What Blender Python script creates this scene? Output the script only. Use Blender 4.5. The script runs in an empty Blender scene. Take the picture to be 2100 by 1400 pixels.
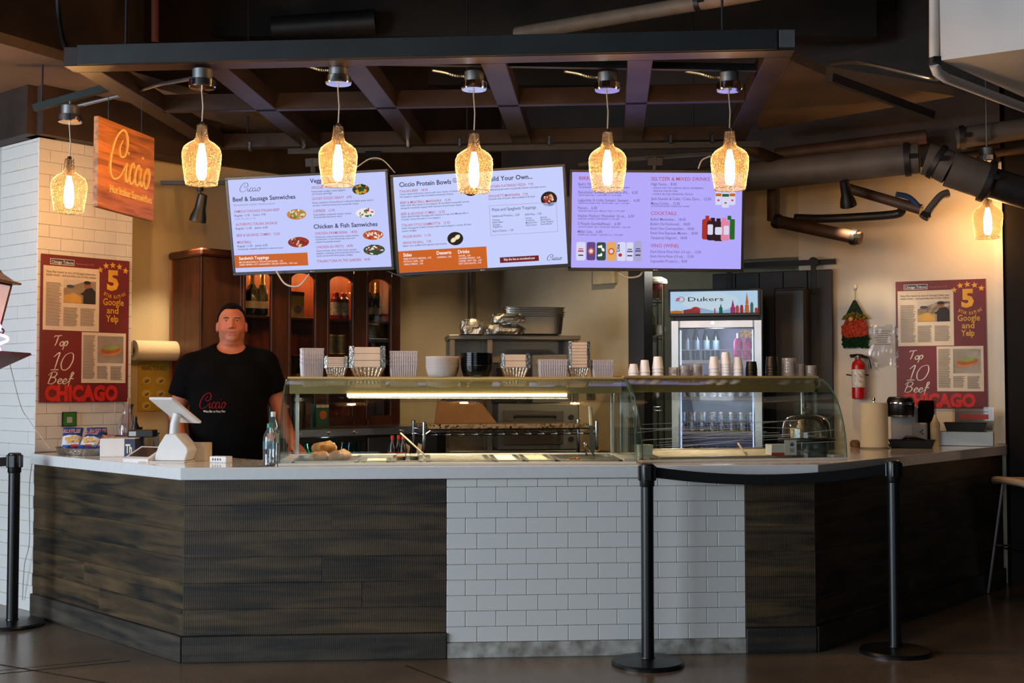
import bpy, math, random
import numpy as np
from mathutils import Vector, Matrix

S = bpy.context.scene
COL = S.collection
PI = math.pi
random.seed(11)

# ------------------------------------------------------------------ camera
F_PX = 2500.0                       # focal length in pixels of the 2100 x 1400 frame
PITCH = math.atan(95 / F_PX)
CAM_H = 1.357
cd = bpy.data.cameras.new('camera')
cam = bpy.data.objects.new('camera', cd)
COL.objects.link(cam)
cam.location = (0, 0, CAM_H)
cam.rotation_euler = (PI / 2 + PITCH, 0, 0)
cd.sensor_width = 36
cd.lens = F_PX / 2100 * 36
cd.clip_start = 0.05
S.camera = cam

# ------------------------------------------------------------------ world, daylight, exposure
def lin(c):
    return tuple(((v / 255) / 12.92 if v / 255 <= .04045 else ((v / 255 + .055) / 1.055) ** 2.4) for v in c)

w = bpy.data.worlds.new('hall')
S.world = w
w.use_nodes = True
w.node_tree.nodes['Background'].inputs[0].default_value = (.55, .65, .8, 1)
w.node_tree.nodes['Background'].inputs[1].default_value = .05
S.view_settings.view_transform = 'Standard'
S.view_settings.look = 'None'
S.view_settings.gamma = 1
S.view_settings.exposure = 0
S.view_settings.use_curve_mapping = False
cy = S.cycles                      # light paths kept short: many thin glass sheets
cy.max_bounces = 6; cy.diffuse_bounces = 3; cy.glossy_bounces = 3; cy.transmission_bounces = 4; cy.transparent_max_bounces = 14
cy.caustics_reflective = False; cy.caustics_refractive = False

def area(name, loc, target, sx, sy, power, col):
    d = bpy.data.lights.new(name, 'AREA')
    d.shape = 'RECTANGLE'; d.size = sx; d.size_y = sy; d.energy = power; d.color = col
    o = bpy.data.objects.new(name, d); COL.objects.link(o)
    o.location = loc
    o.rotation_euler = (Vector(target) - Vector(loc)).to_track_quat('-Z', 'Y').to_euler()
    return o

# daylight through the tall window front on the left of the hall
area('window_daylight', (-7.4, 1.2, 2.0), (0, 4.6, 1.1), 5.5, 3.4, 660, (.74, .87, 1))
# paler daylight from far behind the photographer; no opening is modelled
area('rear_daylight', (-2.5, -7.0, 2.2), (0, 6, 1.2), 5.0, 3.0, 150, (.78, .89, 1))

def point(name, loc, power, col, r=.03, parent=None):
    d = bpy.data.lights.new(name, 'POINT'); d.energy = power; d.color = col; d.shadow_soft_size = r
    o = bpy.data.objects.new(name, d); COL.objects.link(o); o.location = loc
    if parent: o.parent = parent
    return o

def spot(name, loc, target, power, col, ang=60, blend=.6, r=.04):
    d = bpy.data.lights.new(name, 'SPOT'); d.energy = power; d.color = col; d.shadow_soft_size = r
    d.spot_size = math.radians(ang); d.spot_blend = blend
    o = bpy.data.objects.new(name, d); COL.objects.link(o); o.location = loc
    o.rotation_euler = (Vector(target) - Vector(loc)).to_track_quat('-Z', 'Y').to_euler()
    return o

WARM = (1, .62, .27)
WARM2 = (1, .74, .45)

# ------------------------------------------------------------------ helpers
def P(px, py, Y):
    """world point that stands at depth Y and is seen at pixel (px, py)"""
    a, b = (px - 1050) / F_PX, (700 - py) / F_PX
    t = Y / (math.cos(PITCH) - b * math.sin(PITCH))
    return Vector((a * t, Y, CAM_H + t * (math.sin(PITCH) + b * math.cos(PITCH))))

def Xat(px, Y):
    return (px - 1050) / F_PX * Y

def Zat(py, Y):
    return P(1050, py, Y).z

class G:
    """collects shapes that become ONE mesh object"""
    def __init__(s):
        s.v = []; s.f = []
    def add(s, vs, fs, M=None):
        n = len(s.v)
        s.v += [tuple(M @ Vector(p)) if M is not None else tuple(p) for p in vs]
        s.f += [tuple(i + n for i in f) for f in fs]
        return s
    def box(s, x0, x1, y0, y1, z0, z1, bev=0, M=None):
        if x0 > x1: x0, x1 = x1, x0
        if y0 > y1: y0, y1 = y1, y0
        if z0 > z1: z0, z1 = z1, z0
        if bev <= 0:
            vs = [(x, y, z) for x in (x0, x1) for y in (y0, y1) for z in (z0, z1)]
            fs = [(0, 1, 3, 2), (4, 6, 7, 5), (0, 4, 5, 1), (2, 3, 7, 6), (0, 2, 6, 4), (1, 5, 7, 3)]
            return s.add(vs, fs, M)
        b = min(bev, (x1 - x0) * .49, (y1 - y0) * .49, (z1 - z0) * .49)
        vs = []; idx = {}
        for i, x in enumerate((x0, x1)):
            for j, y in enumerate((y0, y1)):
                for k, z in enumerate((z0, z1)):
                    sx, sy, sz = (b if i == 0 else -b), (b if j == 0 else -b), (b if k == 0 else -b)
                    idx[i, j, k] = len(vs)
                    vs += [(x, y + sy, z + sz), (x + sx, y, z + sz), (x + sx, y + sy, z)]
        I = lambda i, j, k, a: idx[i, j, k] + a
        fs = [(I(0,0,0,0), I(0,0,1,0), I(0,1,1,0), I(0,1,0,0)), (I(1,0,0,0), I(1,1,0,0), I(1,1,1,0), I(1,0,1,0)),
              (I(0,0,0,1), I(1,0,0,1), I(1,0,1,1), I(0,0,1,1)), (I(0,1,0,1), I(0,1,1,1), I(1,1,1,1), I(1,1,0,1)),
              (I(0,0,0,2), I(0,1,0,2), I(1,1,0,2), I(1,0,0,2)), (I(0,0,1,2), I(1,0,1,2), I(1,1,1,2), I(0,1,1,2))]
        for k in (0, 1):
            for j in (0, 1): fs.append((I(0,j,k,1), I(1,j,k,1), I(1,j,k,2), I(0,j,k,2)))
            for i in (0, 1): fs.append((I(i,0,k,0), I(i,1,k,0), I(i,1,k,2), I(i,0,k,2)))
        for i in (0, 1):
            for j in (0, 1): fs.append((I(i,j,0,0), I(i,j,1,0), I(i,j,1,1), I(i,j,0,1)))
        fs += [(q, q + 1, q + 2) for q in range(0, 24, 3)]
        return s.add(vs, fs, M)
    def cyl(s, p0, p1, r0, r1=None, n=16, caps=True, M=None):
        r1 = r0 if r1 is None else r1
        p0, p1 = Vector(p0), Vector(p1)
        q = (p1 - p0).to_track_quat('Z', 'Y')
        vs = []
        for p, r in ((p0, r0), (p1, r1)):
            for i in range(n):
                a = 2 * PI * i / n
                vs.append(p + q @ Vector((r * math.cos(a), r * math.sin(a), 0)))
        fs = [(i, (i + 1) % n, n + (i + 1) % n, n + i) for i in range(n)]
        if caps: fs += [tuple(range(n))[::-1], tuple(range(n, 2 * n))]
        return s.add(vs, fs, M)
    def lathe(s, prof, o=(0, 0, 0), n=24, cap0=True, cap1=True, M=None, sq=None):
        """profile of (radius, height); sq=(ax, ay) stretches it to a rounded box"""
        vs = []
        for r, z in prof:
            for i in range(n):
                a = 2 * PI * i / n
                c, d = math.cos(a), math.sin(a)
                if sq:
                    e = .35
                    c = math.copysign(abs(c) ** e, c) * sq[0]; d = math.copysign(abs(d) ** e, d) * sq[1]
                vs.append((o[0] + r * c, o[1] + r * d, o[2] + z))
        fs = []
        for k in range(len(prof) - 1):
            for i in range(n):
                j = (i + 1) % n
                fs.append((k * n + i, k * n + j, (k + 1) * n + j, (k + 1) * n + i))
        if cap0: fs.append(tuple(range(n))[::-1])
        if cap1: fs.append(tuple(range((len(prof) - 1) * n, len(prof) * n)))
        return s.add(vs, fs, M)
    def tube(s, pts, r, n=8, caps=True, M=None):
        pts = [Vector(p) for p in pts]
        m = len(pts); vs = []; ref = None
        rs = r if isinstance(r, (list, tuple)) else [r] * m
        for k, p in enumerate(pts):
            t = (pts[min(k + 1, m - 1)] - pts[max(k - 1, 0)])
            t = t.normalized() if t.length > 1e-9 else Vector((0, 0, 1))
            if ref is None:
                ref = t.orthogonal().normalized()
            else:
                ref = ref - t * ref.dot(t)
                ref = ref.normalized() if ref.length > 1e-6 else t.orthogonal().normalized()
            b = t.cross(ref)
            for i in range(n):
                a = 2 * PI * i / n
                vs.append(p + (ref * math.cos(a) + b * math.sin(a)) * rs[k])
        fs = [(k * n + i, k * n + (i + 1) % n, (k + 1) * n + (i + 1) % n, (k + 1) * n + i) for k in range(m - 1) for i in range(n)]
        if caps: fs += [tuple(range(n))[::-1], tuple(range((m - 1) * n, m * n))]
        return s.add(vs, fs, M)
    def prism(s, poly, a0, a1, ax='z', M=None):
        """polygon swept along z (poly in xy), y (poly in xz) or x (poly in yz)"""
        f = {'z': lambda p, a: (p[0], p[1], a), 'y': lambda p, a: (p[0], a, p[1]), 'x': lambda p, a: (a, p[0], p[1])}[ax]
        n = len(poly)
        vs = [f(p, a0) for p in poly] + [f(p, a1) for p in poly]
        fs = [(i, (i + 1) % n, n + (i + 1) % n, n + i) for i in range(n)] + [tuple(range(n))[::-1], tuple(range(n, 2 * n))]
        return s.add(vs, fs, M)
    def sphere(s, c, rx, ry=None, rz=None, n=16, m=10, M=None):
        ry = ry or rx; rz = rz or rx
        vs = [(c[0], c[1], c[2] - rz)]
        for k in range(1, m):
            t = PI * k / m
            for i in range(n):
                a = 2 * PI * i / n
                vs.append((c[0] + rx * math.sin(t) * math.cos(a), c[1] + ry * math.sin(t) * math.sin(a), c[2] - rz * math.cos(t)))
        vs.append((c[0], c[1], c[2] + rz))
        fs = [(0, 1 + (i + 1) % n, 1 + i) for i in range(n)]
        for k in range(m - 2):
            for i in range(n):
                a, b = 1 + k * n + i, 1 + k * n + (i + 1) % n
                fs.append((a, b, b + n, a + n))
        L = len(vs) - 1; q = 1 + (m - 2) * n
        fs += [(L, q + i, q + (i + 1) % n) for i in range(n)]
        return s.add(vs, fs, M)
    def mesh(s, name):
        me = bpy.data.meshes.new(name)
        me.from_pydata(s.v, [], s.f)
        me.validate(clean_customdata=False)
        return me
    def build(s, name, m, parent=None, loc=None, rz=0, smooth=True, fix=True):
        me = s.mesh(name)
        if fix:
            import bmesh
            bm = bmesh.new(); bm.from_mesh(me)
            bmesh.ops.recalc_face_normals(bm, faces=bm.faces)
            bm.to_mesh(me); bm.free()
        me.materials.append(m)
        if smooth:
            me.shade_smooth(); me.set_sharp_from_angle(angle=math.radians(35))
        o = bpy.data.objects.new(name, me)
        COL.objects.link(o)
        if parent: o.parent = parent
        if loc is not None: o.location = loc
        o.rotation_euler = (0, 0, rz)
        return o

def tag(o, label, cat, group=None):
    o['label'] = label; o['category'] = cat
    if group: o['group'] = group
    return o

def thing(name, label, cat, loc=(0, 0, 0), rz=0, group=None):
    o = bpy.data.objects.new(name, None)
    o.empty_display_size = .05
    COL.objects.link(o)
    o.location = loc
    o.rotation_euler = (0, 0, rz)
    return tag(o, label, cat, group)

def struct(o):
    o['kind'] = 'structure'
    return o

def copy_tree(o, parent=None):
    c = o.copy(); COL.objects.link(c)
    c.parent = parent
    for ch in list(o.children): copy_tree(ch, c)
    return c

def dup(root, loc, rz, label, group=None):
    c = copy_tree(root)
    c.location = loc
    c.rotation_euler = (0, 0, rz)
    c['label'] = label
    if group: c['group'] = group
    return c

def share(me_obj, name, loc, parent, rz=0, scale=None):
    """another object on the same mesh data (alike tiles, boards, bolts)"""
    o = bpy.data.objects.new(name, me_obj.data)
    COL.objects.link(o); o.parent = parent; o.location = loc; o.rotation_euler = (0, 0, rz)
    if scale: o.scale = scale
    return o

def spline(pts, sub=6, closed=False):
    """Catmull-Rom through the points"""
    pts = [Vector(p) for p in pts]; n = len(pts); out = []
    rng = n if closed else n - 1
    for i in range(rng):
        g = lambda k: pts[k % n] if closed else pts[max(0, min(n - 1, k))]
        a, b, c, d = g(i - 1), g(i), g(i + 1), g(i + 2)
        for k in range(sub):
            t = k / sub
            out.append(.5 * ((2 * b) + (c - a) * t + (2 * a - 5 * b + 4 * c - d) * t * t + (3 * b - a - 3 * c + d) * t ** 3))
    out.append(pts[0] if closed else pts[-1])
    return out

# ------------------------------------------------------------------ materials
def nt(name):
    m = bpy.data.materials.new(name); m.use_nodes = True
    t = m.node_tree; b = t.nodes['Principled BSDF']
    return m, t, b

def c4(c):
    return (*lin(c), 1)

MATS = {}
def mat(name, col=(128, 128, 128), rough=.5, metal=0., var=.12, vs=9., bump=0., bs=40., emit=None, es=0., coat=0., stretch=None, spec=None, trans=0., sss=0., col2=None):
    """plain procedural material: colour with a noise variation, optional bump and emission"""
    if name in MATS: return MATS[name]
    m, t, b = nt(name)
    N = t.nodes; L = t.links
    tc = N.new('ShaderNodeTexCoord'); mp = N.new('ShaderNodeMapping')
    L.new(tc.outputs['Object'], mp.inputs[0])
    if stretch: mp.inputs['Scale'].default_value = stretch
    nz = N.new('ShaderNodeTexNoise'); nz.inputs['Scale'].default_value = vs; nz.inputs['Detail'].default_value = 4
    L.new(mp.outputs[0], nz.inputs[0])
    rp = N.new('ShaderNodeValToRGB')
    a = lin(col); k = lin(col2) if col2 else tuple(x * (1 - 2 * var) for x in a)
    hi = a if col2 else tuple(min(1, x * (1 + var)) for x in a)
    rp.color_ramp.elements[0].position = .3; rp.color_ramp.elements[1].position = .7
    rp.color_ramp.elements[0].color = (*k, 1); rp.color_ramp.elements[1].color = (*hi, 1)
    L.new(nz.outputs[0], rp.inputs[0]); L.new(rp.outputs[0], b.inputs['Base Color'])
    b.inputs['Roughness'].default_value = rough; b.inputs['Metallic'].default_value = metal
    if coat: b.inputs['Coat Weight'].default_value = coat; b.inputs['Coat Roughness'].default_value = .08
    if spec is not None: b.inputs['Specular IOR Level'].default_value = spec
    if trans: b.inputs['Transmission Weight'].default_value = trans
    if sss:
        b.inputs['Subsurface Weight'].default_value = sss
        b.inputs['Subsurface Radius'].default_value = (.012, .005, .003)
    if bump:
        n2 = N.new('ShaderNodeTexNoise'); n2.inputs['Scale'].default_value = bs; n2.inputs['Detail'].default_value = 5
        L.new(mp.outputs[0], n2.inputs[0])
        bp = N.new('ShaderNodeBump'); bp.inputs['Strength'].default_value = bump; bp.inputs['Distance'].default_value = .02
        L.new(n2.outputs[0], bp.inputs['Height']); L.new(bp.outputs[0], b.inputs['Normal'])
    if emit:
        b.inputs['Emission Color'].default_value = c4(emit); b.inputs['Emission Strength'].default_value = es
    MATS[name] = m
    return m

def emis(name, col, s, lamp=False):
    if name in MATS: return MATS[name]
    m, t, b = nt(name)
    b.inputs['Base Color'].default_value = (0, 0, 0, 1); b.inputs['Roughness'].default_value = .5; b.inputs['Specular IOR Level'].default_value = .12
    b.inputs['Emission Color'].default_value = c4(col); b.inputs['Emission Strength'].default_value = s
    if not lamp: m.cycles.emission_sampling = 'NONE'
    MATS[name] = m
    return m

def glassy(name, tint=(235, 245, 240), gloss=1.0, rough=.02, body=0., bcol=(255, 255, 255), ior=1.45, bump=0., bs=60.):
    """clear sheet: transparent with a Fresnel reflection, optionally part milky"""
    if name in MATS: return MATS[name]
    m, t, b = nt(name); N = t.nodes; L = t.links
    out = N['Material Output']; N.remove(b)
    tr = N.new('ShaderNodeBsdfTransparent'); tr.inputs[0].default_value = c4(tint)
    gl = N.new('ShaderNodeBsdfGlossy'); gl.inputs['Roughness'].default_value = rough
    fr = N.new('ShaderNodeFresnel'); fr.inputs[0].default_value = ior
    mu = N.new('ShaderNodeMath'); mu.operation = 'MULTIPLY'; mu.inputs[1].default_value = gloss
    mx = N.new('ShaderNodeMixShader')
    L.new(fr.outputs[0], mu.inputs[0]); L.new(mu.outputs[0], mx.inputs[0]); L.new(tr.outputs[0], mx.inputs[1]); L.new(gl.outputs[0], mx.inputs[2])
    last = mx
    if body:
        df = N.new('ShaderNodeBsdfDiffuse'); df.inputs[0].default_value = c4(bcol)
        tl = N.new('ShaderNodeBsdfTranslucent'); tl.inputs[0].default_value = c4(bcol)
        m0 = N.new('ShaderNodeMixShader'); m0.inputs[0].default_value = .5
        L.new(df.outputs[0], m0.inputs[1]); L.new(tl.outputs[0], m0.inputs[2])
        m2 = N.new('ShaderNodeMixShader'); m2.inputs[0].default_value = body
        L.new(mx.outputs[0], m2.inputs[1]); L.new(m0.outputs[0], m2.inputs[2]); last = m2
    if bump:
        tc = N.new('ShaderNodeTexCoord'); vo = N.new('ShaderNodeTexVoronoi'); vo.inputs['Scale'].default_value = bs
        bp = N.new('ShaderNodeBump'); bp.inputs['Strength'].default_value = bump; bp.inputs['Distance'].default_value = .01
        L.new(tc.outputs['Object'], vo.inputs[0]); L.new(vo.outputs[0], bp.inputs['Height'])
        L.new(bp.outputs[0], gl.inputs['Normal']); L.new(bp.outputs[0], fr.inputs['Normal'])
    L.new(last.outputs[0], out.inputs[0])
    MATS[name] = m
    return m

def wood(name, dark, light, scale=1., rough=.55, bump=.25, saw=0., axis='x', contrast=(.35, .68), blotch=.5):
    """long-grained timber; every board differs through its object random number"""
    if name in MATS: return MATS[name]
    m, t, b = nt(name); N = t.nodes; L = t.links
    tc = N.new('ShaderNodeTexCoord'); mp = N.new('ShaderNodeMapping'); oi = N.new('ShaderNodeObjectInfo')
    sc = {'x': (1.2, 14, 14), 'z': (14, 14, 1.2)}[axis]
    mp.inputs['Scale'].default_value = tuple(v * scale for v in sc)
    cb = N.new('ShaderNodeCombineXYZ'); ml = N.new('ShaderNodeMath'); ml.operation = 'MULTIPLY'; ml.inputs[1].default_value = 37
    L.new(oi.outputs['Random'], ml.inputs[0])
    for i in range(3): L.new(ml.outputs[0], cb.inputs[i])
    L.new(cb.outputs[0], mp.inputs['Location']); L.new(tc.outputs['Object'], mp.inputs[0])
    n1 = N.new('ShaderNodeTexNoise'); n1.inputs['Scale'].default_value = 1.4; n1.inputs['Detail'].default_value = 7; n1.inputs['Distortion'].default_value = .8
    L.new(mp.outputs[0], n1.inputs[0])
    mp2 = N.new('ShaderNodeMapping'); mp2.inputs['Scale'].default_value = {'x': (3.5, 7, 7), 'z': (7, 7, 3.5)}[axis]
    L.new(cb.outputs[0], mp2.inputs['Location']); L.new(tc.outputs['Object'], mp2.inputs[0])
    n2 = N.new('ShaderNodeTexNoise'); n2.inputs['Scale'].default_value = 1.; n2.inputs['Detail'].default_value = 3
    L.new(mp2.outputs[0], n2.inputs[0])
    mx = N.new('ShaderNodeMix'); mx.data_type = 'FLOAT'; mx.inputs[0].default_value = blotch
    L.new(n1.outputs[0], mx.inputs[2]); L.new(n2.outputs[0], mx.inputs[3])
    rp = N.new('ShaderNodeValToRGB'); e = rp.color_ramp.elements
    e[0].position, e[1].position = contrast; e[0].color = c4(dark); e[1].color = c4(light)
    L.new(mx.outputs[0], rp.inputs[0])
    hs = N.new('ShaderNodeHueSaturation'); md = N.new('ShaderNodeMapRange')
    md.inputs[3].default_value = .75; md.inputs[4].default_value = 1.25
    L.new(oi.outputs['Random'], md.inputs[0]); L.new(md.outputs[0], hs.inputs['Value'])
    L.new(rp.outputs[0], hs.inputs['Color']); last = hs.outputs[0]; hgt = n1.outputs[0]
    if saw:
        wv = N.new('ShaderNodeTexWave'); wv.inputs['Scale'].default_value = 30; wv.inputs['Distortion'].default_value = 3; wv.inputs['Detail'].default_value = 3; wv.inputs['Detail Scale'].default_value = 1.5
        L.new(tc.outputs['Object'], wv.inputs[0])
        mm = N.new('ShaderNodeMix'); mm.data_type = 'RGBA'; mm.blend_type = 'MULTIPLY'; mm.inputs[0].default_value = saw
        L.new(last, mm.inputs[6]); L.new(wv.outputs[0], mm.inputs[7]); last = mm.outputs[2]
        ad = N.new('ShaderNodeMath'); ad.operation = 'MULTIPLY_ADD'; ad.inputs[1].default_value = .22; L.new(wv.outputs[1], ad.inputs[0]); L.new(n1.outputs[0], ad.inputs[2]); hgt = ad.outputs[0]
    L.new(last, b.inputs['Base Color'])
    b.inputs['Roughness'].default_value = rough
    bp = N.new('ShaderNodeBump'); bp.inputs['Strength'].default_value = bump; bp.inputs['Distance'].default_value = .004
    L.new(hgt, bp.inputs['Height']); L.new(bp.outputs[0], b.inputs['Normal'])
    MATS[name] = m
    return m

def steel(name='steel', col=(190, 188, 182), rough=.28, dirn=(1, 1, 60)):
    if name in MATS: return MATS[name]
    return mat(name, col, rough, 1., var=.06, vs=6, bump=.04, bs=6, stretch=dirn)

STEEL = steel()
STEELD = steel('steel_dark', (120, 118, 114), .35)
CHROME = mat('chrome', (225, 225, 228), .08, 1., var=.02)
BLACK = mat('black_plastic', (14, 14, 15), .38, var=.15)
BLACKM = mat('black_paint', (20, 19, 19), .6, var=.2, bump=.05)
WHITEP = mat('white_plastic', (225, 222, 218), .35, var=.03)
GLASS = glassy('clear_glass')
GLASSG = glassy('case_glass', (248, 251, 248), gloss=.4)

# ------------------------------------------------------------------ lettering and flat print
_tc = {}
def glyphs(body, bold):
    k = (body, bold)
    if k not in _tc:
        c = bpy.data.curves.new('t', 'FONT'); c.body = body; c.resolution_u = 2; c.offset = bold
        o = bpy.data.objects.new('t', c)
        me = o.to_mesh()
        vs = [(v.co.x, v.co.y) for v in me.vertices]; fs = [tuple(p.vertices) for p in me.polygons]
        o.to_mesh_clear(); bpy.data.objects.remove(o); bpy.data.curves.remove(c)
        _tc[k] = (vs, fs)
    return _tc[k]

SCRIPT = {   # single-stroke handwriting, cap height 1; strokes as point lists
    'C': (.95, [[(.66,.84),(.50,.66),(.57,.50),(.80,.52),(.95,.74),(.88,.98),(.62,1.04),(.28,.86),(.06,.53),(0,.22),(.12,.03),(.33,0),(.62,.10),(.90,.34)]]),
    'i': (.22, [[(.02,.40),(-.02,.16),(.03,.02),(.12,.05),(.22,.18)], [(.07,.60),(.09,.63)]]),
    'c': (.34, [[(.26,.34),(.22,.43),(.10,.40),(0,.22),(.02,.05),(.12,0),(.24,.06),(.34,.18)]]),
    'o': (.40, [[(.26,.42),(.12,.40),(0,.2),(.04,.03),(.16,0),(.30,.14),(.34,.32),(.26,.42),(.24,.32),(.40,.33)]]),
    'T': (.62, [[(0,.80),(.12,.95),(.34,.94),(.58,1.0),(.72,.98)], [(.42,.94),(.34,.6),(.26,.25),(.16,.0)]]),
    'p': (.46, [[(.06,.46),(.0,.1),(-.10,-.38)], [(.03,.25),(.16,.45),(.28,.44),(.30,.24),(.18,.03),(.04,.06)]]),
    '1': (.40, [[(.02,.74),(.28,1.0),(.20,.5),(.12,0)], [(-.06,0),(.32,.02)]]),
    '0': (.62, [[(.42,1.0),(.18,.86),(.02,.45),(.06,.08),(.22,0),(.42,.16),(.56,.56),(.54,.92),(.42,1.0)]]),
    'B': (.72, [[(.24,.96),(.14,.5),(.02,0)], [(.0,.72),(.2,.98),(.5,1.0),(.58,.82),(.42,.60),(.2,.54),(.46,.52),(.56,.32),(.42,.06),(.16,-.02),(.0,.06)]]),
    'e': (.36, [[(.02,.16),(.2,.24),(.27,.36),(.18,.44),(.06,.34),(.0,.16),(.06,.02),(.18,.0),(.36,.16)]]),
    'f': (.40, [[(.0,.1),(.2,.5),(.36,.9),(.3,1.0),(.22,.9),(.14,.3),(.04,-.35)], [(.06,.42),(.4,.46)]]),
    ' ': (.3, []),
}

class Ink:
    """flat print on a panel: x right, z up, facing -y, collected by part name, colour and layer"""
    def __init__(s, y0=0., step=.0006):
        s.g = {}; s.y0 = y0; s.step = step
    def q(s, name, m, layer):
        return s.g.setdefault((name, m.name, layer), (G(), m))[0]
    def poly(s, pts, name, m, layer=1):
        y = s.y0 - s.step * layer
        s.q(name, m, layer).add([(x, y, z) for x, z in pts], [tuple(range(len(pts)))])
    def rect(s, x0, z0, x1, z1, name, m, layer=1):
        s.poly([(x0, z0), (x1, z0), (x1, z1), (x0, z1)], name, m, layer)
    def ell(s, cx, cz, rx, rz, name, m, layer=1, n=24, rot=0):
        cr, sr = math.cos(rot), math.sin(rot)
        s.poly([(cx + rx * math.cos(2 * PI * i / n) * cr - rz * math.sin(2 * PI * i / n) * sr,
                 cz + rx * math.cos(2 * PI * i / n) * sr + rz * math.sin(2 * PI * i / n) * cr) for i in range(n)], name, m, layer)
    def star(s, cx, cz, r, name, m, layer=2, rot=0):
        s.poly([(cx + (r if i % 2 == 0 else r * .42) * math.sin(PI * i / 5 + rot), cz + (r if i % 2 == 0 else r * .42) * math.cos(PI * i / 5 + rot)) for i in range(10)], name, m, layer)
    def text(s, body, x0, z, x1, h, m, name='lettering', layer=2, bold=0., slant=0., rot=0.):
        vs, fs = glyphs(body, bold)
        if not vs: return
        mn = min(v[0] for v in vs); mx = max(v[0] for v in vs)
        kx = (x1 - x0) / (mx - mn); kz = h / .70
        y = s.y0 - s.step * layer
        cr, sr = math.cos(rot), math.sin(rot)
        out = []
        for a, b in vs:
            u = (a - mn) * kx + slant * b * kz; v = b * kz
            out.append((x0 + u * cr - v * sr, y, z + u * sr + v * cr))
        s.q(name, m, layer).add(out, fs)
    def stroke(s, pts, wd, name, m, layer=2, taper=True):
        pts = [Vector((p[0], p[1])) for p in pts]; n = len(pts)
        L = []; R = []
        for i, p in enumerate(pts):
            t = pts[min(i + 1, n - 1)] - pts[max(i - 1, 0)]
            t = t.normalized() if t.length > 1e-9 else Vector((1, 0))
            nn = Vector((-t.y, t.x))
            k = wd * .5 * ((.55 + .45 * abs(math.sin(PI * i / max(1, n - 1)))) if taper else 1) * (1.0 - .35 * abs(t.x))
            L.append(p + nn * k); R.append(p - nn * k)
        y = s.y0 - s.step * layer
        g = s.q(name, m, layer)
        g.add([(v.x, y, v.y) for v in L] + [(v.x, y, v.y) for v in R], [(i, i + 1, n + i + 1, n + i) for i in range(n - 1)])
    def script(s, word, x0, z0, x1, h, wd, m, name='script_lettering', layer=2, slant=.12, rise=0.):
        adv = sum(SCRIPT[c][0] for c in word); kx = (x1 - x0) / adv; x = 0
        for c in word:
            a, st = SCRIPT[c]
            for pts in st:
                q = [((x + p[0]) * kx + slant * p[1] * h, p[1] * h) for p in pts]
                q = [(x0 + u, z0 + v + rise * u) for u, v in q]
                s.stroke([tuple(p) for p in spline([(*p, 0) for p in q], 7)], wd, name, m, layer, taper=len(pts) > 2)
            x += a
    def build(s, parent, solid=0.):
        for (name, mn, layer), (g, m) in s.g.items():
            o = g.build(name, m, parent, smooth=False, fix=False)
            if len(g.f) > 1 and name in ('newsprint_lines', 'print_lines', 'picture', 'menu_lettering', 'lettering', 'chip_picture'): o['kind'] = 'stuff'
            if solid:
                md = o.modifiers.new('relief', 'SOLIDIFY'); md.thickness = solid; md.offset = 0
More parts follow.
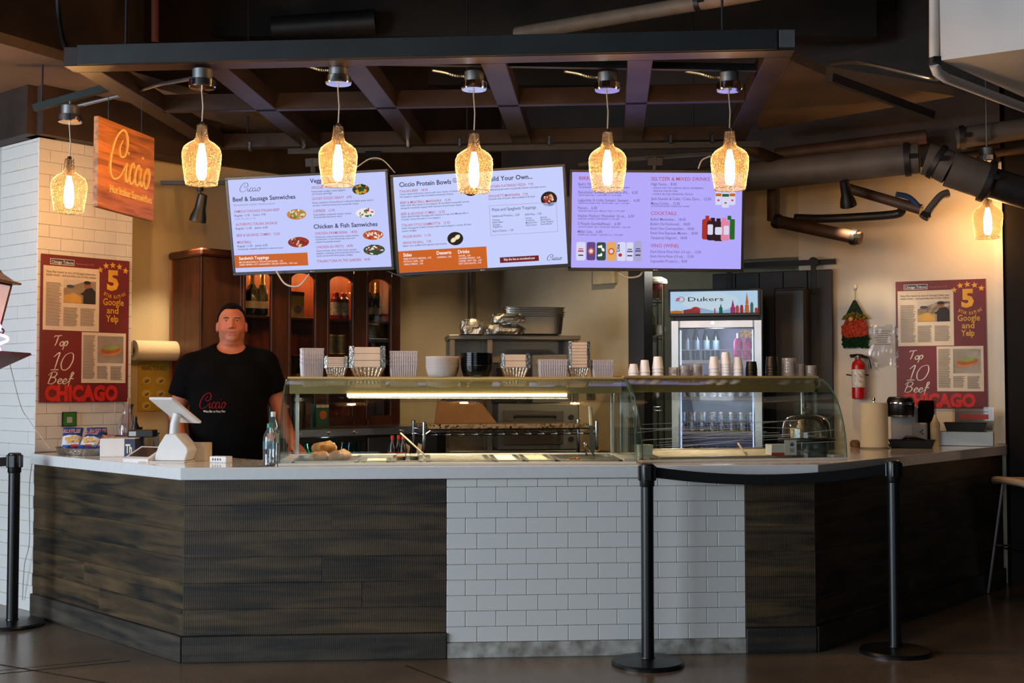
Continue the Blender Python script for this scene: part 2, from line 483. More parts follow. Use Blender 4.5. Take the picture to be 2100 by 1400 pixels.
# ------------------------------------------------------------------ print layouts (metres on each panel)
TV1 = [
    ('s', 'Ciccio', -0.4628, 0.2229, -0.3167, 0.0552, 'D'),
    ('t', 'Beef & Sausage Samwiches', -0.5172, 0.1623, -0.0795, 0.0282, 'D', 0.018),
    ('t', 'All sandwiches include roasted potatoes', -0.5156, 0.1324, -0.223, 0.0147, 'Y'),
    ('t', 'FAMOUS CHICAGO ITALIAN BEEF', -0.5122, 0.0878, -0.1969, 0.017, 'R'),
    ('t', 'Regular: 11.95    Junior: 7.95', -0.5138, 0.0629, -0.2959, 0.0136, 'D'),
    ('t', 'Order dry, juicy, or wet', -0.5125, 0.0431, -0.3656, 0.0114, 'Y'),
    ('t', 'AUTHENTIC ITALIAN SAUSAGE', -0.5117, 0.0024, -0.2186, 0.0171, 'R'),
    ('t', 'Regular: 11.00    Junior: 6.50', -0.5126, -0.0221, -0.2891, 0.0137, 'D'),
    ('t', 'BEEF & SAUSAGE COMBO   15.50', -0.5119, -0.0694, -0.2077, 0.0171, 'R'),
    ('t', 'MEATBALL', -0.5117, -0.1154, -0.4095, 0.0171, 'R'),
    ('t', 'Regular: 11.50    Junior: 6.95', -0.5119, -0.139, -0.2999, 0.0137, 'D'),
    ('t', 'Homemade meatballs slathered in marinara sauce', -0.5117, -0.1583, -0.1915, 0.0114, 'D'),
    ('r', -0.5418, -0.2763, -0.027, -0.1919, 'O'),
    ('t', 'Sandwich Toppings', -0.51, -0.2232, -0.2984, 0.0206, 'W', 0.02),
    ('t', 'MELTED MOZZARELLA / PROVOLONE BLEND... 1.50', -0.5105, -0.2448, -0.2027, 0.0103, 'W'),
    ('t', 'SWEET PEPPERS, HOT GIARDINIERA, GRILLED ONIONS... 1.00 / each', -0.5102, -0.2619, -0.1025, 0.0103, 'W'),
    ('t', 'Veggie Samwiches', 0.0291, 0.2574, 0.3247, 0.0279, 'D', 0.018),
    ('t', 'VEGGIE   10.95', 0.035, 0.2186, 0.1906, 0.0168, 'R'),
    ('t', 'Fried potato wedges, sweet peppers,', 0.0363, 0.1964, 0.2679, 0.0112, 'D'),
    ('t', 'and onions piled high', 0.0351, 0.1803, 0.1732, 0.0112, 'D'),
    ('t', 'GOOEY SOGGY GRAVY   6.95', 0.0356, 0.1474, 0.3053, 0.0168, 'R'),
    ('t', 'Rustic sandwich roll smothered in delicious Italian gravy (red or', 0.0368, 0.1236, 0.4522, 0.0112, 'D'),
    ('t', 'brown), melted provolone and mozzarella cheese', 0.0366, 0.1062, 0.3492, 0.0112, 'D'),
    ('t', 'CAPRESE   13.95', 0.0366, 0.0676, 0.1838, 0.0169, 'R'),
    ('t', 'Fresh Buffalo mozzarella cheese, tomato', 0.0368, 0.0455, 0.2953, 0.0113, 'D'),
    ('t', '& homemade basil pesto sauce', 0.0368, 0.03, 0.2297, 0.0113, 'D'),
    ('t', 'Chicken & Fish Samwiches', 0.0303, -0.0389, 0.4666, 0.0282, 'D', 0.018),
    ('t', 'CHICKEN PARMIGIANA   14.95', 0.0363, -0.0785, 0.3248, 0.017, 'R'),
    ('t', 'Deliciously crispy breadcrumb coated chicken', 0.0378, -0.0991, 0.3338, 0.0113, 'D'),
    ('t', 'smothered in a rich homemade sauce and', 0.0377, -0.1149, 0.3058, 0.0113, 'D'),
    ('t', 'melted mozzarella cheese!', 0.0371, -0.1316, 0.2065, 0.0113, 'D'),
    ('t', 'CHICKEN AU PESTO   14.95', 0.0373, -0.1679, 0.2904, 0.017, 'R'),
    ('t', 'Savory chicken slices, fresh butter spinach,', 0.0369, -0.1894, 0.3141, 0.0114, 'D'),
    ('t', 'peppers, tomatoes, and homemade basil pesto', 0.0369, -0.2057, 0.3347, 0.0114, 'D'),
    ('t', 'sauce served with fried potato wedges', 0.0368, -0.2224, 0.2854, 0.0114, 'D'),
    ('t', 'ITALIAN TUNA IN THE GARDEN   14.95', 0.0375, -0.2611, 0.4014, 0.0182, 'R'),
    ('f', -0.0816, 0.0597, 0.0678, 0.0349, 'beef', 1),
    ('f', -0.0826, -0.1218, 0.074, 0.034, 'ball', 2),
    ('f', 0.3702, 0.2, 0.058, 0.0334, 'veg', 3),
    ('f', 0.389, 0.0481, 0.0651, 0.0302, 'cap', 4),
    ('f', 0.4318, -0.096, 0.0698, 0.0315, 'parm', 5),
    ('f', 0.4312, -0.192, 0.0729, 0.0338, 'pesto', 6),
]
TV2 = [
    ('t', 'Ciccio Protein Bowls', -0.505, 0.2416, -0.1699, 0.0291, 'D', 0.018),
    ('e', -0.1445, 0.2616, 0.0147, 0.0145, 'D'),
    ('e', -0.1445, 0.2616, 0.0113, 0.0111, 'S'),
    ('t', '8', -0.1488, 0.2552, -0.1403, 0.0123, 'D'),
    ('t', 'ITALIAN BEEF   14.95', -0.5063, 0.2059, -0.3237, 0.0157, 'R'),
    ('t', 'Classic Italian beef bowl, served with your choice of sweet or', -0.5062, 0.1893, -0.1128, 0.0112, 'D'),
    ('t', 'hot peppers, topped with shredded mozzarella cheese', -0.5054, 0.1727, -0.1608, 0.0112, 'D'),
    ('t', 'BEEF & MEATBALL MARINARA   15.95', -0.5052, 0.1333, -0.1793, 0.0157, 'R'),
    ('t', 'Italian beef with sweet or hot peppers & shredded mozzarella served', -0.5056, 0.1181, -0.0652, 0.0112, 'D'),
    ('t', 'alongside meatballs topped with marinara & parmesan cheese', -0.5059, 0.1008, -0.1086, 0.0112, 'D'),
    ('t', 'BEEF & SAUSAGE COMBO   16.95', -0.5058, 0.0616, -0.2233, 0.0158, 'R'),
    ('t', 'Italian Beef & Italian Sausage with options to top with Mozzarella or', -0.5055, 0.0464, -0.0685, 0.0113, 'D'),
    ('t', 'Cheddar cheese & sweet or hot peppers', -0.5059, 0.0287, -0.2535, 0.0113, 'D'),
    ('t', 'ITALIAN STYLE GIAMBOTTA   15.95', -0.5058, -0.0102, -0.1955, 0.0158, 'R'),
    ('t', 'Italian Sausage & Grilled Chicken with sweet peppers, onions, & fried', -0.5062, -0.0269, -0.0606, 0.0113, 'D'),
    ('t', 'potato wedges', -0.5066, -0.0443, -0.413, 0.0113, 'D'),
    ('t', 'VEGGIE BOWL   11.95', -0.5076, -0.0833, -0.3222, 0.0159, 'R'),
    ('t', 'ARANCINI BALL   7.95', -0.5081, -0.1222, -0.3225, 0.0159, 'R'),
    ('t', 'Italian rice, stuffed with spinach and ricotta', -0.5084, -0.1393, -0.2242, 0.0114, 'D'),
    ('r', -0.5429, -0.3045, 0.0295, -0.1672, 'O'),
    ('t', 'Sides', -0.5097, -0.2031, -0.4543, 0.0216, 'W', 0.02),
    ('t', 'Desserts', -0.2921, -0.2018, -0.1976, 0.0216, 'W', 0.02),
    ('t', 'Drinks', -0.1546, -0.2022, -0.0803, 0.0215, 'W', 0.02),
    ('t', 'FRIED POTATO WEDGES... 4.95', -0.5091, -0.2237, -0.3295, 0.0108, 'W'),
    ('t', 'POTATO CHIPS... 3.00', -0.5089, -0.2406, -0.3821, 0.0108, 'W'),
    ('t', 'GARLIC BREAD... 3.95', -0.5092, -0.2577, -0.3842, 0.0108, 'W'),
    ('t', 'CANNOLI... 5.95', -0.2916, -0.2243, -0.1987, 0.0108, 'W'),
    ('t', 'WATER... 3.00', -0.1528, -0.2234, -0.0755, 0.0108, 'W'),
    ('t', 'CANNED DRINKS... 3.00', -0.153, -0.2397, -0.0135, 0.0108, 'W'),
    ('t', 'COFFEE / HOT TEA... 3.95', -0.1533, -0.257, -0.0057, 0.0108, 'W'),
    ('t', 'HOT CHOCOLATE... 3.95', -0.1535, -0.2734, -0.0093, 0.0108, 'W'),
    ('t', 'Build Your Own...', 0.0567, 0.2421, 0.3497, 0.0289, 'D', 0.018),
    ('t', 'ARTISAN FLATBREAD PIZZA   7.95', 0.0634, 0.201, 0.352, 0.0156, 'R'),
    ('t', 'Flatbread pizza with mozzarella cheese and pizza sauce', 0.0653, 0.183, 0.4289, 0.0111, 'D'),
    ('t', 'SPAGHETTI MARINARA   7.95', 0.0634, 0.1404, 0.3136, 0.0156, 'R'),
    ('t', 'Includes side of bread. Add meatball 2.50 each', 0.0638, 0.1249, 0.3581, 0.0112, 'D'),
    ('r', 0.0623, -0.0999, 0.4908, 0.0876, 'B'),
    ('r', 0.064, -0.0982, 0.4891, 0.0859, 'S'),
    ('f', 0.4457, 0.1083, 0.0516, 0.0473, 'bowl', 7),
    ('f', -0.1665, -0.1063, 0.0513, 0.0424, 'plate', 8),
    ('f', -0.0476, 0.1902, 0.0441, 0.0335, 'bowl', 9),
    ('t', 'Pizza and Spaghetti Toppings', 0.0812, 0.0531, 0.3608, 0.019, 'D'),
    ('t', 'Additional Proteins... 2.50', 0.0776, 0.0146, 0.2533, 0.0135, 'D'),
    ('t', 'Add-Ons... 1.00', 0.2871, 0.0135, 0.3915, 0.0134, 'D'),
    ('t', 'Chicken', 0.0795, -0.0091, 0.126, 0.0112, 'D'),
    ('t', 'Italian Beef', 0.0794, -0.0236, 0.1452, 0.0112, 'D'),
    ('t', 'Sausage', 0.0793, -0.0389, 0.1247, 0.0112, 'D'),
    ('t', 'Pepperoni', 0.0804, -0.0525, 0.1383, 0.0112, 'D'),
    ('t', 'Onions', 0.2907, -0.0086, 0.3314, 0.0112, 'D'),
    ('t', 'Tomatoes', 0.2907, -0.0229, 0.345, 0.0112, 'D'),
    ('t', 'Mushrooms', 0.2907, -0.0381, 0.3596, 0.0112, 'D'),
    ('t', 'Pesto Sauce', 0.2907, -0.0533, 0.3579, 0.0112, 'D'),
    ('t', 'Spinach', 0.3839, -0.0091, 0.4284, 0.0112, 'D'),
    ('t', 'Giardiniera', 0.3839, -0.0235, 0.4493, 0.0112, 'D'),
    ('t', 'Green Peppers', 0.3845, -0.0377, 0.4674, 0.0112, 'D'),
    ('t', 'Garlic Butter', 0.3845, -0.0524, 0.4584, 0.0112, 'D'),
    ('t', 'Extra Cheese... 1.50', 0.0775, -0.0793, 0.2081, 0.0135, 'D'),
    ('r', 0.1115, -0.2775, 0.3604, -0.2423, 'M'),
    ('t', 'Skip the line at cicciobeef.com', 0.1366, -0.2636, 0.3345, 0.0136, 'W', 0.012),
    ('s', 'Ciccio', 0.4127, -0.2778, 0.505, 0.035, 'D'),
]
TV3 = [
    ('t', 'BIRRA', -0.4968, 0.2553, -0.4067, 0.0226, 'R'),
    ('t', "Bell's Oberon...", -0.5007, 0.2191, -0.3581, 0.0181, 'L'),
    ('t', 'SUMMER WHEAT ALE        ABV', -0.4996, 0.2033, -0.1732, 0.0091, 'D', 0, 0.2),
    ('t', 'Revolution Brewing Anti Hero IPA...  6.50', -0.5007, 0.1682, -0.1217, 0.0182, 'L'),
    ('t', 'INDIA PALE ALE / CHICAGO, IL / 6.7% ABV', -0.5006, 0.1533, -0.2249, 0.0091, 'D', 0, 0.2),
    ('t', "Lagunitas A Little Sumpin' Sumpin'...  6.00", -0.5017, 0.1182, -0.1068, 0.0183, 'L'),
    ('t', 'SMOOTH WHEAT IPA / PETALUMA, CALI / 7.5% ABV', -0.5006, 0.1027, -0.1737, 0.0091, 'D', 0, 0.2),
    ('t', 'Peroni...  6.00', -0.5017, 0.0681, -0.3801, 0.0183, 'L'),
    ('t', 'GOLDEN PALE ALE / BIELLA, ITALY / 4.7% ABV', -0.5017, 0.053, -0.2028, 0.0092, 'D', 0, 0.2),
    ('t', 'Hacker-Pschorr Weissbier 16 oz...  6.50', -0.5016, 0.0181, -0.1425, 0.0184, 'L'),
    ('t', 'GERMAN WHEAT HEFEWEIZEN / 5.5% ABV', -0.5016, 0.0025, -0.2365, 0.0092, 'D', 0, 0.2),
    ('t', '3 Floyds Gumballhead...  6.00', -0.5016, -0.032, -0.2293, 0.0184, 'L'),
    ('t', 'WHITE WHEAT ALE / MUNSTER, INDIANA / 5.6% ABV', -0.5015, -0.0491, -0.1628, 0.0092, 'D', 0, 0.2),
    ('t', 'Miller Lite...  6.00', -0.5015, -0.083, -0.3465, 0.0185, 'L'),
    ('t', 'AMERICAN LAGER / CHICAGO, IL / 4.2% ABV', -0.5015, -0.0989, -0.2115, 0.0093, 'D', 0, 0.2),
    ('t', 'SELTZER & MIXED DRINKS', -0.037, 0.2546, 0.3353, 0.0225, 'R'),
    ('t', 'High Noon...  8.00', -0.0365, 0.223, 0.1247, 0.018, 'L'),
    ('t', '- VODKA ICED TEA (LEMON, PEACH, RASPBERRY)', -0.0344, 0.2023, 0.2947, 0.0102, 'D', 0, 0.2),
    ('t', '- TEQUILA LIME SELTZER', -0.0341, 0.1835, 0.1323, 0.0102, 'D', 0, 0.2),
    ('t', '- VODKA SELTZER (PINEAPPLE, PEACH)', -0.0338, 0.1633, 0.2284, 0.0102, 'D', 0, 0.2),
    ('t', 'Jack Daniels & Coke / Coke Zero...  12.00', -0.0361, 0.1306, 0.346, 0.0181, 'L'),
    ('t', 'Matua Cooler...  12.00', -0.0368, 0.1003, 0.1471, 0.0182, 'L'),
    ('t', 'SAUVIGNON BLANC SPARKLING WATER', -0.0366, 0.0868, 0.2077, 0.0091, 'D', 0, 0.2),
    ('t', 'COCKTAILS', -0.0363, 0.0355, 0.127, 0.0228, 'R'),
    ('t', 'Bulleit Manhattan...  18.00', -0.0369, -0.0004, 0.186, 0.0171, 'L'),
    ('t', 'Bulleit Old Fashioned...  18.00', -0.037, -0.03, 0.215, 0.0172, 'L'),
    ('t', 'Ketel One Cosmopolitan...  18.00', -0.0371, -0.0586, 0.2411, 0.0172, 'L'),
    ('t', 'Ketel One Espresso Martini...  18.00', -0.0366, -0.0877, 0.2656, 0.0172, 'L'),
    ('t', 'Tanqueray Negroni...  18.00', -0.035, -0.1178, 0.1983, 0.0173, 'L'),
    ('t', 'VINO (WINE)', -0.0353, -0.171, 0.1438, 0.0231, 'R'),
    ('t', 'Dark Horse Pinot Noir (13 oz)...  12.00', -0.0359, -0.2069, 0.2868, 0.0174, 'L'),
    ('t', 'Dark Horse Rose (13 oz)...  12.00', -0.036, -0.236, 0.2409, 0.0174, 'L'),
    ('t', 'Caposaldo Prosecco...  8.00', -0.0355, -0.2669, 0.2001, 0.0174, 'L'),
    ('r', -0.5106, -0.2589, -0.451, -0.1412, 'can_w'),
    ('r', -0.4435, -0.2572, -0.3874, -0.1408, 'can_p'),
    ('r', -0.3799, -0.2579, -0.321, -0.1416, 'can_k'),
    ('r', -0.3152, -0.2586, -0.2559, -0.1401, 'can_o'),
    ('r', -0.2478, -0.2604, -0.1932, -0.1397, 'can_w'),
    ('r', -0.1886, -0.26, -0.1455, -0.1406, 'can_w'),
    ('r', -0.1398, -0.262, -0.0911, -0.1304, 'can_s'),
    ('r', 0.3731, 0.1018, 0.4123, 0.1874, 'can_w'),
    ('r', 0.4615, 0.1021, 0.5006, 0.1876, 'can_w'),
    ('r', 0.4142, 0.085, 0.4618, 0.1847, 'can_w'),
    ('r', 0.2913, -0.1182, 0.3523, 0.012, 'bt_r'),
    ('r', 0.4677, -0.1173, 0.4997, 0.0126, 'bt_g'),
    ('r', 0.3125, 0.0063, 0.3362, 0.0336, 'bt_r'),
    ('r', 0.4525, 0.0069, 0.4766, 0.0341, 'bt_g'),
    ('r', 0.3226, -0.1237, 0.3835, 0.0008, 'bt_k'),
    ('r', 0.3449, -0.0038, 0.3731, 0.0207, 'bt_k'),
    ('r', 0.4117, -0.1244, 0.4652, 0.0011, 'bt_p'),
    ('r', 0.4169, -0.0035, 0.445, 0.021, 'bt_p'),
    ('r', 0.3656, -0.1281, 0.4259, -0.0047, 'bt_k'),
    ('r', 0.3817, -0.0104, 0.4086, 0.0169, 'bt_k'),
    ('r', 0.3269, -0.0877, 0.3608, -0.022, 'can_w'),
    ('r', 0.374, -0.0874, 0.4191, -0.0389, 'can_w'),
    ('r', 0.4296, -0.0872, 0.4623, -0.0301, 'can_w'),
]
POSTER = [
    ('r', -0.2475, 0.3965, -0.085, 0.4328, 'W'),
    ('r', -0.2442, 0.3997, -0.0884, 0.4297, 'N'),
    ('t', 'Chicago Tribune', -0.2386, 0.4044, -0.0929, 0.0188, 'W', 0.01),
    ('t', 'Wednesday, May 17, 2023', -0.0769, 0.4075, 0.0477, 0.0085, 'K'),
    ('r', -0.2912, -0.0103, 0.0902, 0.387, 'P'),
    ('t', "Navy Pier home to one of Chicago's best new", -0.2721, 0.3439, 0.0622, 0.0146, 'D'),
    ('t', 'Italian beefs - and possibly one of the oldest', -0.2719, 0.3244, 0.0623, 0.0145, 'D'),
    ('r', -0.1557, 0.162, 0.067, 0.3073, 'ph1'),
    ('t', '5', 0.1429, 0.2648, 0.2267, 0.119, 'A', 0.05),
    ('t', 'Google', 0.1163, 0.1631, 0.2659, 0.043, 'A', 0.02),
    ('t', 'and', 0.1438, 0.1105, 0.2275, 0.0409, 'A', 0.02),
    ('t', 'Yelp', 0.1382, 0.0564, 0.2277, 0.043, 'A', 0.02),
    ('s', 'Top', -0.2203, -0.1066, -0.1145, 0.0642, 'W'),
    ('s', '10', -0.2265, -0.2566, -0.0851, 0.1083, 'W'),
    ('s', 'Beef', -0.2531, -0.3419, -0.0844, 0.0718, 'W'),
    ('t', 'CHICAGO', -0.2738, -0.4446, 0.2302, 0.0899, 'C', 0.06),
    ('r', -0.0278, -0.3357, 0.285, -0.0157, 'P'),
    ('r', 0.0822, -0.2089, 0.2678, -0.0359, 'ph2'),
    ('e', 0.0948, 0.3847, 0.0201, 0.0183, 'A'),
    ('e', 0.1361, 0.4141, 0.0202, 0.0184, 'A'),
    ('e', 0.1838, 0.4213, 0.0204, 0.0185, 'A'),
    ('e', 0.232, 0.4142, 0.0206, 0.0186, 'A'),
    ('e', 0.2771, 0.3916, 0.0208, 0.0187, 'A'),
    ('r', -0.2723, 0.0204, -0.1673, 0.2836, 'col'),
    ('r', -0.1554, 0.0207, -0.0538, 0.1342, 'col'),
    ('r', -0.04, 0.021, 0.0651, 0.1326, 'col'),
    ('r', -0.0175, -0.31, 0.0668, -0.035, 'col'),
    ('r', 0.0814, -0.3111, 0.1602, -0.2291, 'col'),
    ('r', 0.1756, -0.3122, 0.2594, -0.2294, 'col'),
]
# ------------------------------------------------------------------ plan of the stall (metres, camera at the origin looking along +y)
CC, CA, CB, CE = Vector((-2.876, 7.36)), Vector((-1.63, 6.08)), Vector((1.565, 6.33)), Vector((3.37, 8.40))   # counter front corners
def ang(a, b): return math.atan2(b.y - a.y, b.x - a.x)
PHI = ang(CA, CB)
TOPZ = .962
RW0, RWD = Vector((2.81, 8.82)), Vector((.907, -.421))          # line of the right-hand back wall
RWANG = math.atan2(RWD.y, RWD.x)
def RW(px):      # its point seen at column px
    a = (px - 1050) / F_PX
    t = (a * RW0.y - RW0.x) / (RWD.x - a * RWD.y)
    return RW0 + RWD * t
HU0, HUD = Vector((-2.08, 8.13)), Vector((.722, .692))          # line of the hutch front
HUANG = math.atan2(HUD.y, HUD.x)
def HU(px):
    a = (px - 1050) / F_PX
    return (a * HU0.y - HU0.x) / (HUD.x - a * HUD.y)
PQ, PU, PW = Vector((-2.91, 7.45)), Vector((.646, .763)), Vector((-.763, .646))   # tiled pillar: corner and the directions of its two faces

# floor -----------------------------------------------------------------
def floor_mat():
    m, t, b = nt('polished_concrete'); N = t.nodes; L = t.links
    tc = N.new('ShaderNodeTexCoord')
    n1 = N.new('ShaderNodeTexNoise'); n1.inputs['Scale'].default_value = 1.3; n1.inputs['Detail'].default_value = 6
    n2 = N.new('ShaderNodeTexVoronoi'); n2.inputs['Scale'].default_value = 90
    L.new(tc.outputs['Object'], n1.inputs[0]); L.new(tc.outputs['Object'], n2.inputs[0])
    r1 = N.new('ShaderNodeValToRGB'); e = r1.color_ramp.elements
    e[0].position = .3; e[1].position = .7; e[0].color = c4((94, 80, 66)); e[1].color = c4((126, 110, 94))
    L.new(n1.outputs[0], r1.inputs[0])
    r2 = N.new('ShaderNodeValToRGB'); e = r2.color_ramp.elements
    e[0].position = .05; e[1].position = .35; e[0].color = (1.7, 1.6, 1.5, 1); e[1].color = (.9, .9, .9, 1)
    L.new(n2.outputs[0], r2.inputs[0])
    mm = N.new('ShaderNodeMix'); mm.data_type = 'RGBA'; mm.blend_type = 'MULTIPLY'; mm.inputs[0].default_value = .55
    L.new(r1.outputs[0], mm.inputs[6]); L.new(r2.outputs[0], mm.inputs[7]); L.new(mm.outputs[2], b.inputs['Base Color'])
    r3 = N.new('ShaderNodeMapRange'); r3.inputs[3].default_value = .14; r3.inputs[4].default_value = .34
    L.new(n1.outputs[0], r3.inputs[0]); L.new(r3.outputs[0], b.inputs['Roughness'])
    return m
floor = struct(G().box(-9, 8, -8, 13, -.1, 0).build('floor', floor_mat(), smooth=False))
JOINT = mat('floor_joint', (24, 20, 17), .8)
def joint(a, b, wd=.012):
    a, b = Vector((*a, 0)), Vector((*b, 0))
    d = (b - a).normalized(); n = Vector((-d.y, d.x, 0)) * wd / 2
    G().add([a + n + Vector((0, 0, .001)), a - n + Vector((0, 0, .001)), b - n + Vector((0, 0, .001)), b + n + Vector((0, 0, .001))], [(0, 1, 2, 3)]).build('joint', JOINT, floor, smooth=False)
joint((-3.4, 6.55), (-1.15, 5.25)); joint((-3.2, 5.45), (-1.9, 6.12)); joint((-3.2, 5.52), (-2.0, 6.16), .006)
joint((-.52, 6.02), (.1, 5.1)); joint((-1.15, 5.25), (.5, 4.4)); joint((2.3, 5.2), (4.6, 6.4))

# walls -----------------------------------------------------------------
PAINT = mat('cream_paint', (206, 190, 160), .75, var=.05, vs=2.5, bump=.06, bs=60)
PAINTW = mat('white_paint', (222, 212, 196), .7, var=.04, vs=2, bump=.04, bs=60)
DARKW = mat('charcoal_wall', (38, 34, 33), .6, var=.15, vs=3)
BROWN = mat('brown_steel', (50, 34, 24), .6, var=.25, vs=5, bump=.08, bs=25)
CEILM = mat('dark_ceiling', (30, 25, 21), .8, var=.3, vs=3)
def wall(name, a, b, z0, z1, m, th=.12, side=1):
    """upright slab along a-b, thickened away from the room"""
    d = (b - a); n = Vector((-d.y, d.x)).normalized() * th * side
    return struct(G().prism([(a.x, a.y), (b.x, b.y), (b.x + n.x, b.y + n.y), (a.x + n.x, a.y + n.y)], z0, z1).build(name, m, smooth=False))
WZ = 2.95
HN = Vector((-HUD.y, HUD.x))
hw0 = HU0 + HN * .44 - HUD * .95
K = hw0 + HUD * 3.93                                   # inner corner of the two back walls
K = Vector((-.10, K.y + (-.10 - K.x) * HUD.y / HUD.x))
j0, j1 = RW(1293), RW(1326)
o1 = RW(1640)
wend = RW0 + RWD * .70
wall('wall_left', hw0, K, 0, WZ, PAINT)
wall('wall_back', K, j0, 0, WZ, PAINT)
wall('wall_right', o1, wend, 0, WZ, PAINTW)
wall('trim_1', j1, o1, 2.34, WZ, PAINT)                # wall above the back doorway
G().box(0, (j1 - j0).length, -.05, .16, 0, 2.34, bev=.004).build('trim_2', BLACKM, loc=(j0.x, j0.y, 0), rz=ang(j0, j1))['kind'] = 'structure'
struct(G().box(-.055, .0, -.02, .12, .97, 2.34 + .6).build('trim_3', mat('white_trim', (232, 224, 210), .5, var=.02), loc=(wend.x, wend.y, 0), rz=RWANG))
wall('wall_side', Vector((wend.x + .02, wend.y - .02)), Vector((8, 8.4)), 0, 4.2, DARKW)
# dark band above the light walls
def band(name, a, b, z0, z1, m, out=.05):
    d = (b - a).normalized(); n = Vector((-d.y, d.x))
    G().prism([(a - n * out)[:], (b - n * out)[:], (b + n * .14)[:], (a + n * .14)[:]], z0, z1).build(name, m, smooth=False)['kind'] = 'structure'
band('trim_4', hw0, K, WZ, 4.2, BROWN); band('trim_5', K, wend, WZ, 4.2, BROWN)
band('trim_6', PQ + PW * 1.4 - PU * .04, PQ - PU * .04 - PW * .04, 2.90, 3.2, BROWN, out=.06)
band('trim_7', PQ - PW * .05 - PU * .04, PQ + PU * 1.3 - PW * .0, 2.90, 3.2, BROWN, out=.06)
struct(G().box(-9, 8, -8, 13, 4.2, 4.35).build('ceiling', CEILM, smooth=False))
# lowered plaster soffits left and right of the canopy
SOFF = mat('plaster_soffit', (118, 100, 84), .8, var=.15, vs=2)
struct(G().prism([(-4.6, 3.2), (-2.66, 6.6), (-2.3, 7.25), (-1.55, 8.55), (-1.7, 9.2), (-3.3, 7.78), (-6.5, 5.2)], 3.2, 3.26).build('ceiling_soffit', SOFF, smooth=False))
struct(G().prism([(-4.6, 3.2), (-2.66, 6.6), (-2.3, 7.25), (-2.42, 7.3), (-2.8, 6.65), (-4.75, 3.2)], 3.26, 4.2).build('soffit_fascia', BROWN, smooth=False))
struct(G().prism([(1.6, 7.0), (1.92, 7.38), (2.9, 7.9), (2.5, 8.3), (1.83, 8.95), (1.55, 8.0)], 3.26, 3.32).build('ceiling_soffit', SOFF, smooth=False))
# store room seen through the back doorway
ROOMP = mat('grey_green_paint', (148, 152, 140), .8, var=.05)
struct(G().box(-.4, 4.2, 11.2, 11.3, 0, 2.5).build('wall_storeroom', ROOMP, smooth=False))
struct(G().box(-.4, 4.2, 10.1, 11.2, 2.45, 2.5).build('ceiling_storeroom', mat('room_ceiling', (170, 170, 165), .8), smooth=False))
struct(G().box(2.6, 2.66, 9.3, 11.2, 0, 2.5).build('wall_storeroom', ROOMP, smooth=False))
point('storeroom_fill', (1.42, 9.95, 2.36), 9, (1, .95, .85), .1)  # added unseen point light for the room and its shelving
# far sides of the hall, out of view, all solid; an area light stands in for the window front
struct(G().box(-9, -8.8, -8, 13, 0, 4.2).build('wall_hall', mat('hall_wall', (120, 116, 110), .8), smooth=False))
struct(G().box(-9, 8, -8.1, -8, 0, 4.2).build('wall_rear', mat('hall_wall'), smooth=False))
struct(G().box(7.9, 8, -8, 13, 0, 4.2).build('wall_far', DARKW, smooth=False))

# tiled pillar ------------------------------------------------------------
TILE = mat('white_tile', (226, 224, 220), .16, var=.025, vs=3, bump=.06, bs=9, coat=.3)
GROUT = mat('grout', (190, 186, 178), .85)
pil = struct(G().prism([(PQ + PU * .008 + PW * .008)[:], (PQ + PU * .66 + PW * .008)[:], (PQ + PU * .66 + PW * .75)[:], (PQ + PU * .008 + PW * .75)[:]], 0, 2.9).build('wall_pillar', GROUT, smooth=False))
TW, TH_ = .1545, .0778
def tile_obj(wd, ht, name='tile'):
    return G().box(0, wd - .002, -.008, 0, 0, ht - .002, bev=.0022).mesh(name)
_tm = {}
def tile(parent, M, x, z, wd, ht, rnd=.0):
    k = (round(wd, 4), round(ht, 4))
    if k not in _tm:
        _tm[k] = tile_obj(*k); _tm[k].materials.append(TILE)
    o = bpy.data.objects.new('tile', _tm[k]); COL.objects.link(o); o.parent = parent
    o.matrix_local = M @ Matrix.Translation((x, 0, z)) @ Matrix.Rotation(random.uniform(-rnd, rnd), 4, 'Z') @ Matrix.Rotation(random.uniform(-rnd, rnd), 4, 'X')
def tiled(parent, M, x1, z0, z1, first=.5, rnd=0.):
    z = z0; r = 0
    while z < z1 - .012:
        h = min(TH_, z1 - z); x = 0
        step = TW * (first if r % 2 else 1.)
        while x < x1 - .012:
            wd = min(step, x1 - x)
            tile(parent, M, x, z, wd, h, rnd); x += wd; step = TW
        z += h; r += 1
M1 = Matrix.Translation((PQ.x, PQ.y, 0)) @ Matrix.Rotation(math.atan2(PU.y, PU.x), 4, 'Z')
tiled(pil, M1 @ Matrix.Translation((0, .008, 0)), .66, .965, 2.9, .5, .004)
pe = PQ + PW * .47
M2 = Matrix.Translation((pe.x, pe.y, 0)) @ Matrix.Rotation(math.atan2(-PW.y, -PW.x), 4, 'Z')
tiled(pil, M2 @ Matrix.Translation((0, .008, 0)), .47, 0, 2.9, .5, .012)

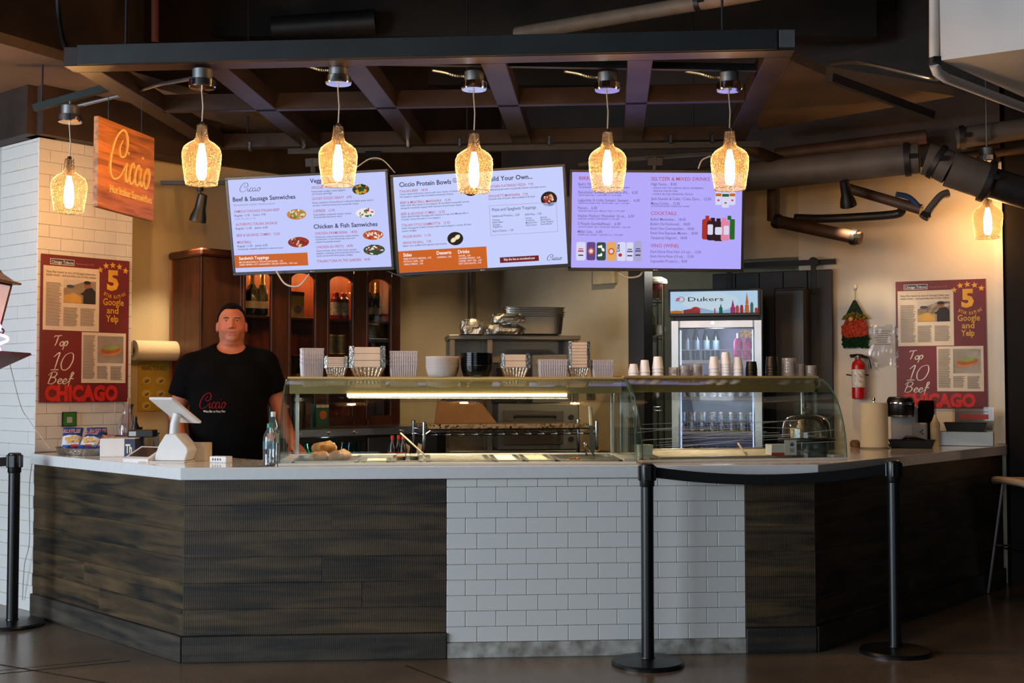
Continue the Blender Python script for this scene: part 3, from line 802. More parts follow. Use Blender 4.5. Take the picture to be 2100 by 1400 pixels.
# counter bases -----------------------------------------------------------
PLANK = wood('stained_plank', (20, 18, 17), (112, 88, 56), 1., .5, .5, saw=.5, contrast=(.37, .74), blotch=.30)
KICK = wood('stained_kick', (26, 25, 25), (92, 80, 64), 1., .6, .4, saw=.3, contrast=(.38, .74), blotch=.35)
CORE = mat('counter_core', (20, 17, 15), .8)
def counter(a, b, label, t0, t1, tiles=False):
    """one straight stretch of counter; t0/t1 are the mitre slopes at its ends"""
    L = (b - a).length; D = .42
    t = thing('counter_base', label, 'counter', (a.x, a.y, 0), ang(a, b))
    G().prism([(0 if not t0 else .012, .014), (L - (.012 if t1 else 0), .014), (L - .005 - D * t1, D), (.005 + D * t0, D)], 0, .898).build('carcass', CORE, t, smooth=False)
    if tiles:
        G().box(0, L, -.010, .014, 0, .076, bev=.003).build('skirting', mat('stained_white_trim', (196, 192, 184), .6, var=.25, vs=14, col2=(120, 112, 100)), t)
        G().box(0, L, .008, .014, .076, .898).build('grout', mat('dark_grout', (150, 148, 145), .9), t)
        tiled(t, Matrix.Translation((0, .008, .078)), L, 0, .82, .62, .0015)
        return t
    G().box(0, L, -.016, .014, 0, .128, bev=.004).build('skirting', KICK, t)
    z = .13; r = 0
    while z < .89:
        h = min(.1285, .898 - z)
        cuts = [0, L] if L < .6 else [0] + ([random.uniform(.35, .7) * L] if random.random() < .55 else []) + [L]
        for x0, x1 in zip(cuts, cuts[1:]):
            dy = random.uniform(0, .002)
            o = G().box(0, x1 - x0 - .001, -.0, .013, 0, h - .0006, bev=.0011).build('plank', PLANK, t, loc=(x0 + .0005, dy, z))
        z += h
    return t
cf = (CB - CA).normalized()
tA, tB = CA + cf * 1.305, CA + cf * 2.839
hl = math.tan(abs(ang(CC, CA) - PHI) / 2); hr = math.tan(abs(ang(CB, CE) - PHI) / 2)
counter(CC, CA, 'left wing of the counter clad in grey-brown rough-sawn planks under the cash register', 0, hl)
counter(CA, tA, 'front stretch of dark plank counter left of the white tiles', hl, 0)
counter(tA, tB, 'white subway-tiled front of the counter behind the middle barrier post', 0, 0, True)
counter(tB, CB, 'narrow dark plank counter panel right of the white tiles', 0, hr)
counter(CB, CE, 'shaded right wing of the plank counter below the paper towel roll', hr, 0)

# worktop -------------------------------------------------------------------
QUARTZ = mat('white_quartz', (226, 224, 222), .12, var=.02, vs=30, coat=.2)
def off(pts, d):
    out = []
    for i, p in enumerate(pts):
        ns = []
        for q, r in ((i - 1, i), (i, i + 1)):
            if q >= 0 and r < len(pts):
                e = (pts[r] - pts[q]).normalized(); ns.append(Vector((-e.y, e.x)))
        if len(ns) == 1: out.append(p + ns[0] * d)
        else:
            m_ = (ns[0] + ns[1]).normalized(); out.append(p + m_ * (d / m_.dot(ns[0])))
    return out
line = [CC, CA, CB, CE]
inn = off(line, .62); out_ = off(line, -.028)
wn = Vector((-RWD.y, RWD.x)); w0_ = RW0 - wn * .006                 # just in front of the wall
def on_wall(o, d):
    t = (w0_ - o).dot(wn) / d.dot(wn)
    return o + d * t
pol = out_ + [on_wall(out_[3], wn), on_wall(inn[2], (CE - CB).normalized())] + inn[2::-1]
wt = G().prism([p[:] for p in pol], .90, TOPZ).build('worktop', QUARTZ, smooth=False)
bv = wt.modifiers.new('edge', 'BEVEL'); bv.width = .004; bv.segments = 2
tag(wt, 'long white stone worktop running over all wings of the counter', 'worktop')
def CF(px, d=.1):
    """point on the worktop seen at column px, d behind the front edge line of the middle stretch"""
    n = Vector((-cf.y, cf.x)) * d
    a = (px - 1050) / F_PX
    o = CA + n
    t = (a * o.y - o.x) / (cf.x - a * cf.y)
    return o + cf * t
# ------------------------------------------------------------------ steel canopy over the counter
CANM = mat('canopy_steel', (50, 38, 33), .45, metal=.5, var=.2, vs=4, bump=.05, bs=30)
CANF = mat('canopy_fascia', (34, 35, 36), .5, metal=.3, var=.15, vs=5)
CZ = 2.98
ca = math.radians(-4.6)
co = Vector((Xat(121, 6.1), 6.1, CZ))
can = thing('canopy_frame', 'dark steel grid canopy hanging above the whole counter', 'canopy', co, ca)
CWD, CDP, BW, BH = 3.64, 2.12, .125, .098
def xloc(px, py=125):       # canopy-local x of a cross-beam seen at (px, py) on the front edge
    Y = (CZ - CAM_H) * F_PX / (795 - py)
    return (Vector((Xat(px, Y), Y)) - co.xy).dot(Vector((math.cos(ca), math.sin(ca))))
G().box(0, CWD, 0, BW, 0, BH, bev=.003).build('front_beam', CANM, can)
G().box(.075, CWD - .085, -.012, 0, .004, BH + .006, bev=.002).build('fascia_plate', CANF, can)
G().box(CWD - .075, CWD - .002, -.012, 0, .012, BH, bev=.002).build('end_plate', mat('bare_steel', (120, 120, 122), .4, .8), can)
G().box(BW, CWD - BW, 1.02, 1.02 + .055, 0, BH, bev=.003).build('middle_beam', CANM, can)
G().box(0, CWD, CDP, CDP + .07, 0, BH, bev=.003).build('rear_beam', CANM, can)
cb = G().box(0, BW, BW, CDP, 0, BH, bev=.003)
first = None
for px in (121, 396, 690, 985, 1289, 1571):
    x = max(0, min(CWD - BW, xloc(px)))
    if first is None: first = cb.build('cross_beam', CANM, can, loc=(x, 0, 0))
    else: share(first, 'cross_beam', (x, 0, 0), can)
cl = Matrix.Translation(co) @ Matrix.Rotation(ca, 4, 'Z')
for x, y in ((.3, .06), (3.3, .06), (.3, 2.15), (3.3, 2.15), (1.8, 2.15)):
    G().cyl((x, y, BH), (x, y, 1.22), .006, n=8).build('hanger_rod', BLACKM, can)
# rail that carries the screens
G().box(.62, 3.72, 1.99, 2.03, -.075, -.035, bev=.002).build('screen_rail', BLACKM, can)
clip = None
for i, px in enumerate((508, 622, 839, 946, 1129, 1374, 1457)):
    x = (Vector((Xat(px, 8.03), 8.03)) - co.xy).dot(Vector((math.cos(ca), math.sin(ca))))
    if clip is None: clip = G().box(-.012, .012, 0, .03, -.03, .03, bev=.004).build('rail_clip', CHROME, can, loc=(x, 1.96, -.02))
    else: share(clip, 'rail_clip', (x, 1.96, -.02), can)

# ------------------------------------------------------------------ pendant lamps
SHADE = glassy('seeded_glass', (250, 240, 232), gloss=1.0, rough=.16, body=.012, bcol=(255, 222, 190), bump=1., bs=150)
BULB = emis('bulb_glow', (255, 194, 112), 240, True)
BULBD = emis('bulb_glow_dim', (255, 190, 108), 150, True)
CORD = mat('silver_cord', (170, 165, 150), .4, .5)
BOXM = mat('galvanised', (150, 152, 152), .4, .9, var=.15, vs=12)
FLEX = mat('flex_conduit', (150, 132, 96), .35, .9)
def pendant(px, yb, Y, ztop, label, flex=None, k=1., bm=None, hold=None):
    b = P(px, yb, Y)
    t = thing('pendant_lamp', label, 'lamp', b, 0, 'seeded glass pendant lamps over the counter')
    h = .305 * k
    prof = [(.078, 0), (.080, .004), (.087, .05), (.095, .10), (.0985, .145), (.097, .165), (.088, .187), (.066, .207), (.044, .219), (.034, .229), (.030, .25), (.026, .29), (.024, .305)]
    sh = G().lathe(prof, n=36, cap0=False, cap1=False).build('shade', SHADE, t)
    sh.scale = (k, k, k)
    G().tube([(.079 * k * math.cos(2 * PI * i / 36), .079 * k * math.sin(2 * PI * i / 36), 0) for i in range(37)], .0022, 6).build('shade_rim', SHADE, t)
    s = G(); s.cyl((0, 0, .205 * k), (0, 0, .30 * k), .012, n=12); s.cyl((0, 0, .30 * k), (0, 0, .318 * k), .017, .010, n=12)
    s.build('socket', CHROME, t)
    bl = G().lathe([(.004, .022), (.016, .026), (.024, .045), (.027, .085), (.024, .14), (.016, .18), (.011, .205)], n=14).build('bulb', bm or BULB, t)
    zt = ztop - b.z
    G().tube([(0, 0, .315 * k), (.004, 0, .315 * k + (zt - .3) * .35), (-.003, 0, .315 * k + (zt - .3) * .7), (0, 0, zt - .04)], .0038, 6).build('cord', CORD, t)
    c = G(); c.lathe([(.010, -.045), (.064, -.042), (.068, -.036), (.066, -.004), (.060, 0)], (0, 0, zt), 24); c.build('canopy_cup', CHROME, t)
    j = G(); j.lathe([(.050, 0), (.050, .05), (.046, .055)], (0, 0, zt), 20); j.build('junction_box', BOXM, t)
    if hold: G().tube([(0, 0, zt + .05), (0, 0, hold - b.z)], .007, 8).build('drop_rod', BOXM, t)
    if flex:
        pts = spline([(-.05, 0, zt + .03), (-.10, .0, zt + .035), (-.15, .02, zt + .055), (flex, .05, zt + .075)], 10)
        G().tube(pts, [.0105 if i % 2 else .0085 for i in range(len(pts))], 8).build('flex_conduit', FLEX, t)
    return t
zb = 2.945
pendant(413, 378, 6.12, zb - .03, 'pendant lamp hanging between the wooden sign and the left menu screen', None)
pendant(693, 380, 6.16, zb, 'pendant lamp hanging in front of the right part of the sandwich screen', -.22)
pendant(972, 393, 6.28, zb, 'pendant lamp hanging in front of the middle protein bowls screen', -.22)
pendant(1246, 389, 6.30, zb, 'pendant lamp hanging in front of the beer list of the lavender screen', -.22)
pendant(1497, 388, 6.30, zb, 'pendant lamp at the right end of the lavender drinks screen', -.22)
pendant(141, 435, 6.88, 2.906, 'leftmost pendant lamp beside the hanging wooden sign and tiled pillar', None, hold=2.985)
pendant(2026, 488, 8.22, 2.93, 'rightmost pendant lamp below the big grey pipe near the right wall', None, 1.0, BULBD, 4.2)
# struts and conduits that carry the outer lamps
PIPEM = mat('steel_conduit', (150, 152, 155), .3, .9, var=.1)
STRUT = mat('green_black_strut', (22, 34, 32), .55, .3)
lb0, lb1 = P(413, 378, 6.12), P(1497, 388, 6.30)
tag(G().tube([(lb0.x - .2, lb0.y - .012, zb + .082), (lb1.x + .15, lb1.y + .012, zb + .082)], .026, 4).build('strut_channel', BLACKM), 'black strut channel carrying the lamp boxes behind the front beam', 'strut')
t = thing('strut_channel', 'dark green strut channel behind the wooden sign', 'strut', P(70, 222, 6.9)); o_ = P(70, 222, 6.9)
G().tube([Vector((0, 0, 0)), P(232, 176, 6.9) - o_], .028, 4).build('channel', STRUT, t)
for px in (86, 220): q_ = P(70, 222, 6.9).lerp(P(232, 176, 6.9), (px - 70) / 162) - o_; G().tube([q_, Vector((q_.x, q_.y, 3.2 - o_.z))], .006, 6).build('hanger_rod', BLACKM, t)
tag(G().tube([P(152, 219, 6.88), P(245, 196, 6.88), P(330, 172, 6.6), P(398, 160, 6.2)], .011, 10).build('conduit', PIPEM), 'straight steel conduit between the two leftmost lamps', 'conduit')

# ------------------------------------------------------------------ hanging wooden sign
SIGNW = wood('orange_oak', (92, 46, 20), (204, 128, 66), 1.4, .5, .2, contrast=(.30, .62), blotch=.2)
s0, s1 = Vector((Xat(196, 6.42), 6.42)), Vector((Xat(312, 7.0), 7.0))
sz1, sz0 = 2.80, 2.315
sg = thing('hanging_sign', 'square wooden hanging sign with raised script lettering beside the canopy', 'sign', (s0.x, s0.y, sz0), ang(s0, s1))
SL = (s1 - s0).length
sb = G().box(0, SL, 0, .03, 0, sz1 - sz0, bev=.003).build('board', SIGNW, sg)
CREAM = mat('cream_lettering', (250, 214, 140), .5, var=.03, emit=(255, 200, 110), es=.0)
ik = Ink(-.004, .0)
ik.script('Ciccio', .105, .175, .535, .27, .018, CREAM, slant=.08)
ik.text('Hot Italian Samwiches', .11, .095, .555, .042, CREAM, bold=.012)
ik.build(sg, solid=.008)
for xx, Yw in ((.12, 0), (.47, 0)):
    G().tube([(xx, .015, sz1 - sz0 - .01), (xx, .015, CZ - sz0)], .0022, 6).build('hanging_wire', CHROME, sg)

# ------------------------------------------------------------------ menu screens
def em(name, c, s=1.): return emis('screen_' + name, c, s)
BRI = .93
SC = {'D': em('ink', (52, 52, 84)), 'R': em('red', (176, 70, 88)), 'W': em('white', (252, 240, 236)), 'Y': em('grey', (140, 140, 172)),
      'O': em('orange', (200, 96, 30)), 'M': em('maroon', (110, 22, 34)), 'B': em('rule', (150, 110, 140)), 'L': em('slate', (96, 88, 140)),
      'can_w': em('can_white', (214, 214, 240)), 'can_p': em('can_purple', (96, 66, 130)), 'can_k': em('can_dark', (40, 74, 66)), 'can_o': em('can_orange', (226, 166, 86)), 'can_s': em('can_silver', (168, 166, 206)),
      'bt_r': em('bottle_red', (170, 46, 40)), 'bt_g': em('bottle_green', (34, 100, 36)), 'bt_k': em('bottle_dark', (38, 22, 34)), 'bt_p': em('bottle_pink', (226, 130, 160))}
FOOD = {'beef': [(206, 140, 66), (232, 220, 190), (120, 150, 50), (150, 90, 50), (240, 235, 220)], 'ball': [(150, 44, 28), (190, 60, 40), (226, 200, 170), (110, 30, 20)],
        'veg': [(40, 80, 30), (196, 50, 30), (220, 190, 60), (30, 30, 30), (230, 120, 40)], 'cap': [(240, 240, 236), (60, 110, 50), (200, 50, 40), (250, 250, 250)],
        'parm': [(196, 90, 40), (244, 236, 226), (170, 40, 30), (230, 200, 150)], 'pesto': [(50, 80, 40), (240, 240, 230), (190, 60, 40), (60, 60, 50)],
        'bowl': [(190, 50, 40), (240, 200, 180), (220, 160, 70), (120, 30, 30)], 'plate': [(236, 216, 150), (250, 240, 210), (90, 40, 26)]}
def fcol(c): return em('food_%d_%d_%d' % c, c, .9)
def food(ik, cx, cz, rx, rz, kind, seed):
    r = random.Random(seed)
    cols = FOOD[kind]
    if kind in ('bowl', 'plate'):
        ik.ell(cx, cz, rx, rz, 'picture', em('dish', (26, 20, 26)), 2)
        rx, rz = rx * .78, rz * .78
        if kind == 'plate':
            for dx, dz in ((-.3, -.25), (.35, .25)):
                ik.ell(cx + dx * rx, cz + dz * rz, rx * .5, rz * .42, 'picture', fcol(cols[0]), 3, rot=.6)
                ik.ell(cx + dx * rx, cz + dz * rz, rx * .36, rz * .28, 'picture', fcol(cols[1]), 4, rot=.6)
            return
    else:
        ik.ell(cx, cz, rx, rz, 'picture', fcol(cols[0]), 2, 20)
    for i in range(34):
        a, q = r.uniform(0, 2 * PI), math.sqrt(r.uniform(0, 1)) * .82
        c = cols[r.randrange(len(cols))]
        ik.ell(cx + rx * q * math.cos(a), cz + rz * q * math.sin(a), rx * r.uniform(.10, .2), rz * r.uniform(.12, .26), 'picture', fcol(c), 3 + i % 3, 7, r.uniform(0, 3))
def screen(name_label, q, tab, bgc, bri):
    loc, (rx, ry, rz) = q[:3], q[3:]
    t = thing('menu_screen', name_label, 'screen', loc, 0, None)
    t.rotation_mode = 'QUATERNION'
    t.rotation_quaternion = (Matrix.Rotation(rz, 3, 'Z') @ Matrix.Rotation(rx, 3, 'X') @ Matrix.Rotation(ry, 3, 'Y')).to_quaternion()
    W, H = 1.12, .644; w, h = 1.085, .61
    G().box(-W / 2, W / 2, .004, .045, -H / 2, H / 2, bev=.006).build('housing', BLACK, t)
    fr = G()
    for x0, x1, z0, z1 in ((-W / 2, W / 2, h / 2, H / 2), (-W / 2, W / 2, -H / 2 - .004, -h / 2), (-W / 2, -w / 2, -h / 2, h / 2), (w / 2, W / 2, -h / 2, h / 2)):
        fr.box(x0, x1, -.006, .004, z0, z1, bev=.002)
    fr.build('bezel', BLACK, t)
    bg = emis('panel_' + tab, bgc, bri, True)
    SC['S'] = bg
    G().add([(-w / 2, 0, -h / 2), (w / 2, 0, -h / 2), (w / 2, 0, h / 2), (-w / 2, 0, h / 2)], [(0, 1, 2, 3)]).build('display', bg, t, smooth=False, fix=False)
    ik = Ink(0, .0005)
    for n_, it in enumerate(globals()[tab]):
        if it[0] == 't':
            ik.text(it[1], *it[2:6], SC[it[6]], 'menu_lettering', 4, it[7] if len(it) > 7 else .004, it[8] if len(it) > 8 else 0)
        elif it[0] == 's': ik.script(it[1], it[2], it[3], it[4], it[5], .0042, SC[it[6]], layer=4)
        elif it[0] == 'r':
            top = it[5] == 'S' or it[5].startswith('bt_')
            if it[5].startswith('can_') or it[5].startswith('bt_'):
                x0, z0, x1, z1 = it[1:5]; e = (x1 - x0) * .14
                ly = 1 + n_ % 3 if it[5].startswith('bt_') else 4
                ik.poly([(x0, z0 + e), (x0 + e, z0), (x1 - e, z0), (x1, z0 + e), (x1, z1 - e), (x1 - e, z1), (x0 + e, z1), (x0, z1 - e)], 'picture', SC[it[5]], ly)
            else: ik.rect(*it[1:5], 'colour_block', SC[it[5]], 2 if top else 1)
        elif it[0] == 'e': ik.ell(*it[1:5], 'picture', SC[it[5]], 2 if it[5] != 'S' else 3)
        elif it[0] == 'f': food(ik, *it[1:5], it[5], it[6])
    if tab == 'TV3':     # designs on the drink cans
        cans_ = [it for it in TV3 if it[0] == 'r' and it[5].startswith('can_')]
        for k, c in enumerate('MOWODLL'):
            x, z = (cans_[k][1] + cans_[k][3]) / 2, (cans_[k][2] + cans_[k][4]) / 2
            if k == 4:
                ik.text('Lite', x - .012, z + .0, x + .035, .02, SC['D'], 'picture', 5, .03, 0, PI / 2); ik.ell(x - .008, z - .022, .012, .011, 'picture', SC['bt_r'], 5)
            elif k in (1, 3): ik.ell(x, z, .02, .022, 'picture', SC[c], 5); ik.ell(x, z, .012, .013, 'picture', SC['can_w'], 6, 9)
            elif k == 2:
                for a in range(6): ik.ell(x + .014 * math.sin(a * 2.1), z + .03 * math.cos(a * 1.3), .008, .012, 'picture', SC['W'], 5, 5, a)
            else: ik.rect(x - .018, z - .004, x + .018, z + .006, 'picture', SC['R' if k == 0 else 'L'], 5); ik.rect(x - .014, z + .012, x + .014, z + .018, 'picture', SC['R' if k == 0 else 'D'], 5); ik.rect(x - .016, z - .03, x + .016, z - .022, 'picture', SC['D'], 5)
        for k, c in ((7, 'O'), (8, 'O'), (9, 'bt_g')):
            x0, z0, x1, z1 = cans_[k][1:5]
            ik.rect(x0 + .002, z1 - .030, x1 - .002, z1 - .012, 'picture', SC[c], 5); ik.ell((x0 + x1) / 2, z0 + .03, .008, .006, 'picture', SC['R'], 5, 10)
    ik.build(t)
    lk = Ink(-.0062, .0002)
    lk.text('LG', -.006, -h / 2 - .0145, .012, .008, mat('bezel_print', (190, 190, 190), .5), 'maker_mark', 1, .01)
    lk.ell(-.012, -h / 2 - .0105, .004, .004, 'maker_mark', MATS['bezel_print'], 1)
    lk.build(t)
    G().box(-.08, .08, .045, .07, -.1, .12).build('mount_plate', BLACKM, t)
    return t
T1 = screen('left menu screen listing beef, veggie and chicken samwiches', (-1.3257, 7.926, 2.4323, .1914, -.0152, -.2054), 'TV1', (192, 200, 250), 1.0)
T2 = screen('middle menu screen listing protein bowls and build your own pizza', (-.203, 7.72, 2.4213, .14, -.045, -.10), 'TV2', (196, 206, 252), 1.0)
T3 = screen('right lavender menu screen listing beers, cocktails and wine', (.924, 7.7656, 2.4263, .0812, .012, -.03), 'TV3', (178, 168, 250), 1.0)
for t_, x in ((T1, -1.3), (T2, -.2), (T3, .94)):
    l = t_.location
    g = G(); g.tube([(0, .07, .1), (0, .16, .16), (0, .16, .42)], .022, 8)
    g.box(-.05, .05, .14, .18, .36, .42, bev=.004)
    g.build('mount_arm', BLACKM, t_)
CABW = mat('white_cable', (196, 188, 176), .5)
CABB = mat('black_cable', (16, 15, 15), .5)
def cable(pts, m, label, r=.006):
    return tag(G().tube(spline(pts, 8), r, 6).build('cable', m), label, 'cable')
cable([P(567, 556, 7.97), P(585, 582, 7.95), P(612, 586, 7.93), P(634, 562, 7.92)], CABW, 'white cable looped below the left menu screen')
cable([P(1262, 553, 7.83), P(1285, 568, 7.83), P(1310, 566, 7.83), P(1320, 552, 7.83)], CABW, 'white cable looped below the lavender screen')
cable([P(795, 555, 7.93), P(830, 568, 7.9), P(870, 562, 7.86)], CABB, 'black cable hanging between the left and middle screens')
cable([P(733, 342, 7.86), P(760, 325, 7.8), P(785, 328, 7.8), P(810, 354, 7.8)], CABW, 'thin white cable above the left menu screen', .004)
ob = G().box(-.055, .055, -.03, .03, -.025, .025, bev=.006).build('outlet_box', CHROME, loc=P(765, 319, 7.95))
tag(ob, 'small chrome outlet box above the left menu screen', 'outlet')
cable([P(1432, 346, 7.85), P(1440, 328, 7.85), P(1458, 320, 7.85)], CABW, 'short white cable at the top of the lavender screen', .005)
tag(G().tube([P(1185, 338, 7.9), P(1300, 325, 7.95), P(1460, 314, 8.0)], .016, 10).build('conduit', PIPEM), 'steel conduit running above the lavender screen', 'conduit')
# ------------------------------------------------------------------ pipes and ducts under the ceiling
PIPEG = mat('grey_pipe_paint', (84, 76, 70), .6, var=.12, vs=6)
PIPEB = mat('brown_pipe_paint', (70, 46, 30), .6, var=.2, vs=8)
PIPEK = mat('black_pipe', (26, 24, 24), .5, var=.2)
PIPEW = mat('white_pipe', (206, 204, 200), .45, var=.05)
DUCTW = mat('white_duct', (214, 214, 214), .6, var=.06, vs=2)
DUCTD = mat('dull_duct', (66, 60, 54), .55, .3, var=.2, vs=3)
def pipe(pts, r, m, label, rings=(), n=20, name='ceiling_pipe', cat='pipe', sm=True):
    t = thing(name, label, cat, pts[0])
    o = Vector(pts[0])
    q = [Vector(p) - o for p in pts]
    G().tube(spline(q, 6) if sm and len(q) > 2 else q, r, n).build('run', m, t)
    for k, rr in rings:
        i = int(k); f = k - i
        p = q[i].lerp(q[min(i + 1, len(q) - 1)], f); d = (q[min(i + 1, len(q) - 1)] - q[max(0, min(i, len(q) - 2))]).normalized()
        g = G(); g.cyl(p - d * .018, p + d * .018, rr, n=n); g.box(-.02, .02, -.02, .02, -.015, .015, M=Matrix.Translation(p + Vector((0, -rr, 0))))
        g.build('coupling', PIPEK, t)
    return t
pipe([P(1330, 385, 8.75), P(1885, 324, 8.05)], .102, PIPEG, 'big grey horizontal pipe under the ceiling right of the screens', ((.96, .115),))
pipe([P(1898, 325, 8.0), P(1922, 332, 7.98), P(1950, 346, 7.95)], .108, PIPEG, 'short grey elbow joint of the big ceiling pipe', ((1, .12),))
pipe([P(1948, 346, 7.9), P(2032, 374, 7.85)], [.118, .118], PIPEG, 'thick grey pipe piece sloping down right above the last lamp', ((.9, .14),))
pipe([P(2036, 376, 7.85), P(2170, 415, 7.8)], .10, PIPEK, 'black end of the sloping pipe at the right edge')
pipe([P(1960, 284, 8.4), P(2160, 255, 8.2)], .072, PIPEG, 'grey pipe behind the bent pipe at the right edge', ((.07, .085),))
pipe([P(1960, 322, 8.5), P(2160, 300, 8.3)], .03, PIPEB, 'thin brown pipe below the grey one at the right edge')
pipe([P(1586, 452, 8.7), P(1765, 489, 8.35)], .045, PIPEB, 'brown pipe with an end cap sloping over the barn door', ((.05, .052), (.93, .055)))
pipe([P(1586, 380, 8.7), P(1586, 452, 8.7)], .045, PIPEB, 'upright brown pipe stub above the sloping brown pipe')
pipe([P(1630, 447, 8.6), P(1700, 448, 8.6), P(1830, 440, 8.45), P(1850, 430, 8.4)], .03, PIPEK, 'black bent pipe behind the right spotlight')
pipe([P(1735, 385, 8.5), P(1890, 430, 8.2)], .035, PIPEB, 'brown pipe sloping down behind the right spotlight')
pipe([P(1894, 447, 8.1), P(1910, 425, 8.1), P(1930, 402, 8.1), P(1945, 396, 8.1)], .028, PIPEG, 'grey angled pipe end near the rightmost lamp', ((0.2, .034),))
pipe([P(1838, 398, 8.2), P(1865, 405, 8.2), P(1888, 428, 8.2)], .018, mat('blue_hose', (40, 66, 96), .4), 'short blue hose beside the grey angled pipe')
pipe([P(1916, -30, 6.25), P(1916, 128, 6.25)], .026, PIPEW, 'white upright pipe beside the white duct', ((.99, .032),))
pipe([P(1916, 132, 6.25), P(1922, 148, 6.28), P(1940, 160, 6.35), P(2130, 232, 7.1)], .026, PIPEW, 'white pipe running back below the duct with cable ties', sm=False)
pipe([P(1702, 131, 6.7), P(1740, 127, 6.7), P(1790, 133, 6.7), P(1906, 160, 6.6), P(1925, 160, 6.45)], .012, mat('alu_conduit', (150, 140, 126), .35, .9), 'thin curved metal conduit leading to the white pipe', n=10)
pipe([P(1060, 70, 8.2), P(1560, -16, 7.2)], .048, mat('tan_pipe', (128, 110, 92), .6), 'tan diagonal pipe above the canopy front beam', ((.77, .052),))
pipe([P(1590, 318, 8.9), P(1900, 280, 8.5)], .05, PIPEB, 'rusty brown pipe above the big grey pipe')
pipe([P(1520, 300, 8.0), P(1600, 330, 8.5)], .04, PIPEB, 'brown brace running down from the canopy corner')
pipe([P(560, 60, 8.5), P(770, 45, 8.5)], .09, PIPEK, 'dark pipe hidden above the canopy on the left')
pipe([P(318, -20, 7.2), P(318, 84, 7.2)], .022, mat('rust_pipe', (96, 46, 24), .7), 'rusty upright pipe above the left canopy corner')
cable([P(118, -20, 6.4), P(122, 40, 6.4), P(132, 90, 6.3), P(152, 122, 6.15)], CABB, 'black cable dropping to the left canopy corner', .014)
# strut channel on the right, canopy side
tag(G().tube([P(1700, 158, 6.75), P(1910, 236, 7.7)], .034, 4).build('strut_channel', BLACKM), 'black strut channel under the right soffit', 'strut')
# white duct in the upper right corner
d0 = Vector((2.2, 6.2)); d1 = Vector((.32, -.2)).normalized() * 2.4; d2 = Vector((.71, .74)).normalized() * 2.2
tag(G().prism([d0[:], (d0 + d1)[:], (d0 + d1 + d2)[:], (d0 + d2)[:]], 3.036, 4.19).build('air_duct', DUCTW, smooth=False), 'large white boxed duct in the upper right corner', 'duct')
t = thing('air_duct', 'dull sheet-metal duct panel above the left end of the canopy', 'duct', P(100, 92, 7.4))
q0, q1 = P(100, 92, 7.4), P(295, 92, 7.9)
G().prism([(0, 0), ((q1 - q0).x, (q1 - q0).y), ((q1 - q0).x - .3, (q1 - q0).y + .4), (-.3, .4)], 0, 4.19 - q0.z).build('panel', DUCTD, t, smooth=False)
rr = (q1 - q0)
for f in (.33, .66):
    G().box(-.006, .006, -.012, 0, 0, 4.19 - q0.z, M=Matrix.Translation((rr.x * f, rr.y * f, 0))).build('seam', DUCTD, t)
for y in (7.0, 8.6, 10.0):
    struct(G().box(-2.2, 2.6, y, y + .16, 3.86, 4.2).build('ceiling_joist', CEILM, smooth=False))

# ------------------------------------------------------------------ track spotlights
GLOW = emis('spot_glow', (255, 214, 140), 14)
def spotlight(p, tgt, label, power, track=True, ang_=70):
    t = thing('track_spotlight', label, 'spotlight', p)
    d = (Vector(tgt) - p).normalized()
    q = d.to_track_quat('Z', 'Y').to_matrix().to_4x4()
    G().lathe([(.012, -.10), (.030, -.095), (.034, -.05), (.036, 0), (.052, .05), (.056, .085), (.050, .088), (.046, .05)], n=20, cap1=False, M=q).build('head', BLACK, t)
    G().lathe([(.0, .045), (.044, .046)], n=16, cap0=False, cap1=False, M=q).build('lens', GLOW, t)
    g = G(); g.tube([(0, 0, 0), (0, .0, .10), (0, 0, .15)], .008, 8); g.cyl((0, 0, .12), (0, 0, .16), .022, n=14)
    g.build('stem', BLACK, t)
    if track: G().box(-.26, .24, -.016, .016, .16, .185).build('track_rail', BLACK, t)
    s_ = spot('track_spot_light', p + d * .095, tgt, power, WARM2, ang_, .8, .03)
    return t
spotlight(P(410, 428, 8.05), (-2.45, 8.3, .9), 'black track spotlight on a rail left of the screens', 40)
spotlight(P(1736, 398, 8.2), P(1800, 760, 8.75), 'black spotlight with a glowing lens above the fire extinguisher', 34, False)
spotlight(Vector((-.35, 8.75, 2.95)), (-.2, 9.8, 1.2), 'added black spotlight, unseen behind the middle menu screen', 60)  # added out of sight to warm up the back wall
spotlight(Vector((.75, 8.6, 2.95)), (.55, 9.8, 1.4), 'added black spotlight, unseen behind the lavender screen', 40)  # second added head, brightens the wall beside the doorway

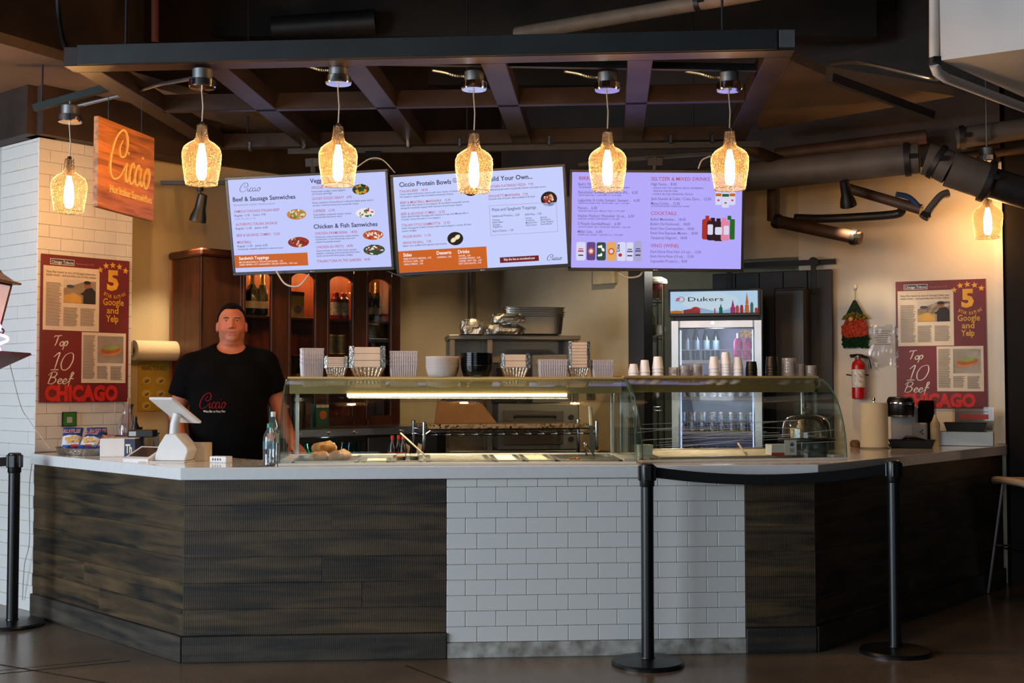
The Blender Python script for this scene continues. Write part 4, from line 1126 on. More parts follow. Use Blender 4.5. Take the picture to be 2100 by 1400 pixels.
# ------------------------------------------------------------------ posters
MAROON = mat('maroon_print', (112, 20, 28), .45, var=.12, vs=3)
PAPER = mat('newsprint', (222, 206, 186), .6, var=.04)
PC = {'D': mat('print_ink', (60, 54, 50), .6), 'W': mat('print_white', (238, 230, 216), .5), 'N': mat('print_navy', (40, 56, 96), .5), 'A': mat('print_amber', (232, 172, 44), .5),
      'C': mat('print_red', (206, 34, 28), .5), 'K': mat('print_rose', (190, 130, 120), .5), 'P': PAPER, 'col': mat('print_grey', (126, 116, 106), .7)}
def poster(loc, rz, label):
    t = thing('wall_poster', label, 'poster', loc, rz, 'newspaper review posters')
    G().box(-.305, .305, 0, .005, -.457, .457).build('sheet', MAROON, t)
    ik = Ink(0, .0007)
    for it in POSTER:
        if it[0] == 't': ik.text(it[1], *it[2:6], PC[it[6]], 'lettering', 4, it[7] if len(it) > 7 else 0)
        elif it[0] == 's': ik.script(it[1], it[2], it[3], it[4], it[5], .009, PC['W'], layer=2)
        elif it[0] == 'e': ik.star(it[1], it[2], it[3] * 1.15, 'stars', PC['A'], 2, random.uniform(-.2, .2))
        elif it[0] == 'r':
            x0, z0, x1, z1 = it[1:5]; c = it[5]
            if c == 'col':
                z = z1
                while z > z0:
                    ik.rect(x0, z - .0042, x0 + (x1 - x0) * random.uniform(.82, 1), z, 'newsprint_lines', PC['col'], 3); z -= .0075
            elif c == 'ph1':
                ik.rect(x0, z0, x1, z1, 'picture', mat('photo_tan', (196, 176, 146), .6), 2)
                u = lambda a, b: (x0 + a * (x1 - x0), z0 + b * (z1 - z0))
                ik.poly([u(0, .62), u(.62, .95), u(1, 1), u(0, 1)], 'picture', mat('photo_pale', (214, 206, 196), .6), 3)
                ik.poly([u(0, .05), u(.55, .0), u(.55, .3), u(.3, .45), u(0, .3)], 'picture', mat('photo_gold', (206, 160, 80), .6), 3)
                ik.poly([u(.6, 0), u(.98, 0), u(.98, .55), u(.86, .72), u(.68, .66), u(.6, .5), u(.5, .42), u(.6, .36)], 'picture', mat('photo_black', (34, 30, 32), .6), 4)
                ik.ell(*u(.72, .82), (x1 - x0) * .10, (z1 - z0) * .16, 'picture', mat('photo_skin', (150, 98, 70), .6), 4)
                ik.ell(*u(.72, .92), (x1 - x0) * .11, (z1 - z0) * .08, 'picture', mat('photo_black'), 5)
                ik.ell(*u(.2, .72), (x1 - x0) * .12, (z1 - z0) * .07, 'picture', mat('photo_slate', (70, 70, 78), .6), 5)
            elif c == 'ph2':
                ik.rect(x0, z0, x1, z1, 'picture', mat('photo_pale'), 2)
                cx, cz = (x0 + x1) / 2, (z0 + z1) / 2 - .01
                ik.ell(cx, cz, .08, .032, 'picture', mat('photo_bread', (206, 140, 90), .6), 3, rot=.12)
                ik.ell(cx, cz + .008, .072, .022, 'picture', mat('photo_beef', (190, 100, 60), .6), 4, rot=.12)
                ik.ell(cx + .005, cz + .02, .055, .014, 'picture', mat('photo_relish', (150, 170, 80), .6), 5, rot=.12)
            else: ik.rect(x0, z0, x1, z1, 'print_block', PC[c], 3 if c == 'N' else 2)
    for i, ch in enumerate('STAR RATING'):
        if ch == ' ': continue
        a = (i - 5) / 5.; x = .200 + a * .074; z = .207 + .022 * a * a
        ik.text(ch, x - .006, z, x + (.0065 if ch != 'I' else -.002), .021, PC['A'], 'lettering', 3, .03, 0, a * .35)
    ik.build(t)
    return t
pc = PQ + PU * (.018 + .305) - PW * .014
poster((pc.x, pc.y, 1.724), math.atan2(PU.y, PU.x), 'maroon review poster on the tiled pillar left of the man')
pr = RW(1930)
poster((pr.x + RWD.y * .012, pr.y - RWD.x * .012, 1.668), RWANG, 'maroon review poster on the right wall above the coffee machine')
gs = PQ + PU * .22 - PW * .014
t = thing('small_sign', 'small green square sign on the pillar tiles below the poster', 'sign', (gs.x, gs.y, 1.162), math.atan2(PU.y, PU.x))
G().box(-.048, .048, 0, .006, -.045, .045).build('backing', BLACK, t)
ik = Ink(0, .0007); ik.rect(-.043, -.04, .043, .04, 'print', mat('sign_green', (44, 120, 40), .5), 1); ik.rect(-.018, -.022, .018, .014, 'print', mat('sign_grey', (170, 180, 170), .5), 2)
ik.build(t)

# ------------------------------------------------------------------ glass display cases
LEDM = emis('led_strip', (255, 232, 190), 14)
CASEW = mat('case_white', (214, 208, 200), .35, var=.03)
HEAD = mat('header_steel', (196, 170, 112), .40, .35, var=.06, vs=6, stretch=(60, 1, 1))  # steel; warm reflections of the surroundings put into the base colour
def case(loc, rz, L, D, label, led=None, Hc=.455, front=.40):
    t = thing('display_case', label, 'display case', loc, rz)
    fr = G()
    fr.box(0, L, 0, .05, 0, .014, bev=.003); fr.box(0, L, D - .06, D, 0, .03, bev=.003); fr.box(0, .06, .05, D - .06, 0, .026); fr.box(L - .06, L, .05, D - .06, 0, .026)
    fr.build('base_frame', CASEW, t)
    G().box(.06, L - .06, .05, D - .06, 0, .004).build('well_floor', STEEL, t)
    n = 14
    prof = [(.012 + front * (1 - math.cos(a)), .014 + (Hc - .024) * math.sin(a)) for a in [PI / 2 * i / n for i in range(n + 1)]]
    inner = [(y + .006 * math.cos(PI / 2 * i / n), z - .006 * math.sin(PI / 2 * i / n)) for i, (y, z) in enumerate(prof)]
    G().prism(prof + inner[::-1], .008, L - .008, 'x').build('front_glass', GLASSG, t)
    side = prof + [(D - .02, Hc - .01), (D - .02, .03)]
    for x in (0, L - .007):
        g = G().prism(side, x, x + .007, 'x').build('side_glass', GLASSG, t)
        e = G(); e.tube([(x + .0035, y - .001, z) for y, z in prof], .0034, 6); e.build('glass_edge', mat('green_glass_edge', (60, 96, 82), .15, var=.05), t)
    G().box(.004, L - .004, front - .02, D, Hc - .012, Hc, bev=.002).build('top_deck', HEAD, t)
    G().box(.01, L - .01, front + .02, front + .03, Hc - .092, Hc - .012).build('header', HEAD, t)
    for x in (.03, L - .05):
        G().box(x, x + .02, D - .05, D - .03, .03, Hc - .012, bev=.002).build('corner_post', STEEL, t)
    if led:
        ls = G()
        for i in range(int((led[1] - led[0]) / .012)):
            x = led[0] + i * .012
            ls.box(x, x + .010, front + .012, front + .020, Hc - .108, Hc - .092)
        ls.build('light_strip', LEDM, t)
        lc, ls_ = math.cos(rz), math.sin(rz); xm = (led[0] + led[1]) / 2; yy = front + .016
        a = area('case_light', (loc[0] + xm * lc - yy * ls_, loc[1] + xm * ls_ + yy * lc, loc[2] + Hc - .115), (loc[0] + xm * lc - yy * ls_, loc[1] + xm * ls_ + yy * lc - .12, loc[2]), led[1] - led[0], .02, 8.0, (1, .84, .6))
    return t
c0, c1 = CF(572, .05), CF(1306, .05)
CL = (c1 - c0).length
CASE1 = Matrix.Translation((c0.x, c0.y, TOPZ)) @ Matrix.Rotation(PHI, 4, 'Z')
def c1x(px, d=.05):
    return (CF(px, .05 + d) - c0).dot(cf)
case((c0.x, c0.y, TOPZ), PHI, CL, .60, 'long curved glass food case with lit steel header on the counter', (c1x(712, .42), c1x(1163, .42)))
k0 = Vector((.685, 6.42)); KA = math.radians(13.5); KL = 1.19
CASE2 = Matrix.Translation((k0.x, k0.y, TOPZ)) @ Matrix.Rotation(KA, 4, 'Z')
case((k0.x, k0.y, TOPZ), KA, KL, .50, 'smaller curved glass case holding the cake stand', None, Hc=.462, front=.34)
point('case_fill', CASE2 @ Vector((.45, .42, .40)), 4.5, (1, .86, .66), .02)  # added fill light without a fitting, brightens what stands inside

# pans in the long case
FOODC = {'bread': None, 'white': mat('cream_cheese', (236, 226, 200), .6, bump=.3, bs=60), 'red': mat('tomato_sauce', (150, 52, 24), .45, bump=.4), 'onion': mat('onion_relish', (214, 206, 170), .5, var=.3, vs=60, bump=.6, bs=80), 'pepper': mat('pepper_mix', (170, 120, 40), .5, var=.4, vs=60, bump=.6, bs=70), 'pale': mat('steam_water', (190, 186, 176), .15)}
def pan(px0, px1, y0, y1, label, fill=None, n=1):
    x0, x1 = c1x(px0, (y0 + y1) / 2), c1x(px1, (y0 + y1) / 2)
    t = thing('food_pan', label, 'pan', CASE1 @ Vector(((x0 + x1) / 2, (y0 + y1) / 2, .008 + ((y0 + y1) / 2 - .05) * .012)), PHI)
    t.rotation_euler = (.012, 0, PHI)
    W, D, H = (x1 - x0) / 2, (y1 - y0) / 2, .012
    g = G()
    g.box(-W, W, -D, -D + .02, H - .003, H + .001, bev=.001); g.box(-W, W, D - .02, D, H - .003, H + .001, bev=.001)
    g.box(-W, -W + .02, -D + .02, D - .02, H - .003, H + .001); g.box(W - .02, W, -D + .02, D - .02, H - .003, H + .001)
    g.build('rim', STEEL, t)
    b = G()
    b.box(-W + .019, W - .019, -D + .019, D - .019, 0, .002)
    for s_ in (-1, 1):
        b.box(s_ * (W - .02) - .001, s_ * (W - .02) + .001, -D + .02, D - .02, 0, H); b.box(-W + .02, W - .02, s_ * (D - .02) - .001, s_ * (D - .02) + .001, 0, H)
    b.build('basin', STEEL, t)
    if fill:
        G().box(-W + .022, W - .022, -D + .022, D - .022, .003, .011, bev=.003).build('filling', FOODC[fill], t)
    return t
pan(606, 738, .07, .52, 'steel pan holding bread rolls at the left end of the case')
pan(744, 802, .07, .30, 'small steel pan of pale cheese beside the bread pan', 'white')
pan(806, 868, .07, .52, 'steel pan with two sauce cups beside the resting spoon')
pan(874, 1002, .07, .52, 'wide steel pan with bright cover in the middle of the case', 'pale')
pan(1008, 1064, .07, .52, 'steel pan of white filling right of the wide pan', 'white')
pan(1070, 1128, .07, .52, 'steel pan of chopped onions', 'onion')
pan(1134, 1262, .07, .52, 'empty steel pan with orange scraps under the tongs', None)
sc = G(); r_ = random.Random(4)
for i in range(14): sc.sphere((r_.uniform(-.03, .03), r_.uniform(-.03, .03), r_.uniform(.004, .012)), .009, .006, .005, 6, 4)
tag(sc.build('food_scraps', mat('orange_peppers', (200, 120, 40), .5, var=.3), loc=CASE1 @ Vector((c1x(1175, .25), .22, .012))), 'few orange pepper scraps in the last steel pan', 'food')
BREAD = mat('bread_crust', (226, 170, 96), .65, var=.28, vs=22, bump=.5, bs=40, col2=(170, 98, 40))
def roll(px, py, d, L, rz, label):
    x = c1x(px, d)
    g = G()
    pr = [(0.0, -1.), (.35, -.96), (.68, -.8), (.92, -.45), (1., 0), (.94, .45), (.7, .8), (.36, .96), (0, 1.)]
    g.lathe([(r * .042, z * L / 2) for r, z in pr], n=18, cap0=False, cap1=False, M=Matrix.Rotation(PI / 2, 4, 'Y'))
    g.v = [(x_, y_ + .006 * math.sin(x_ * 75), z_ * (.85 + .12 * math.sin(x_ * 95 + L * 40) if z_ > 0 else .65) + .004 * math.sin(x_ * 60 + y_ * 90)) for x_, y_, z_ in g.v]
    o = g.build('bread_roll', BREAD, loc=CASE1 @ Vector((x, d, py)), rz=rz)
    return tag(o, label, 'bread', 'bread rolls')
roll(666, .076, .27, .135, .25 + PHI, 'long bread roll lying on top of the two other rolls')
roll(656, .030, .20, .105, -.2 + PHI, 'bread roll underneath at the front left of the pan')
roll(698, .036, .18, .125, .7 + PHI, 'pale bread roll at the right of the bread pan')
def sauce(px, d, m, label):
    t = thing('sauce_cup', label, 'cup', CASE1 @ Vector((c1x(px, d), d, .011)), 0, 'sauce cups')
    G().lathe([(.020, 0), (.028, .038), (.030, .039), (.030, .041)], n=20, cap1=False).build('cup', glassy('cup_plastic', (240, 236, 226), body=.15), t)
    G().lathe([(.0195, .001), (.026, .028)], n=18).build('sauce', m, t)
sauce(824, .16, mat('amber_sauce', (206, 130, 40), .3), 'clear cup of amber sauce beside the spoon handle')
sauce(850, .16, mat('green_relish', (150, 130, 40), .4, var=.3, vs=80), 'clear cup of green relish beside the spoon handle')
def stick(name, pts, r, m, label, cat, n=8):
    return tag(G().tube([CASE1 @ Vector(p) for p in pts], r, n).build(name, m), label, cat)
stick('serving_spoon', [(c1x(874, .2), .20, .036), (c1x(822, .38), .40, .150)], .0045, mat('spoon_wood', (220, 190, 150), .4), 'thin handled spoon leaning out of the steel pans', 'spoon')
# knife and tongs at the right end
t = thing('bread_knife', 'long knife with white handle standing behind the last pan', 'knife', CASE1 @ Vector((c1x(1216, .545), .570, .031)), PHI)
kt = Matrix.Rotation(-.05, 4, 'Y')
G().prism([(-.014, 0), (.014, .0), (.011, .15), (-.010, .15)], -.0015, .0015, 'y', M=kt).build('blade', STEELD, t)
G().box(-.011, .011, -.007, .007, .15, .265, bev=.006, M=kt).build('handle', mat('ivory_handle', (226, 210, 180), .4), t)
t = thing('tongs', 'steel tongs lying in the last pan', 'tongs', CASE1 @ Vector((c1x(1205, .3), .30, .038)), PHI)
for s_ in (-1, 1): G().tube([(.02 * s_ * .3, .10, .05), (.014 * s_, .0, .02), (.02 * s_, -.10, .0)], .005, 6).build('arm', CHROME, t)
G().sphere((0, .105, .052), .012, .012, .008, 10, 6).build('hinge', CHROME, t)
tag(G().box(-.07, .07, -.05, .05, 0, .018, bev=.006).build('cutting_board', mat('board_white', (220, 206, 170), .5), loc=CASE1 @ Vector((c1x(1190, .62) + .02, .668, -.0)), rz=PHI), 'small white cutting board behind the last pan', 'board')
t = thing('scoop', 'brass coloured scoop with brown handle on the small board', 'scoop', CASE1 @ Vector((c1x(1225, .66), .66, .030)), PHI)
G().lathe([(.0, -.02), (.018, -.012), (.022, .008), (.022, .012)], n=14, cap1=False).build('bowl', mat('brass', (170, 130, 50), .3, .9), t)
G().tube([(.02, 0, .008), (.09, .0, .002)], [.007, .012], 8).build('handle', mat('brown_handle', (110, 74, 34), .5), t)

# ------------------------------------------------------------------ stacks on the long case
FOIL = mat('foil', (205, 200, 188), .25, 1., var=.12, vs=30, bump=.35, bs=90)
BOARD = mat('lid_board', (222, 196, 172), .6, var=.08, vs=8)
TUBP = glassy('tub_plastic', (255, 252, 252), rough=.06, body=.62, bcol=(255, 250, 252), gloss=1.8)
def ribbed(g, w0, d0_, w1, d1_, z0, z1, nx, nd, amp=.0018):
    """box-like tapering wall with upright ribs"""
    ring = []
    def side(n, f):
        for i in range(n):
            ring.append(f(i / n, amp * (1 if (i // 2) % 2 else -1)))
    for z, w_, d_ in ((z0, w0, d0_), (z1, w1, d1_)):
        side(nx * 4, lambda t, a: (-w_ + 2 * w_ * t, -d_ - a, z)); side(nd * 4, lambda t, a: (w_ + a, -d_ + 2 * d_ * t, z))
        side(nx * 4, lambda t, a: (w_ - 2 * w_ * t, d_ + a, z)); side(nd * 4, lambda t, a: (-w_ - a, d_ - 2 * d_ * t, z))
    n = len(ring) // 2
    g.add(ring, [(i, (i + 1) % n, n + (i + 1) % n, n + i) for i in range(n)] + [tuple(range(n))[::-1]])
DECK = .4555
def spot_on(px0, px1, d):
    xa, xb = c1x(px0, d), c1x(px1, d)
    return CASE1 @ Vector(((xa + xb) / 2, d, DECK)), (xb - xa) / 2
def hz(py, p):     # height above the deck of a top edge seen at row py
    return (795 - py) / F_PX * p.y + CAM_H - (TOPZ + DECK)
def foil_stack(px0, px1, py, label, n, rz=0., tall=.5):
    p, W = spot_on(px0, px1, .47)
    t = thing('foil_pan_stack', label, 'foil pans', p, PHI + rz)
    H = hz(py, p); D = min(W * .8, .075); zb_ = min(.05, H * .45)
    g = G(); ribbed(g, W * .70, D * .7, W * .96, D * .96, 0, zb_, 8, 6, .0016); g.build('bottom_pan', FOIL, t, smooth=False)
    k = max(2, int((H - zb_) / .012)); dz = (H - zb_) / k
    rm = None
    for i in range(k):
        z = zb_ + i * dz; j = random.uniform(-.001, .001)
        if rm is None: rm = G().box(-W, W, -D, D, 0, dz * .55, bev=.001).build('pan_rim', FOIL, t, loc=(j, 0, z))
        else: share(rm, 'pan_rim', (j, 0, z), t)
    m_ = max(2, n); dz2 = (H - zb_ - .004) / m_; lm = None
    for i in range(m_):
        z = zb_ + .002 + i * dz2
        if lm is None: lm = G().box(-W * .74, W * .74, -D - .004, -D + .002, 0, dz2 - .002, bev=.001).build('board_lid', BOARD, t, loc=(0, 0, z))
        else: share(lm, 'board_lid', (random.uniform(-.001, .001), random.uniform(-.001, .0005), z), t)
    for sx in (-1, 1):
        c = G(); c.prism([(sx * W * .76, -D - .006), (sx * W * 1.02, -D - .004), (sx * W * 1.02, -D * .3), (sx * W * .98, -D * .3), (sx * W * .96, -D + .002), (sx * W * .76, -D + .001)], zb_ - .002, H + .002)
        c.build('foil_corner', FOIL, t, smooth=False)
    return t
def tub_stack(px0, px1, py, label, n, rz=0.):
    p, W = spot_on(px0, px1, .47)
    t = thing('plastic_tub_stack', label, 'tubs', p, PHI + rz)
    H = hz(py, p); D = min(W * .8, .07)
    for i in range(n):
        z0 = i * H / (n + 1.2); z1 = min(H, z0 + H * .42 + .01)
        g = G(); ribbed(g, W * .89, D * .89, W * .97, D * .97, 0, z1 - z0, 12, 8, .0022)
        g.box(-W, W, -D, -D + .004, z1 - z0 - .004, z1 - z0); g.box(-W, W, D - .004, D, z1 - z0 - .004, z1 - z0)
        g.box(-W, -W + .004, -D, D, z1 - z0 - .004, z1 - z0); g.box(W - .004, W, -D, D, z1 - z0 - .004, z1 - z0)
        g.build('tub', TUBP, t, loc=(0, 0, z0), smooth=False)
    return t
def bowl_stack(px0, px1, py, label, m, n):
    p, W = spot_on(px0, px1, .45)
    t = thing('bowl_stack', label, 'bowls', p, PHI)
    H = hz(py, p); h = H * .5; pr = [(W * .78, 0), (W * .84, h * .08), (W * .93, h * .55), (W * .97, h * .92), (W, h * .95), (W, h), (W * .95, h), (W * .9, h * .7)]
    b0 = None
    for i in range(n):
        z = i * (H - h) / (n - 1)
        if b0 is None: b0 = G().lathe(pr, n=32, cap1=False).build('bowl', m, t)
        else: share(b0, 'bowl', (0, 0, z), t)
    return t
tub_stack(617, 662, 714, 'leftmost stack of clear ribbed tubs on the long glass case', 5, .25)
foil_stack(667, 713, 731, 'small stack of foil pans with board lids, second from the left', 5)
foil_stack(718, 790, 711, 'largest stack of foil pans with board lids in the left half', 3)
tub_stack(799, 857, 720, 'clear ribbed tub stack between large foil pans and white bowls', 5)
bowl_stack(872, 942, 731, 'stack of white plastic bowls on the long glass case', glassy('bowl_white', (250, 244, 240), body=.85, bcol=(245, 238, 234), gloss=1.3, rough=.06), 9)
bowl_stack(944, 1011, 724, 'stack of black plastic bowls on the long glass case', mat('bowl_black', (12, 11, 12), .12), 8)
foil_stack(1026, 1084, 726, 'foil pans with board lids right of the black bowls', 1)
tub_stack(1102, 1162, 737, 'wide clear ribbed tub stack left of the tall foil stack', 4)
foil_stack(1164, 1207, 701, 'tallest narrow stack of foil pans with board lids', 8)
tub_stack(1213, 1257, 738, 'small clear ribbed tub stack at the right end of the long case', 4)

# cups on the smaller case ------------------------------------------------
FOAMC = mat('foam_white', (246, 246, 250), .6, var=.02)
CUPC = glassy('cup_clear', (250, 246, 242), body=.4, bcol=(245, 236, 228), gloss=1.6)
def cup_stack(px0, px1, py, label, m, base, group, taper=.66, name='foam_cup', d=.36, k=None):
    # several upturned cups nested into each other
    Y = (CASE2 @ Vector((.5, d, 0))).y
    inv = CASE2.inverted()
    a = (px0 + px1) / 2
    x = .5
    for _ in range(12):
        Y = (CASE2 @ Vector((x, d, 0))).y; x = (inv @ Vector((Xat(a, Y), Y, TOPZ))).x
    p = CASE2 @ Vector((x, d, .4625)); R = (px1 - px0) / 2 / F_PX * p.y
    H = (795 - py) / F_PX * p.y + CAM_H - p.z
    h = min(base, H * .8); n = max(1, int(round((H - h) / .016)) + 1) if k is None else k
    dz = (H - h) / max(1, n - 1)
    b = None
    for i in range(n):
        lab = label if n == 1 else '%s cup of the %s' % ('lowest' if i == 0 else 'topmost' if i == n - 1 else ('second', 'third', 'fourth', 'fifth', 'sixth', 'seventh')[min(i, 6) - 1] + ' lowest', label)
        if b is None:
            b = G().lathe([(R, 0), (R * 1.03, .003), (R * .985, .006), (R * (taper + .05), h * .94), (R * taper, h), (R * taper * .5, h * .995)], n=24).build(name, m, loc=p)
            tag(b, lab, 'cup', group)
        else:
            o = b.copy(); COL.objects.link(o); o.location = p + Vector((0, 0, i * dz)); o['label'] = lab
for (x0, x1, y, l) in ((1288, 1310, 746, 'short white foam stack at the left end'), (1311, 1333, 738, 'second white foam stack from the left'), (1337, 1361, 731, 'tallest of the three left foam cup stacks'),
                       (1453, 1475, 731, 'white foam cup stack left of the tallest one'), (1477, 1499, 722, 'tallest white foam stack on the small case'), (1501, 1524, 732, 'white foam cup stack beside the black lids')):
    cup_stack(x0, x1, y, l, FOAMC, .07, 'upturned foam cups')
for (x0, x1, y, l) in ((1371, 1391, 753, 'shortest of three clear stacks before the fridge'), (1393, 1415, 749, 'middle one of three clear stacks before the fridge'), (1418, 1440, 746, 'right one of three clear stacks before the fridge'),
                       (1604, 1632, 734, 'tall clear stack at the right end'), (1633, 1649, 746, 'narrow clear stack at the right end'), (1652, 1674, 749, 'last low clear stack at the right end')):
    cup_stack(x0, x1, y, l, CUPC, .035, 'stacked clear cups', .96, 'clear_cup')
cup_stack(1529, 1553, 741, 'low black stack on the small case', BLACK, .05, 'stacked black cups', .8, 'black_cup')
cup_stack(1570, 1596, 731, 'taller black stack on the small case', BLACK, .06, 'stacked black cups', .8, 'black_cup')
# ------------------------------------------------------------------ inside the smaller case
def c2x(px, d):
    x = .5; inv = CASE2.inverted()
    for _ in range(14):
        Y = (CASE2 @ Vector((x, d, 0))).y; x = (inv @ Vector((Xat(px, Y), Y, TOPZ))).x
    return x
x0, x1 = c2x(1330, .24), c2x(1592, .24)
t = thing('serving_tray', 'wide pale tray in the smaller glass case', 'tray', CASE2 @ Vector(((x0 + x1) / 2, .24, .018)), KA)
t.rotation_euler = (.075, 0, KA)
W = (x1 - x0) / 2
G().box(-W, W, -.17, .17, 0, .014, bev=.004).build('bed', mat('paper_lining', (226, 214, 190), .7, var=.1, vs=20, bump=.4, bs=30), t)
g = G()
for s_ in (-1, 1): g.box(-W - .006, W + .006, s_ * .174 - .005, s_ * .174 + .005, 0, .022, bev=.002); g.box(s_ * (W + .004) - .005, s_ * (W + .004) + .005, -.17, .17, 0, .022, bev=.002)
g.build('rim', STEEL, t)
tag(G().tube([CASE2 @ Vector((c2x(1527, .12), .13, .040)), CASE2 @ Vector((c2x(1513, .30), .30, .082))], [.004, .006], 8).build('serving_spoon', mat('spoon_wood')), 'wooden handled spoon lying on the pale tray', 'spoon')
# cake stand
t = thing('cake_stand', 'black cake stand on a glass foot under a clear dome', 'cake stand', CASE2 @ Vector((c2x(1655, .22), .235, .0045)), KA)
G().lathe([(.13, 0), (.125, .004), (.118, .085), (.120, .09)], n=32).build('foot', glassy('stand_glass', (214, 224, 224), body=.25, bcol=(150, 160, 165), gloss=1.5), t)
G().lathe([(.15, .091), (.158, .094), (.158, .106), (.15, .109)], n=40).build('plate', mat('slate_plate', (20, 19, 20), .4), t)
dm = G().lathe([(.132, .110), (.136, .112), (.133, .16), (.126, .195), (.108, .222), (.07, .238), (.02, .243)], n=36, cap0=False).build('dome', glassy('dome_glass', (250, 248, 244), gloss=2.6, ior=1.5, body=.04, bcol=(255, 240, 215)), t)  # warm milky body stands in for bright reflections on the clear dome
G().lathe([(.012, .243), (.010, .25), (.022, .262), (.024, .272), (.014, .280)], n=18).build('knob', glassy('dome_glass'), dm)
g = G().lathe([(.012, .11), (.026, .112), (.024, .17), (.014, .19), (.012, .21)], (-.035, 0, 0), 14); g.lathe([(.02, .11), (.024, .16), (.02, .165)], (-.085, -.02, 0), 14)
g.build('contents', mat('cream_dessert', (214, 190, 150), .5, var=.2), t)
def card(px0, px1, py0, py1, d, label, m, name='small_box', dep=.05):
    xa, xb = c2x(px0, d), c2x(px1, d); p = CASE2 @ Vector(((xa + xb) / 2, d, .027))
    return p, (xb - xa) / 2, (py1 - py0) / F_PX * p.y
p, W, H = card(1576, 1607, 908, 930, .10, '', None)
t = thing('small_box', 'small white carton with red bottom stripe beside the cake stand', 'box', p + Vector((0, 0, .0)), KA)
G().box(-W, W, -.03, .05, 0, H, bev=.002).build('carton', WHITEP, t)
G().box(-W - .0004, W + .0004, -.0306, -.03, 0, H * .25).build('stripe', mat('carton_red', (200, 70, 60), .5), t)
p, W, H = card(1608, 1632, 905, 936, .06, '', None)
t = thing('notice_card', 'white card with a blue oval mark below the cake stand', 'card', p, KA)
G().box(-W, W, 0, .003, 0, H).build('card', WHITEP, t)
ik = Ink(0, .0006); ik.ell(.008, H * .72, W * .36, H * .13, 'mark', mat('mark_blue', (60, 84, 150), .5)); ik.rect(-.004, H * .2, .020, H * .45, 'mark', mat('mark_grey', (170, 176, 190), .5)); ik.build(t)
# ring hanging inside
pp = CASE2 @ Vector((c2x(1669, .40), .40, .455 - .06))
t = thing('ring_hook', 'white ring hanging under the deck above the cake dome', 'ring', pp)
G().tube([(.034 * math.cos(a), 0, .03 + .034 * math.sin(a)) for a in [2 * PI * i / 24 for i in range(25)]], .004, 6).build('ring', WHITEP, t)
# cling film over the glass
FILM = glassy('cling_film', (250, 250, 248), gloss=2.4, rough=.12, ior=1.35, bump=.0)
g = G(); r_ = random.Random(9)
for i in range(15):
    z = .10 + .010 * i * r_.uniform(.6, 1.3); xa, xb = r_.uniform(-.02, .25), r_.uniform(.55, 1.18)
    za = z + r_.uniform(-.06, .0)
    f = lambda zz: .012 + .34 * (1 - math.cos(math.asin(min(1, max(0, (zz - .026) / .426))))) - .006
    pts = [CASE2 @ Vector((xa + (xb - xa) * q / 6, f(za + (z - za) * q / 6), za + (z - za) * q / 6 + .004 * math.sin(q * 1.7 + i))) for q in range(7)]
    g.tube(pts, .0009, 4)
for i in range(5):
    pts = [CASE1 @ Vector((CL + .004, .05 + .05 * i + .01 * math.sin(q + i), .05 + .05 * q)) for q in range(6)]
    g.tube(pts, .0009, 4)
tag(g.build('cling_film', mat('film_crease', (225, 222, 214), .15, var=.02)), 'creases of clear cling film stretched across the smaller glass case', 'cling film')
p_ = CASE2 @ Vector((c2x(1322, .14), .16, .027))
tag(G().lathe([(.05, 0), (.056, .06), (.06, .062)], n=4, cap1=False, M=Matrix.Rotation(PI / 4, 4, 'Z')).build('white_tub', mat('tub_white', (214, 212, 196), .4), loc=p_, rz=KA, smooth=False), 'small open square tub in the left corner of the smaller case', 'tub')

# ------------------------------------------------------------------ cash desk on the left wing
lw = (CA - CC).normalized(); ln = Vector((-lw.y, lw.x)); LWA = ang(CC, CA)
def LWp(px, d):
    """worktop point of the left wing at column px, d behind its front edge"""
    o = CC + ln * d; a = (px - 1050) / F_PX
    s_ = (a * o.y - o.x) / (lw.x - a * lw.y)
    q = o + lw * s_
    return Vector((q.x, q.y, TOPZ))
p = LWp(170, .17)
t = thing('foil_tray', 'oval foil tray of snack bags at the left end of the worktop', 'tray', p, LWA)
g = G()
pr = [(.84, 0), (.86, .002), (.97, .04), (1., .042), (1.03, .040)]
n = 60; vs = []
for r, z in pr:
    for i in range(n):
        a = 2 * PI * i / n; rr = r + (.012 if (i % 2 and 0 < z < .04) else 0)
        vs.append((.215 * rr * math.cos(a), .135 * rr * math.sin(a), z))
g.add(vs, [(k * n + i, k * n + (i + 1) % n, (k + 1) * n + (i + 1) % n, (k + 1) * n + i) for k in range(4) for i in range(n)] + [tuple(range(n))[::-1]])
g.build('tray', FOIL, t, smooth=False)
BAGB = mat('bag_blue', (34, 66, 130), .3, var=.1, bump=.3, bs=30); BAGW = mat('bag_white', (222, 222, 226), .3, bump=.3, bs=30); BAGR = mat('bag_red', (190, 40, 34), .35); CHIP = mat('chip_yellow', (222, 176, 84), .5, var=.2, vs=30)
